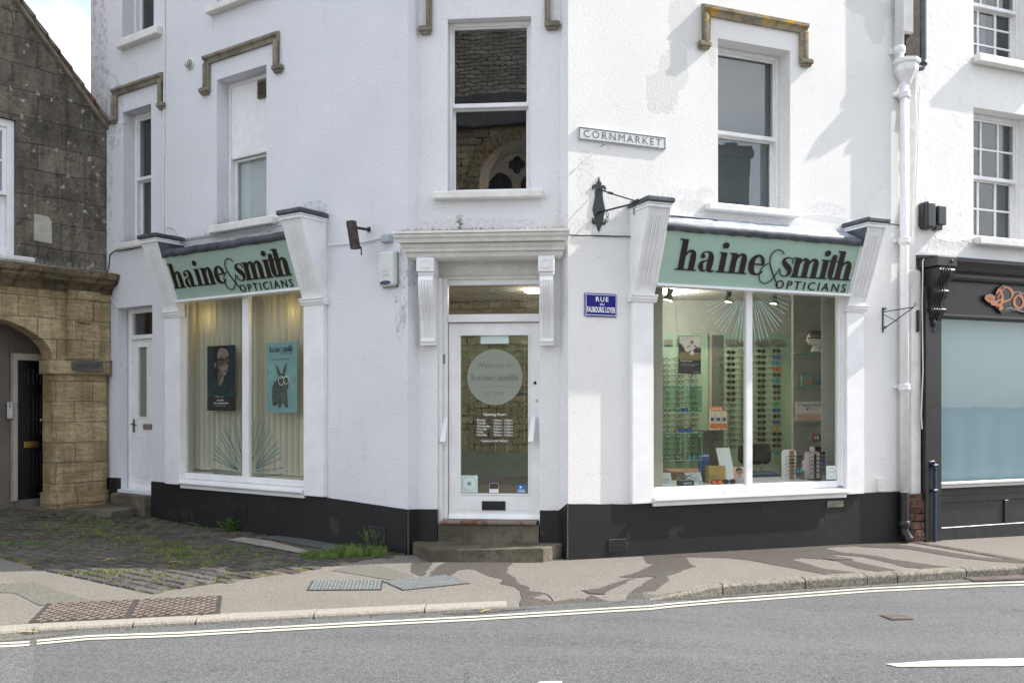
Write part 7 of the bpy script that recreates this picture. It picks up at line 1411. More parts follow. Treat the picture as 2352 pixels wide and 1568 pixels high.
pl_(t, FR, 'photo_grass', 'meadow', O, [[(.02, .36), (.98, .36), (.98, .56), (.7, .54), (.5, .58), (.2, .55), (.02, .58)]], .004, W_, H_)
pl_(t, FR, 'paper_white', 'child_dress', O, [[(.46, .50), (.68, .50), (.64, .62), (.66, .77), (.5, .77), (.54, .62)]], .005, W_, H_); m = MB(); m.disc(O, UX, UZ, (.58*W_, .83*H_), .08*W_, .0003, .006); m.stroke(O, UX, UZ, [(.5*W_, .74*H_, .018), (.36*W_, .69*H_, .012)], .0003, .0055); m.stroke(O, UX, UZ, [(.66*W_, .75*H_, .018), (.9*W_, .66*H_, .012)], .0003, .0055); m.stroke(O, UX, UZ, [(.53*W_, .5*H_, .016), (.53*W_, .43*H_, .012)], .0003, .0055); m.stroke(O, UX, UZ, [(.61*W_, .5*H_, .016), (.62*W_, .43*H_, .012)], .0003, .0057); m.build('child_figure', 'skin', t, FR)
m = MB(); m.text("Did you know?", (O[0]+.08*W_, O[1]-.004, O[2]+.305*H_), UX, UZ, .52*W_, .05*H_, .0003, bold=.02); m.text("Up to 80% of a lifetime's UV is absorbed", (O[0]+.08*W_, O[1]-.004, O[2]+.235*H_), UX, UZ, .82*W_, .024*H_, .0003); m.text("by the eyes in the 'first 18 years'", (O[0]+.08*W_, O[1]-.004, O[2]+.20*H_), UX, UZ, .62*W_, .024*H_, .0003); m.text("haine & smith", (O[0]+.66*W_, O[1]-.004, O[2]+.035*H_), UX, UZ, .25*W_, .022*H_, .0003); m.build('poster_words', 'paper_white', t, FR)
# display cables
m = MB()
for x in (1529, 1554, 1583, 1609.5): s_ = FR.s_(x, IO-.02); m.tube([(s_, IO-.02, zsR), (s_, IO-.02, CZ)], .0016, 4)
tag(m.build('display_cables', 'steel', None, FR), 'four thin vertical display cables holding the glass boxes', 'cables')
def glass_box(y0, y1, lab):
    o0, o1 = IO, IO-.24; s0, s1 = FR.s_(1525, o0), FR.s_(1613, o0); sm0, sm1 = FR.s_(1563, o0), FR.s_(1575, o0); z0, z1 = FR.z_(1569, y1, o0), FR.z_(1569, y0, o0); t = thing('glass_display_box', lab, 'display box', FR, ((s0+s1)/2, o0, z0), 'suspended green glass boxes')
    for (a, b) in ((s0, sm0), (sm1, s1)):
        m = MB(); m.box(a, b, o0-.006, o0, z0, z1); m.build('glass_panel', 'green_glass', t, FR)
        m = MB(); e = .004
        for q in ((a, b, z0, z0+e), (a, b, z1-e, z1), (a, a+e, z0, z1), (b-e, b, z0, z1)): m.box(q[0], q[1], o0-.0065, o0+.0005, q[2], q[3])
        m.build('glass_rim', 'glass_edge', t, FR); m = MB()
        for x in (a+.04, b-.04):
            for z in (z0+.04, z1-.04): m.lathe([(.011, 0), (.011, .012), (.006, .014)], (x, o0, z), 10, 'o')
        m.build('clips', 'steel', t, FR)
    m = MB(); m.box(s0, s1, o1, o0-.007, z0, z0+.006); m.box(s0, s1, o1, o0-.007, z1-.006, z1); m.box(s0, s0+.006, o1, o0-.007, z0+.006, z1-.006); m.box(s1-.006, s1, o1, o0-.007, z0+.006, z1-.006); m.build('glass_shelves', 'green_glass', t, FR)
    m = MB()
    for z in (z0, z1-.006): m.box(s0, s1, o0-.007, o0+.001, z-.0005, z+.0065)
    m.build('shelf_rim', 'glass_edge', t, FR); return s0, s1, z0, z1
gb1 = glass_box(885, 947, 'upper suspended green glass display box'); gb2 = glass_box(993, 1057, 'lower suspended green glass display box')
def spec_at(f, s, o, z, yaw, kind, lab, grp=None, sc_=1.0): p = f.M @ Vector((s, -o, z)); a = math.atan2(f.t.y, f.t.x); return spectacles(p, a+yaw, kind, lab, grp or 'sunglasses lying in the window', sc_)
spec_at(FR, FR.s_(1571, IO-.1), IO-.1, gb1[2]+.025, .2, 'lens_blue', 'blue mirrored sunglasses standing in the upper glass box', sc_=1.15); spec_at(FR, FR.s_(1574, IO-.05), IO-.05, gb2[3]+.024, -.3, 'lens_blue', 'blue mirrored sunglasses on top of the lower glass box', sc_=1.15); spec_at(FR, FR.s_(1586, IO-.1), IO-.08, gb2[2]+.025, .35, 'lens_cyan', 'cyan mirrored sunglasses inside the lower glass box', sc_=1.15)
# on the deck
dk = zsR-.005
def deck_card(name, lab, cat, x0, y0, x1, o, mat, lean=.05, th=.004, z=None):
    s0, s1 = FR.s_(x0, o), FR.s_(x1, o); zt_ = FR.z_((x0+x1)/2, y0, o); z = z if z is not None else dk; t = thing(name, lab, cat, FR, ((s0+s1)/2, o, z)); m = MB(); h = zt_-z
    m.add([(s0, -o, z), (s1, -o, z), (s1, -o+lean, zt_), (s0, -o+lean, zt_), (s0, -o+th, z), (s1, -o+th, z), (s1, -o+lean+th, zt_), (s0, -o+lean+th, zt_)], [(0, 1, 2, 3), (7, 6, 5, 4), (0, 4, 5, 1), (3, 2, 6, 7), (0, 3, 7, 4), (1, 5, 6, 2)]); m.add([(s0+.01, -o+th, z), (s1-.01, -o+th, z), ((s0+s1)/2, -o+lean+.08, z), ((s0+s1)/2, -o+lean+th, z+h*.6)], [(0, 1, 2), (0, 2, 3), (1, 3, 2)]); m.build('card', mat, t, FR)
    V = Vector((0, lean, h)); V.normalize(); return t, Vector((s0, -o-.0005, z)), V, s1-s0, math.hypot(h, lean)
plain('card_grey', (.50, .52, .50), .5)
t, O, V, W_, H_ = deck_card('counter_card', 'small white card reading hearing checks, left on the window deck', 'card', 1521, 1086, 1545, -.2, 'card_grey'); m = MB(); m.text("HEARING", O+V*H_*.42+Vector((.02*W_, 0, 0)), UX, V, W_*.8, H_*.14, .0004); m.text("CHECKS", O+V*H_*.2+Vector((.02*W_, 0, 0)), UX, V, W_*.75, H_*.14, .0004); m.text("haine smith", O+V*H_*.82+Vector((.2*W_, 0, 0)), UX, V, W_*.55, H_*.08, .0004); m.build('card_words', 'ink', t, FR)
t, O, V, W_, H_ = deck_card('counter_card', 'small white card reading wax removal beside the black block', 'card', 1578, 1085, 1615, -.3, 'card_grey'); m = MB(); m.text("WAX", O+V*H_*.42+Vector((.4*W_, 0, 0)), UX, V, W_*.35, H_*.14, .0004); m.text("REMOVAL", O+V*H_*.2+Vector((.25*W_, 0, 0)), UX, V, W_*.6, H_*.14, .0004); m.text("haine smith", O+V*H_*.82+Vector((.3*W_, 0, 0)), UX, V, W_*.45, H_*.08, .0004); m.build('card_words', 'ink', t, FR)
t, O, V, W_, H_ = deck_card('display_block', 'low black block with white letters on the window deck', 'display block', 1561, 1103, 1594, -.16, 'ink', .0, .06); m = MB(); m.text("FLEXON", O+V*H_*.25+Vector((.3*W_, 0, 0)), UX, V, W_*.5, H_*.4, .0004); m.build('block_words', 'paper_white', t, FR)
spec_at(FR, FR.s_(1578, -.18), -.19, dk+.085, 0, 'clear', 'thin spectacles standing on the low black block')
t, O, V, W_, H_ = deck_card('leaflet_holder', 'tall dark blue leaflet holder reading £50 cashback', 'leaflet holder', 1608, 1040, 1636, -.45, 'blue_card', .06); m = MB(); m.text("£50 cashback", O+V*H_*.88+Vector((.25*W_, 0, 0)), UX, V, W_*.68, H_*.07, .0004, bold=.02)
for i in range(3): m.box(O.x+W_*.25, O.x+W_*.8, -O.y+.0-H_*0, -O.y+.0005, O.z+H_*(.75-.06*i), O.z+H_*(.765-.06*i)) if 0 else None
m.build('leaflet_words', 'paper_white', t, FR)
t, O, V, W_, H_ = deck_card('white_board', 'blank white leaning board beside the gold gift box', 'board', 1660, 1029, 1691, -.5, 'paper_white', .14)
m = MB(); o = -.30; s0, s1 = FR.s_(1629, o), FR.s_(1667, o); m.box((s0+s1)/2-.05, s1, o-.09, o, dk, FR.z_(1648, 1070, o), .004); m.box(s0, (s0+s1)/2-.052, o-.09, o+.01, dk, FR.z_(1648, 1069, o), .004); tag(m.build('gift_box', 'gold_card', None, FR), 'shiny gold double gift box on the window deck', 'box')
spec_at(FR, FR.s_(1646, -.15), -.15, dk+.026, .1, 'lens_orange', 'red and orange mirrored sunglasses in front of the gold box', sc_=1.25); spec_at(FR, FR.s_(1675, -.15), -.15, dk+.026, -.1, 'lens_dark', 'black sunglasses on the deck right of the orange pair', sc_=1.2)
plain('card_sunset', (.70, .40, .34), .5, var=.2, scale=6)
t, O, V, W_, H_ = deck_card('portrait_card', 'small portrait card of a dark haired man in sunglasses on a pink ground', 'card', 1687, 1072, 1711, -.22, 'card_sunset', .03); m = MB(); m.disc(O, UX, V, (W_*.55, H_*.62), W_*.27, .0003, .001, rz=H_*.2); m.plate(O, UX, V, [(W_*.42, H_*.3), (W_*.68, H_*.3), (W_*.66, H_*.5), (W_*.44, H_*.5)], .0003, .0008); m.build('face', 'skin', t, FR)
m = MB(); m.plate(O, UX, V, [(W_*.2, H_*.66), (W_*.28, H_*.88), (W_*.55, H_*.98), (W_*.85, H_*.88), (W_*.88, H_*.62), (W_*.8, H_*.74), (W_*.5, H_*.78), (W_*.3, H_*.72)], .0003, .0015); m.stroke(O, UX, V, [(W_*.32, H_*.64, H_*.05), (W_*.82, H_*.64, H_*.05)], .0003, .002); m.build('hair_and_shades', 'hair_dark', t, FR); m = MB(); m.plate(O, UX, V, [(W_*.15, 0), (W_*.95, 0), (W_*.9, H_*.3), (W_*.65, H_*.36), (W_*.5, H_*.3), (W_*.35, H_*.34), (W_*.2, H_*.26)], .0003, .0012); m.build('shirt', 'faded_blue', t, FR)
# desk, chair, pedestal
t = thing('desk', 'brown wooden desk behind the window deck', 'desk', None, (at(1615, 0, 11.6)[0], -11.6, FZ)); Y = 11.6; a = at(1541, 1083, Y); b = at(1691, 1083, Y); m = MB(); m.box(a[0], b[0], -Y-.6, -Y, a[2]-.04, a[2], .004); m.build('desk_top', 'wood', t)
for X in (a[0]+.03, b[0]-.08):
    m = MB(); m.box(X, X+.05, -Y-.58, -Y-.02, FZ, a[2]-.041, .003); m.build('leg', 'wood', t)
Y = 12.1; c = at(1734, 1085, Y); t = thing('office_chair', 'black office chair with blue seat behind the mullion', 'chair', None, (c[0], -Y, FZ)); bk0, bk1 = at(1697, 1066, Y), at(1771, 1017, Y); m = MB(); soft_box(m, bk0[0], bk1[0], bk0[2], bk1[2], -Y-.05, -Y+.02, .08, .02); m.build('backrest', 'dark_plastic', t); plain('seat_blue', (.01, .04, .12), .6); sa, sb = at(1702, 1096, Y), at(1756, 1078, Y); m = MB(); m.box(sa[0], sb[0]+.1, -Y-.1, -Y+.4, sa[2]+.02, sb[2]-.02, .04); m.build('seat', 'seat_blue', t)
m = MB(); m.tube([(bk1[0]-.1, -Y, bk0[2]+.05), (bk1[0]-.18, -Y, sb[2]-.03)], .02, 6); m.tube([(bk0[0]+.02, -Y, bk0[2]+.1), (bk0[0]+.1, -Y, sb[2])], .018, 6); m.build('back_support', 'steel', t)
for sg_ in (0, 1): m = MB(); X = sa[0]+.08+(sb[0]-sa[0]-.0)*sg_; m.tube([(X, -Y+.05, sa[2]+.03), (X+.1*(sg_*2-1), -Y+.15, FZ)], .015, 6); m.build('leg', 'steel', t)
o = fq(1614, 988, 1662, 1085, 12.6, 'curtain_grey', 'pedestal', 'pale grey pedestal cabinet behind the desk', 'cabinet', .35)
Y = 12.55; a = at(1630, 986, Y); b = at(1659, 933, Y); t = thing('eyelid_care_stand', 'pink counter stand with a closed eye picture on the pedestal', 'display stand', None, (a[0], -Y, a[2])); m = MB(); m.box(a[0], b[0], -Y-.03, -Y, a[2], b[2]); m.build('backing_card', 'peach', t); W_, H_ = b[0]-a[0], b[2]-a[2]; O = (a[0], Y-.001, a[2]); m = MB(); m.plate(O, UX, UZ, [(0, .93*H_), (W_, .93*H_), (W_, H_), (0, H_)], .001); m.build('header_strip', 'orange', t); m = MB(); m.text("BLEPHADEX", (O[0]+.12*W_, Y-.002, O[2]+.78*H_), UX, UZ, .75*W_, .07*H_, .0005, bold=.02); m.stroke(O, UX, UZ, [(.15*W_, .62*H_, .01), (.4*W_, .67*H_, .02), (.7*W_, .64*H_, .008)], .0005, .001); m.stroke(O, UX, UZ, [(.2*W_, .5*H_, .006), (.4*W_, .46*H_, .01), (.62*W_, .52*H_, .006)], .0005, .001); m.build('printed_eye', 'hair_dark', t)
for i in range(3):
    x0 = a[0]-.02+.082*i; t = thing('medicine_box', ('left', 'middle', 'right')[i]+' small white carton with orange base in front of the pink eye stand', 'carton', None, (x0, -Y+.1, a[2]), 'white cartons on the pedestal'); m = MB(); m.box(x0, x0+.075, -Y+.06, -Y+.1, a[2]+.001, a[2]+.26); m.build('carton', 'paper_white', t); m = MB(); m.box(x0+.004, x0+.071, -Y+.1, -Y+.1015, a[2]+.02, a[2]+.09); m.build('orange_panel', 'orange', t); m = MB(); m.box(x0+.012, x0+.062, -Y+.1, -Y+.1015, a[2]+.12, a[2]+.17); m.build('blue_panel', 'sticker_blue', t)
# shelves on the alcove wall
YS = YA-.16
def shelf(y, lab): a = at(1828, y, YS); b = at(1899, y, YS); m = MB(); m.box(a[0], b[0], -YA, -YS, a[2]-.012, a[2]); tag(m.build('glass_shelf', 'glass_edge'), lab, 'shelf', 'glass shelves in the alcove'); return a, b
h1 = shelf(810, 'glass shelf carrying the mannequin head'); h2 = shelf(886, 'middle glass shelf with the orange patterned box'); h3 = shelf(967, 'lowest glass shelf carrying the white eyelid sign')
# mannequin head
c = at(1874, 808, YS+.02); hh = at(0, 758, YS)[2]-c[2]; t = thing('mannequin_head', 'white mannequin head wearing a black swim cap and goggles', 'mannequin head', None, (c[0], -YS-.02, c[2])); m = MB()
prof = [(.36, 0), (.30, .1), (.21, .22), (.24, .30), (.36, .36), (.42, .46), (.45, .6), (.47, .74), (.40, .9), (.22, .99), (.02, 1.0)]
n = 24; v = []; 
for r_, z_ in prof:
    for j in range(n):
        q = 6.283*j/n; fx = math.cos(q); x = r_*fx*.92; y = r_*.78*math.sin(q)
        if fx < -.3 and .35 < z_ < .8: f_ = max(0, -fx-.3)/.7; x -= {.36: .10, .46: .09, .6: .10}.get(z_, .02)*f_*hh/hh
        if z_ > .35: x -= .04
        v.append((c[0]+x*hh*.82, YS+.0+y*hh*.82, c[2]+z_*hh))
m.add(v, [(i*n+j, i*n+(j+1) % n, (i+1)*n+(j+1) % n, (i+1)*n+j) for i in range(len(prof)-1) for j in range(n)], True)
m.ball((c[0]-.43*hh, -YS, c[2]+.52*hh), .05*hh, (1.3, .8, 1.3), 8); m.ball((c[0]-.36*hh, -YS, c[2]+.40*hh), .05*hh, (1.1, 1.3, .5), 8); m.ball((c[0]+.05*hh, -YS+.31*hh, c[2]+.55*hh), .06*hh, (.7, .5, 1.2), 8); m.build('head', 'skin_white', t)
m = MB(); m.lathe([(.355*hh, .70*hh), (.36*hh, .78*hh), (.32*hh, .9*hh), (.18*hh, .99*hh), (.01, 1.02*hh)], (c[0]-.01, -YS, c[2]), 20); m.build('swim_cap', 'frame_black', t); m = MB(); m.tube([(c[0]-.34*hh+.0, -YS+.2*hh, c[2]+.64*hh), (c[0]+.05*hh, -YS+.36*hh, c[2]+.62*hh), (c[0]+.34*hh, -YS+.1*hh, c[2]+.66*hh)], .012, 5); m.ball((c[0]-.40*hh, -YS+.11*hh, c[2]+.63*hh), .08*hh, (.6, 1, .65), 10); m.ball((c[0]-.40*hh, -YS-.13*hh, c[2]+.63*hh), .08*hh, (.6, 1, .65), 10); m.build('goggles', 'frame_black', t)
a = at(1842, 885, YS+.05); b = at(1866, 860, YS+.05); t = thing('patterned_box', 'teal box with rows of orange squares on the middle glass shelf', 'box', None, (a[0], -YS-.05, a[2])); m = MB(); m.box(a[0], b[0], -YS-.1, -YS-.05, a[2], b[2]); m.build('box_body', 'teal', t); m = MB()
for i in range(3):
    for j in range(2): m.box(a[0]+.012+.042*i, a[0]+.04+.042*i, -YS-.05, -YS-.048, a[2]+.012+.04*j, a[2]+.04+.04*j)
m.build('orange_squares', 'orange', t)
a = at(1876, 885, YS+.02); m = MB(); m.prism([(a[0], a[2]), (a[0]+.10, a[2]), (a[0]+.10, a[2]+.26), (a[0]+.055, a[2]+.2)], -YS-.06, -YS-.02); tag(m.build('wedge_stand', 'sticker_blue'), 'blue wedge shaped stand right on the middle glass shelf', 'stand')
a = at(1828, 965, YS); b = at(1893, 922, YS); t = thing('eyelid_sign', 'wide white and pink eyelid care sign on the lowest shelf', 'sign', None, (a[0], -YS, a[2])); W_, H_ = b[0]-a[0], b[2]-a[2]; m = MB(); m.box(a[0], b[0], -YS-.02, -YS, a[2], b[2]); m.build('board', 'paper_white', t); O = Vector((a[0], YS-.001, a[2])); m = MB(); m.plate(O, UX, UZ, [(0, 0), (W_, 0), (W_, H_*.34), (0, H_*.34)], .001); m.ring(O, UX, UZ, (.04*W_+.03, H_*.88), .022, .014, .001); m.build('pink_band', 'peach', t)
m = MB(); m.text("BLEPHACLEAN", O+Vector((.24*W_, -.002, .74*H_)), UX, UZ, .72*W_, .12*H_, .0005, bold=.012); m.text("DAILY EYELID CLEANSING", O+Vector((.5*W_, -.002, .6*H_)), UX, UZ, .3*W_, .05*H_, .0005); m.stroke(O, UX, UZ, [(.36*W_, .6*H_, .004), (.42*W_, .62*H_, .02), (.48*W_, .68*H_, .004)], .0005, .001); m.build('sign_words', 'ink', t)
a = at(1867, 1014, YA-.01); b = at(1887, 996, YA-.01); t = thing('fire_sign', 'small red and green fire safety sign above the extinguisher', 'sign', None, (a[0], -YA+.01, a[2])); m = MB(); w_ = (b[0]-a[0])*.55; m.box(a[0], a[0]+w_, -YA, -YA+.006, a[2], b[2]); m.build('red_half', 'red_label', t); m = MB(); plain('sign_green', (.02, .25, .10), .5); m.box(a[0]+w_, b[0], -YA, -YA+.006, a[2], b[2]); m.build('green_half', 'sign_green', t); m = MB(); 
for i in range(2): m.box(a[0]+.02+.035*i, a[0]+.042+.035*i, -YA+.006, -YA+.007, a[2]+.03, b[2]-.03)
m.build('symbols', 'paper_white', t)
YE = YA-.12; c = at(1882, 1100, YE); zt_ = at(0, 1034, YE)[2]; t = thing('fire_extinguisher', 'dark red fire extinguisher with black hose behind the eyewear stand', 'fire extinguisher', None, (c[0], -YE, c[2]-.1)); m = MB(); m.lathe([(.07, 0), (.08, .02), (.08, zt_-c[2]-.1), (.06, zt_-c[2]-.03), (.025, zt_-c[2])], (c[0], -YE, c[2]), 18); plain('extinguisher_red', (.16, .01, .01), .3); m.build('cylinder', 'extinguisher_red', t); m = MB(); m.tube([(c[0], -YE, zt_+.03), (c[0]-.10, -YE+.02, zt_+.03), (c[0]-.19, -YE+.03, zt_-.1), (c[0]-.2, -YE+.03, zt_-.25), (c[0]-.14, -YE+.03, zt_-.38)], .014, 8); m.box(c[0]-.05, c[0]+.06, -YE-.02, -YE+.02, zt_, zt_+.05, .008); m.build('hose_and_valve', 'frame_black', t)
def eye_stand(x0, y0, x1, o, mat, lab, kinds, puzzle):
    s0, s1 = FR.s_(x0, o), FR.s_(x1, o); zt_ = FR.z_((x0+x1)/2, y0, o); t = thing('eyewear_stand', lab, 'display stand', FR, ((s0+s1)/2, o, dk), 'eyewear stands on the deck'); m = MB(); W_ = s1-s0
    if puzzle:
        m.prism([(s0+.04, dk), (s1-.04, dk), (s1-.04, zt_-.07), (s0+.04, zt_-.07)], o-.02, o)
        for cx_, cz in (((s0+s1)/2, zt_-.04), (s0+.03, zt_-.2), (s1-.03, zt_-.2), (s0+.03, dk+.13), (s1-.03, dk+.13)): m.disc((cx_, -o+.019, cz), UX, UZ, (0, 0), .034, .018, 0, 16)
    else: m.prism(rounded(s0, s1, zt_-.22, zt_, .05)[:], o-.02, o); m.box(s0+.005, s1-.01, o-.021, o-.001, dk, zt_-.15)
    m.build('back_board', mat, t, FR); m = MB(); cx_ = (s0+s1)/2
    if puzzle: m.box(cx_+.02, cx_+.045, o, o+.012, dk, zt_-.1)
    else: m.box(cx_-.0, cx_+.06, o, o+.02, dk+.001, zt_-.01, .004)
    m.build('centre_rod', 'wood' if not puzzle else 'frame_black', t, FR)
    for i, k in enumerate(kinds): spec_at(FR, cx_+.01, o+.16, zt_-.08-(zt_-dk-.12)*i/(len(kinds)-.3), .35, k, f"{'dark' if k == 'lens_dark' else 'clear' if k == 'clear' else 'blue' if k == 'lens_blue' else 'cyan'} lens pair, {ORD[i]} on the "+('pink puzzle shaped stand' if puzzle else 'white and wood stand'), 'glasses on the deck stands', .95)
eye_stand(1797, 1032, 1829, -.42, 'paper_white', 'white and wood eyewear stand holding six pairs', ['lens_dark', 'clear', 'clear', 'clear', 'lens_cyan', 'clear'], False)
eye_stand(1844, 1024, 1889, -.42, 'pink_board', 'pink puzzle shaped eyewear stand holding six pairs', ['lens_dark', 'lens_dark', 'lens_blue', 'lens_dark', 'lens_dark', 'clear'], True)
# graphics on the right panes
go2 = -.036
s0, s1 = FR.s_(1898, go2), FR.s_(1921, go2); z0, z1 = FR.z_(1910, 1100, go2), FR.z_(1910, 1069, go2); m = MB(); m.box(s0, s1, go2+.0, go2+.001, z0, z1); m.build('window_sticker', 'pale_mint', B, FR); m = MB(); m.ring(((s0+s1)/2, -go2-.0012, (z0+z1)/2), UX, UZ, (0, 0), (s1-s0)*.36, .005, .0004, rz=(z1-z0)*.34); m.text("Ray-Ban", ((s0+s1)/2-(s1-s0)*.28, -go2-.0012, (z0+z1)/2-.012), UX, (.3, 0, .95), (s1-s0)*.52, .028, .0004); m.build('sticker_emblem', 'red_label', B, FR)
def starburst(f, cx_, cy_, rays, o, mat, lab):
    m = MB(); C = Vector((f.s_(cx_, o), -o, f.z_(cx_, cy_, o)))
    for i, (x0, y0, x1, y1) in enumerate(rays):
        p = (f.s_(x0, o), f.z_(x0, y0, o)); q = (f.s_(x1, o), f.z_(x1, y1, o)); m.stroke((0, -o, 0), UX, UZ, [(p[0], p[1], .009 if f is FL else .006), (q[0], q[1], .009 if f is FL else .006)], .0004, i*.00012, straight=True)
    return m.build('starburst_decal', mat, B, f, label=lab)
RY = []; C5 = (lambda X, Y: (1464+.3296*X, 631.6+.3296*Y)); C6 = (lambda X, Y: (1694+.3296*X, 631.6+.3296*Y))
for a_, b_ in (((600, 160), (465, 192)), ((610, 168), (480, 217)), ((660, 152), (487, 258)), ((690, 150), (507, 280)), ((700, 165), (540, 345)), ((716, 170), (560, 360)), ((710, 190), (582, 393)), ((700, 215), (608, 403)), ((738, 180), (656, 447)), ((735, 205), (681, 447)), ((743, 215), (710, 467)), ((745, 290), (735, 463))): RY.append((*C5(*a_), *C5(*b_)))
for a_, b_ in (((20, 180), (2, 370)), ((40, 180), (14, 465)), ((52, 200), (38, 462)), ((103, 290), (127, 463)), ((105, 185), (160, 462)), ((118, 190), (180, 445)), ((130, 180), (212, 437)), ((140, 178), (248, 397)), ((150, 182), (277, 380)), ((155, 182), (287, 353)), ((165, 178), (312, 330)), ((135, 140), (330, 272)), ((142, 130), (350, 242)), ((150, 120), (353, 212)), ((152, 106), (368, 178))): RY.append((*C6(*a_), *C6(*b_)))
RY = [r for r in RY if not (1712.5 < (r[0]+r[2])/2 < 1727.5)]
starburst(FR, 1718, 680, RY, go2, 'decal_pale', 'pale teal starburst decal at the top of the window')
# stacked blind at the left edge of the right window
m = MB(); a, b = FR.s_(1500, -.14), FR.s_(1519, -.14)
for i in range(9): x = a+(b-a)*i/8; m.box(x, x+.006, -.22, -.12, zsR+.02, SFR['z'][1]-.01, .001)
tag(m.build('stacked_blind', 'slat_mat', None, FR), 'vertical blind slats stacked at the left edge of the right shop window', 'blind')
# ---------------------------------------------------------------- left shop window
aL_, bL_ = SFL['jl'], SFL['jr']; zL0, zL1 = SFL['z']; BO = -.26
t = thing('vertical_blind', 'cream vertical slat blind closing the left shop window', 'blind', FL, ((aL_+bL_)/2, BO, zL0)); m = MB(); n = 27; sw = (bL_-aL_+.5)/n
for i in range(n):
    x = aL_-.25+sw*i; tw = .85+.12*math.sin(i*1.7)+.12*random.uniform(-1, 1); hw = .046; c_ = x+sw/2; zb_ = zL0+.02+random.uniform(0, .012); v = []
    for (z, dtw, dx) in ((zb_, .02, random.uniform(-.006, .006)), (zb_+.7, 0, 0), (zL1+.05, 0, 0)):
        for k in (-1, -.33, .33, 1): bow = .017*(1-k*k); v.append((c_+dx+hw*k*math.cos(tw+dtw), -BO+hw*k*math.sin(tw+dtw)-bow, z))
    m.add(v, [(j*4+k, j*4+k+1, j*4+k+5, j*4+k+4) for j in range(2) for k in range(3)], True)
m.build('slats', 'slat_mat', t, FL); m = MB(); m.box(aL_-.2, bL_+.2, BO-.03, BO+.03, zL1+.03, zL1+.07); m.build('head_rail', 'white_gloss', t, FL); m = MB(); m.tube([(aL_-.2, BO+.05, zL0+.04), (bL_+.2, BO+.05, zL0+.04)], .003, 4); m.build('bottom_chain', 'white_enamel', t, FL)
m = MB(); m.box(aL_-.3, bL_+.3, -.7, -.08, zL0-.05, zL0-.004); m.build('window_deck', 'white_gloss', B, FL)
for i, (x, y, lab) in enumerate(((497, 722, 'warm spot lamp glowing behind the left half of the blind'), (692, 712, 'warm spot lamp glowing behind the right edge of the blind'))):
    o_ = BO-.14; s_, z_ = FL.p(x, y, o_); tt = thing('blind_lamp', lab, 'lamp', FL, (s_, o_, z_), 'spot lamps behind the blind'); m = MB(); m.lathe([(.02, .05), (.05, -.02), (.045, -.02), (.015, .04)], (s_, o_-.02, z_+.03), 14); m.build('lamp_shade', 'dark_plastic', tt, FL); m = MB(); m.ball((s_, o_-.02, z_+.01), .02, n=8); m.build('bulb', 'lamp_glow', tt, FL)
    l = bpy.data.lights.new('blind_glow', 'POINT'); l.energy = 1.3; l.color = (1, .70, .25); l.shadow_soft_size = .03; o = bpy.data.objects.new('blind_glow', l); COL.objects.link(o); o.location = FL.M @ Vector((s_, -o_-.0, z_-.04))
PO_ = -.12
t, s0, s1, z0, z1 = card('fashion_poster', 'dark poster of a woman wearing glasses in the left shop window', 'poster', FL, 476, 793.5, 540, 943, PO_, 'blue_card' if 0 else 'ink'); W_, H_ = s1-s0, z1-z0; O = (s0, -PO_-.0005, z0)
plain('poster_teal', (.016, .035, .045), .4, var=.25, scale=3); plain('face_pale', (.26, .21, .20), .5, var=.15, scale=12); plain('face_shadow', (.14, .085, .07), .5); plain('jacket', (.022, .045, .050), .35, var=.4, scale=9); plain('hair', (.010, .007, .006), .4); plain('lips', (.18, .05, .04), .5); plain('hair_light', (.03, .025, .025), .4)
def PF(mat, name, shapes, off): return pl_(t, FL, mat, name, O, shapes, off, W_, H_)
PF('poster_teal', 'backdrop', [[(.01, .2), (.99, .2), (.99, .995), (.01, .995)]], .0005)
PF('hair', 'hair', [[(.30, .97), (.40, 1.0), (.62, .99), (.72, .96), (.66, .90), (.40, .86), (.42, .70), (.36, .56), (.38, .45), (.24, .40), (.20, .52), (.22, .62), (.25, .76), (.26, .88)]], .001)
PF('face_pale', 'face', [[(.38, .90), (.44, .955), (.58, .965), (.72, .93), (.78, .86), (.79, .76), (.745, .66), (.725, .60), (.66, .545), (.58, .535), (.47, .58), (.38, .68), (.355, .76), (.37, .84)], [(.40, .60), (.38, .45), (.48, .38), (.60, .47), (.60, .55)], [(.27, .735), (.31, .75), (.33, .70), (.30, .655), (.27, .68)]], .0016)
PF('face_shadow', 'face_shading', [[(.37, .82), (.42, .78), (.46, .66), (.56, .56), (.60, .535), (.50, .535), (.42, .60), (.36, .70)], [(.40, .60), (.38, .46), (.44, .42), (.50, .48), (.56, .54)], [(.60, .755), (.635, .70), (.66, .685), (.61, .68)]], .0032)
PF('lips', 'lips', [[(.56, .61), (.63, .622), (.70, .617), (.71, .605), (.64, .592), (.58, .598)]], .004)
m = MB(); V_ = UZ
for pts, wd in (([(.36, .775, .03), (.42, .79, .04), (.58, .785, .05), (.61, .76, .025)], 1), ([(.42, .78, .02), (.42, .72, .02), (.50, .69, .02), (.58, .71, .02), (.60, .76, .02)], 1), ([(.64, .78, .03), (.72, .81, .045), (.84, .825, .045), (.86, .83, .01)], 1), ([(.65, .77, .02), (.67, .72, .02), (.74, .71, .02), (.80, .75, .02), (.82, .81, .02)], 1), ([(.60, .77, .02), (.64, .775, .02)], 1), ([(.37, .775, .025), (.30, .745, .015)], 1)):
    m.stroke(O, UX, UZ, [(x*W_, y*H_, w_*W_) for x, y, w_ in pts], .0003, .0048)
m.stroke(O, UX, UZ, [(.46*W_, .82*H_, .01*W_), (.56*W_, .83*H_, .018*W_), (.61*W_, .81*H_, .008*W_)], .0003, .0044)
m.build('glasses_frame', 'hair', t, FL)
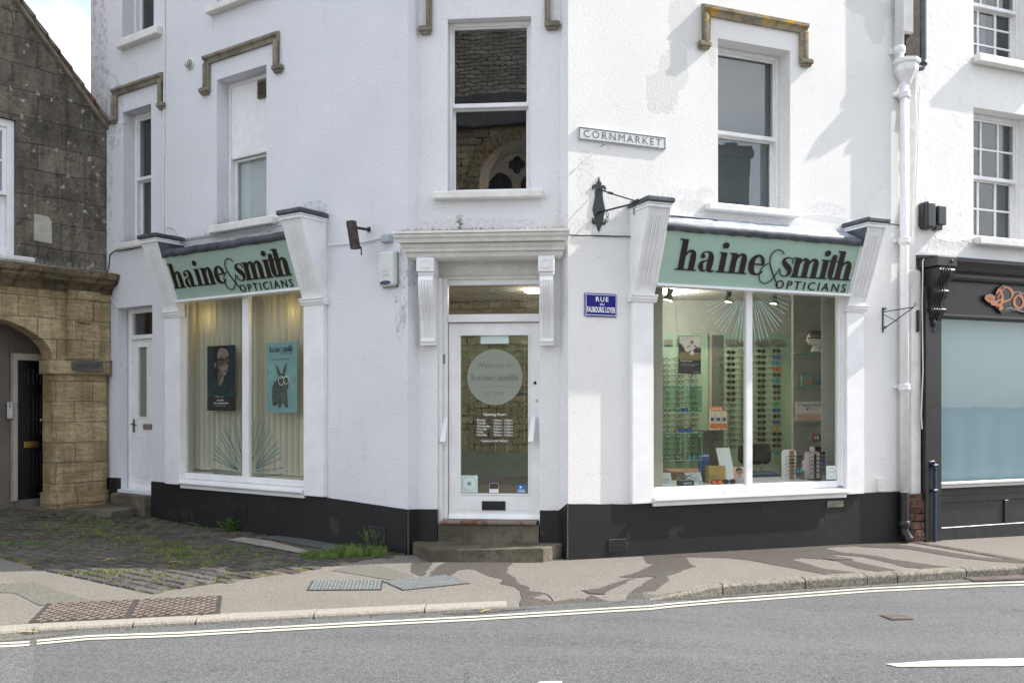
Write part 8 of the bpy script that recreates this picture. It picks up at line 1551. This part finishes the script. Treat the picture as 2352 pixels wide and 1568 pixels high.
PF('face_shadow', 'tinted_lenses', [[(.43, .775), (.43, .73), (.50, .70), (.57, .72), (.59, .77)], [(.66, .77), (.68, .73), (.74, .72), (.79, .75), (.81, .805)]], .0040)
PF('jacket', 'leather_jacket', [[(.01, .2), (.01, .48), (.18, .49), (.30, .52), (.36, .46), (.50, .37), (.52, .40), (.72, .44), (.76, .36), (.99, .30), (.99, .2)]], .0022)
m = MB()
for pts in ([(.30, .50), (.34, .40), (.50, .36)], [(.56, .38), (.74, .26), (.72, .42)], [(.50, .37), (.52, .22)], [(.10, .46), (.16, .34), (.14, .24)]): m.stroke(O, UX, UZ, [(x*W_, y*H_, .012) for x, y in pts], .0003, .003)
m.build('jacket_seams', 'poster_pale' if 'poster_pale' in MATS else 'faded_blue', t, FL) if 0 else m.build('jacket_seams', 'poster_teal', t, FL)
PF('ink', 'lower_band', [[(.01, .005), (.99, .005), (.99, .205), (.60, .24), (.3, .235), (.01, .205)]], .0036)
m = MB(); m.text("AI GLASSES", (O[0]+.36*W_, O[1]-.0045, z0+.150*H_), UX, UZ, .24*W_, .024*H_, .0003, bold=.03); m.text("WITH YOUR PRESCRIPTION", (O[0]+.23*W_, O[1]-.0045, z0+.103*H_), UX, UZ, .54*W_, .024*H_, .0003, bold=.03); m.text("AND VERIFY USING YOUR INSURANCE", (O[0]+.30*W_, O[1]-.0045, z0+.07*H_), UX, UZ, .38*W_, .011*H_, .0003); m.text("Ray-Ban", (O[0]+.31*W_, O[1]-.0045, z0+.205*H_), UX, (.3, 0, .95), .14*W_, .03*H_, .0003); m.text("Meta", (O[0]+.5*W_, O[1]-.0045, z0+.208*H_), UX, UZ, .13*W_, .013*H_, .0003); m.build('poster_words', 'paper_white', t, FL)
t, s0, s1, z0, z1 = card('rabbit_poster', 'pale blue poster of a rabbit wearing white glasses in the left shop window', 'poster', FL, 611, 785, 683, 948, PO_, 'poster_blue' if 0 else 'teal'); W_, H_ = s1-s0, z1-z0; O = (s0, -PO_-.0005, z0)
plain('poster_blue', (.20, .36, .40), .45, var=.03); plain('rabbit_fur', (.035, .06, .06), .6, var=.5, scale=30); plain('rabbit_light', (.07, .11, .105), .6, var=.3, scale=30); plain('ray_pale', (.36, .60, .63), .5); plain('ink_teal', (.01, .06, .075), .5)
PF('poster_blue', 'backdrop', [[(0, 0), (1, 0), (1, 1), (0, 1)]], .0005)
m = MB()
for (cx_, cy_, R0, R1) in ((.15, .58, .05, .22), (.92, .46, .1, .36)):
    for i in range(40):
        a_ = 6.283*i/40+.05; p_ = [((cx_*W_+r_*W_*math.cos(a_)), (cy_*H_+r_*W_*math.sin(a_))) for r_ in (R0, R1*(.85+.15*(i % 2)))]
        if all(.01*W_ < p[0] < .99*W_ for p in p_): m.stroke(O, UX, UZ, [(p[0], p[1], .003) for p in p_], .0002, .001+i*.00003, straight=True)
m.build('printed_rays', 'ray_pale', t, FL)
PF('rabbit_fur', 'rabbit', [[(.40, .53), (.34, .64), (.32, .685), (.35, .68), (.42, .62), (.49, .53)], [(.53, .53), (.58, .63), (.66, .70), (.68, .695), (.65, .60), (.60, .52)], [(.22, .12), (.20, .25), (.21, .36), (.28, .44), (.38, .47), (.42, .54), (.50, .555), (.60, .545), (.68, .50), (.735, .43), (.73, .36), (.68, .32), (.70, .22), (.71, .12), (.73, .085), (.68, .07), (.62, .085), (.58, .14), (.52, .14), (.50, .08), (.44, .07), (.40, .10), (.42, .14), (.34, .10), (.25, .10)]], .0028)
PF('rabbit_light', 'muzzle_and_chest', [[(.50, .375), (.55, .40), (.62, .40), (.67, .37), (.66, .33), (.60, .32), (.53, .33)], [(.46, .28), (.58, .30), (.66, .27), (.64, .18), (.58, .16), (.50, .18)], [(.36, .56), (.35, .64), (.37, .65), (.42, .57)], [(.64, .66), (.60, .57), (.615, .56), (.65, .63)]], .0042)
m = MB()
for c_, rx_ in (((.50, .455), .085), ((.665, .465), .08)): m.ring(O, UX, UZ, (c_[0]*W_, c_[1]*H_), rx_*W_, .007, .0004, .006, rz=rx_*W_*1.15)
m.stroke(O, UX, UZ, [(.42*W_, .49*H_, .008), (.60*W_, .50*H_, .008), (.75*W_, .512*H_, .008)], .0004, .0062); m.build('white_glasses', 'paper_white', t, FL)
m = MB(); m.ball((O[0]+.51*W_, -O[1]+.0065, z0+.455*H_), .008, (1, .1, 1), 8); m.ball((O[0]+.665*W_, -O[1]+.0065, z0+.465*H_), .008, (1, .1, 1), 8); wordmark(m, (O[0]+.11*W_, O[1]-.002, z0+.858*H_), UX, UZ, .75*W_/9.2*1.2, .75*W_/9.2, .0003, 0, True, 3, 1.3); m.text("WILD ABOUT EYECARE", (O[0]+.22*W_, O[1]-.002, z0+.745*H_), UX, UZ, .52*W_, .02*H_, .0003, bold=.03); m.build('poster_words', 'ink_teal', t, FL)
m = MB()
for x in (474, 541.5, 609.5, 685):
    s_ = FL.s_(x, PO_-.01); m.tube([(s_, PO_-.01, zL0), (s_, PO_-.01, zL1)], .0014, 4)
tag(m.build('display_cables', 'steel', None, FL), 'thin vertical cables holding the two posters in the left window', 'cables')
C7 = lambda X, Y: (600*.57422+X*.29297, 1150*.57422+Y*.29297); RL_ = []
for a_, b_ in (((590, 1080), (690, 1375)), ((575, 1105), (700, 1330)), ((645, 1040), (710, 1290)), ((553, 1130), (700, 1390)), ((545, 1163), (690, 1420)), ((510, 1230), (685, 1425)), ((510, 1268), (680, 1425)), ((492, 1303), (686, 1428)), ((495, 1340), (690, 1432)), ((480, 1422), (660, 1440)), ((495, 1452), (690, 1466)), ((670, 1030), (725, 1360)), ((706, 1000), (728, 1250)), ((828, 1008), (800, 1230)), ((857, 1035), (808, 1280)), ((903, 1053), (805, 1365)), ((923, 1095), (805, 1345)), ((945, 1108), (850, 1290)), ((965, 1152), (830, 1400)), ((1002, 1205), (835, 1395)), ((1013, 1255), (835, 1410)), ((1030, 1283), (832, 1415)), ((1035, 1335), (835, 1418)), ((1055, 1410), (830, 1440)), ((1042, 1463), (825, 1480))): RL_.append((*C7(*a_), *C7(*b_)))
starburst(FL, 565, 1090, RL_, -.036, 'decal_teal', 'teal starburst decal at the bottom of the window')
# ---------------------------------------------------------------- the street side behind the camera (seen in the glass)
stone_mat('gable_stone', (.42, .38, .32), (.62, .57, .49), (.26, .23, .20), blocks=(.42, .14, .014, .16, 3), mortar=(.16, .145, .12), bstr=1.2)
Ch = thing('church', 'rubble stone church with a pointed traceried window across the road', 'building', None, (-2.5, 10.5, 0)); CY = -10.5
def wmir(x, y):     # where the centre glass shows the church wall
    f = FC; k, d = f.k(x, -.15); d3 = Vector((d.x, d.y, (HY-y)/FPX)); p = Vector((0, 0, EYE))+d3*k; n3 = Vector((f.n.x, f.n.y, 0)); r = d3-2*d3.dot(n3)*n3; t_ = (CY-p.y)/r.y; q = p+r*t_; return (q.x, q.z)
ap = wmir(1183, 322); qf = wmir(1185, 375); lft = wmir(1110, 407); top = wmir(1124, 284)
print('church', ap, qf, lft, top)
gx = ap[0]; hw = abs(lft[0]-ap[0])+.15; zs_ = lft[1]-.2; za = ap[1]
def arch_pts(cx_, zs, hw, za, n=10):
    P_ = []; h = za-zs; R = (hw*hw+h*h)/(2*hw)
    for i in range(n+1): a = math.asin(h/R)*i/n; P_.append((cx_+hw-R+R*math.cos(a), zs+R*math.sin(a)))
    return P_+[(2*cx_-x, z) for x, z in P_[-2::-1]]
FBk = Frame((0, CY), (-1, 0))      # church face looks towards +Y
X0, X1 = -7.5, 9.0; ZT = top[1]
op_ = [(-x, z) for x, z in arch_pts(gx, zs_, hw, za)]; zb_ = zs_-3.2
m = MB()
arch = sorted(op_)  # ascending s
ss_ = [p[0] for p in arch]
def az(s):
    for p, q in zip(arch, arch[1:]):
        if p[0] <= s <= q[0]: return p[1]+(q[1]-p[1])*(s-p[0])/max(1e-9, q[0]-p[0])
    return zs_
m.quad((-X1, 0, 0), (ss_[0], 0, 0), (ss_[0], 0, ZT), (-X1, 0, ZT)); m.quad((ss_[-1], 0, 0), (-X0, 0, 0), (-X0, 0, ZT), (ss_[-1], 0, ZT)); m.quad((ss_[0], 0, 0), (ss_[-1], 0, 0), (ss_[-1], 0, zb_), (ss_[0], 0, zb_))
for p, q in zip(arch, arch[1:]): m.quad((p[0], 0, p[1]), (q[0], 0, q[1]), (q[0], 0, ZT), (p[0], 0, ZT))
m.build('nave_wall', 'church_rubble', Ch, FBk, keep=True)
m = MB(); ring_o = arch_pts(-gx, zs_, hw+.0, za); ring_i = arch_pts(-gx, zs_, hw-.28, za-.32)
ro = [(ring_o[0][0], zb_)]+ring_o+[(ring_o[-1][0], zb_)]; ri = [(ring_i[0][0], zb_)]+ring_i+[(ring_i[-1][0], zb_)]
for i in range(len(ro)-1): m.add([(ro[i][0], -.03, ro[i][1]), (ro[i+1][0], -.03, ro[i+1][1]), (ri[i+1][0], .12, ri[i+1][1]), (ri[i][0], .12, ri[i][1])], [(0, 1, 2, 3)])
m.build('window_surround', 'church_dressing', Ch, FBk)
m = MB(); c_ = (-qf[0], qf[1]); rq = .20
m.box(-gx-hw+.25, -gx+hw-.25, -.32, -.30, zb_, za-.2)
m.build('window_glass', 'dark_inside', Ch, FBk)
m = MB(); poly = [(ri[i][0], ri[i][1]) for i in range(1, len(ri)-1)]; lobes = [(c_[0]+(rq*.75)*math.cos(math.pi/2*k_+0), c_[1]+(rq*.75)*math.sin(math.pi/2*k_+0)) for k_ in range(4)]
def tracery(m):     # grid of small cells with quatrefoil and two light heads left open
    x0, x1 = -gx-hw+.2, -gx+hw-.2; st_ = .04; nx_ = int((x1-x0)/st_); nz_ = int((za-zb_)/st_)
    for i in range(nx_):
        for j in range(nz_):
            x = x0+st_*(i+.5); z = zb_+st_*(j+.5)
            if z > az(x)-.2 and z > zs_: continue
            if any(math.hypot(x-l[0], z-l[1]) < rq*.72 for l in lobes): continue
            hd = zs_-.1; op2 = False
            for sg_ in (-1, 1):
                cx_ = -gx+sg_*hw*.45; w2 = hw*.33
                if abs(x-cx_) < w2 and z < hd+math.sqrt(max(0, w2*w2-(x-cx_)**2))*1.2: op2 = True
            if op2: continue
            m.box(x-st_/2, x+st_/2, -.26, -.18, z-st_/2, z+st_/2)
tracery(m); m.build('tracery', 'church_dressing', Ch, FBk)
m = MB(); n = 22
for i in range(n):       # voussoirs
    P_ = arch_pts(-gx, zs_, hw+.02, za+.02, n//2); Q_ = arch_pts(-gx, zs_, hw+.42, za+.5, n//2)
    p0, p1, q0, q1 = P_[i], P_[i+1], Q_[i], Q_[i+1]; g_ = .12
    L0 = (p0[0]+(p1[0]-p0[0])*g_, p0[1]+(p1[1]-p0[1])*g_); L1 = (p1[0]-(p1[0]-p0[0])*g_, p1[1]-(p1[1]-p0[1])*g_); M0 = (q0[0]+(q1[0]-q0[0])*g_, q0[1]+(q1[1]-q0[1])*g_); M1 = (q1[0]-(q1[0]-q0[0])*g_, q1[1]-(q1[1]-q0[1])*g_)
    m.prism([L0, L1, M1, M0], 0, .03)
m.build('arch_stones', 'stone_gold', Ch, FBk)
m = MB(); m.add([(-X1, .25, ZT), (-X0, .25, ZT), (-X0, 1.0, ZT+1.35), (-X1, 1.0, ZT+1.35)], [(0, 1, 2, 3)]); m.build('aisle_roof', 'slate', Ch, FBk); m = MB(); m.box(-X1, -X0, .0, .14, ZT-.12, ZT+.0, .03); m.build('gutter', 'dark_plastic', Ch, FBk)
m = MB(); ts = ZT+1.3; m.add([(-X1, 1.0, ts), (-X0, 1.0, ts), (-X0, 1.0, ts+1.5), (-gx, 1.0, ts+9), (-X1, 1.0, ts+4)], [(0, 1, 2, 3, 4)]); m.quad((-X1, .0, 0), (-X1, 6, 0), (-X1, 6, ts), (-X1, 0, ts)); m.quad((-X0, .0, 0), (-X0, 0, ZT), (-X0, 6, ts), (-X0, 6, 0)); m.build('gable_wall', 'gable_stone', Ch, FBk)
# house with chimney further along (mirrored in the right upper window)
def wmirR(x, y, d_):
    f = FR; k, d = f.k(x, -.2); d3 = Vector((d.x, d.y, (HY-y)/FPX)); p = Vector((0, 0, EYE))+d3*k; n3 = Vector((f.n.x, f.n.y, 0)); r = d3-2*d3.dot(n3)*n3; return p+r*d_
c0_ = wmirR(1657, 400, 20); c1_ = wmirR(1728, 400, 20); ct = wmirR(1695, 328, 20); fr_ = Frame((c1_.x, c1_.y), (c0_.x-c1_.x, c0_.y-c1_.y)); wdh = (c0_-c1_).to_2d().length
Hs = thing('opposite_house', 'house with a tall brick chimney further along the street', 'building', fr_, (wdh/2, 0, 0)); zt_ = ct.z; zr = wmirR(1695, 450, 20).z-.6
m = MB(); m.box(0, wdh, -.9, 0, zr-2, zt_-.45, .02); m.box(-.12, wdh+.12, -1.0, .12, zt_-.45, zt_-.2, .02); m.box(-.06, wdh+.06, -.95, .06, zt_-.199, zt_-.05, .02); m.box(wdh*.3, wdh*.7, -.7, -.2, zt_-.05, zt_+.15, .02); m.build('chimney', 'brick_dark', Hs, fr_); m = MB(); m.box(-5, 6, -7, .4, -.3, zr-2.2); m.build('house_walls', 'church_rubble', Hs, fr_); m = MB(); m.add([(-5.3, .6, zr-2.2), (6.3, .6, zr-2.2), (6.3, 7.2, zr-2.2), (-5.3, 7.2, zr-2.2), (-5.3, 3.5, zr+.4), (6.3, 3.5, zr+.4)], [(0, 1, 5, 4), (2, 3, 4, 5), (0, 4, 3), (1, 2, 5)]); m.add([(-5.3, -.6, zr-2.21), (6.3, -.6, zr-2.21), (6.3, .6, zr-2.21), (-5.3, .6, zr-2.21)], [(0, 1, 2, 3)]); m.build('house_roof', 'slate', Hs, fr_)
print('objects', len(sc.objects))
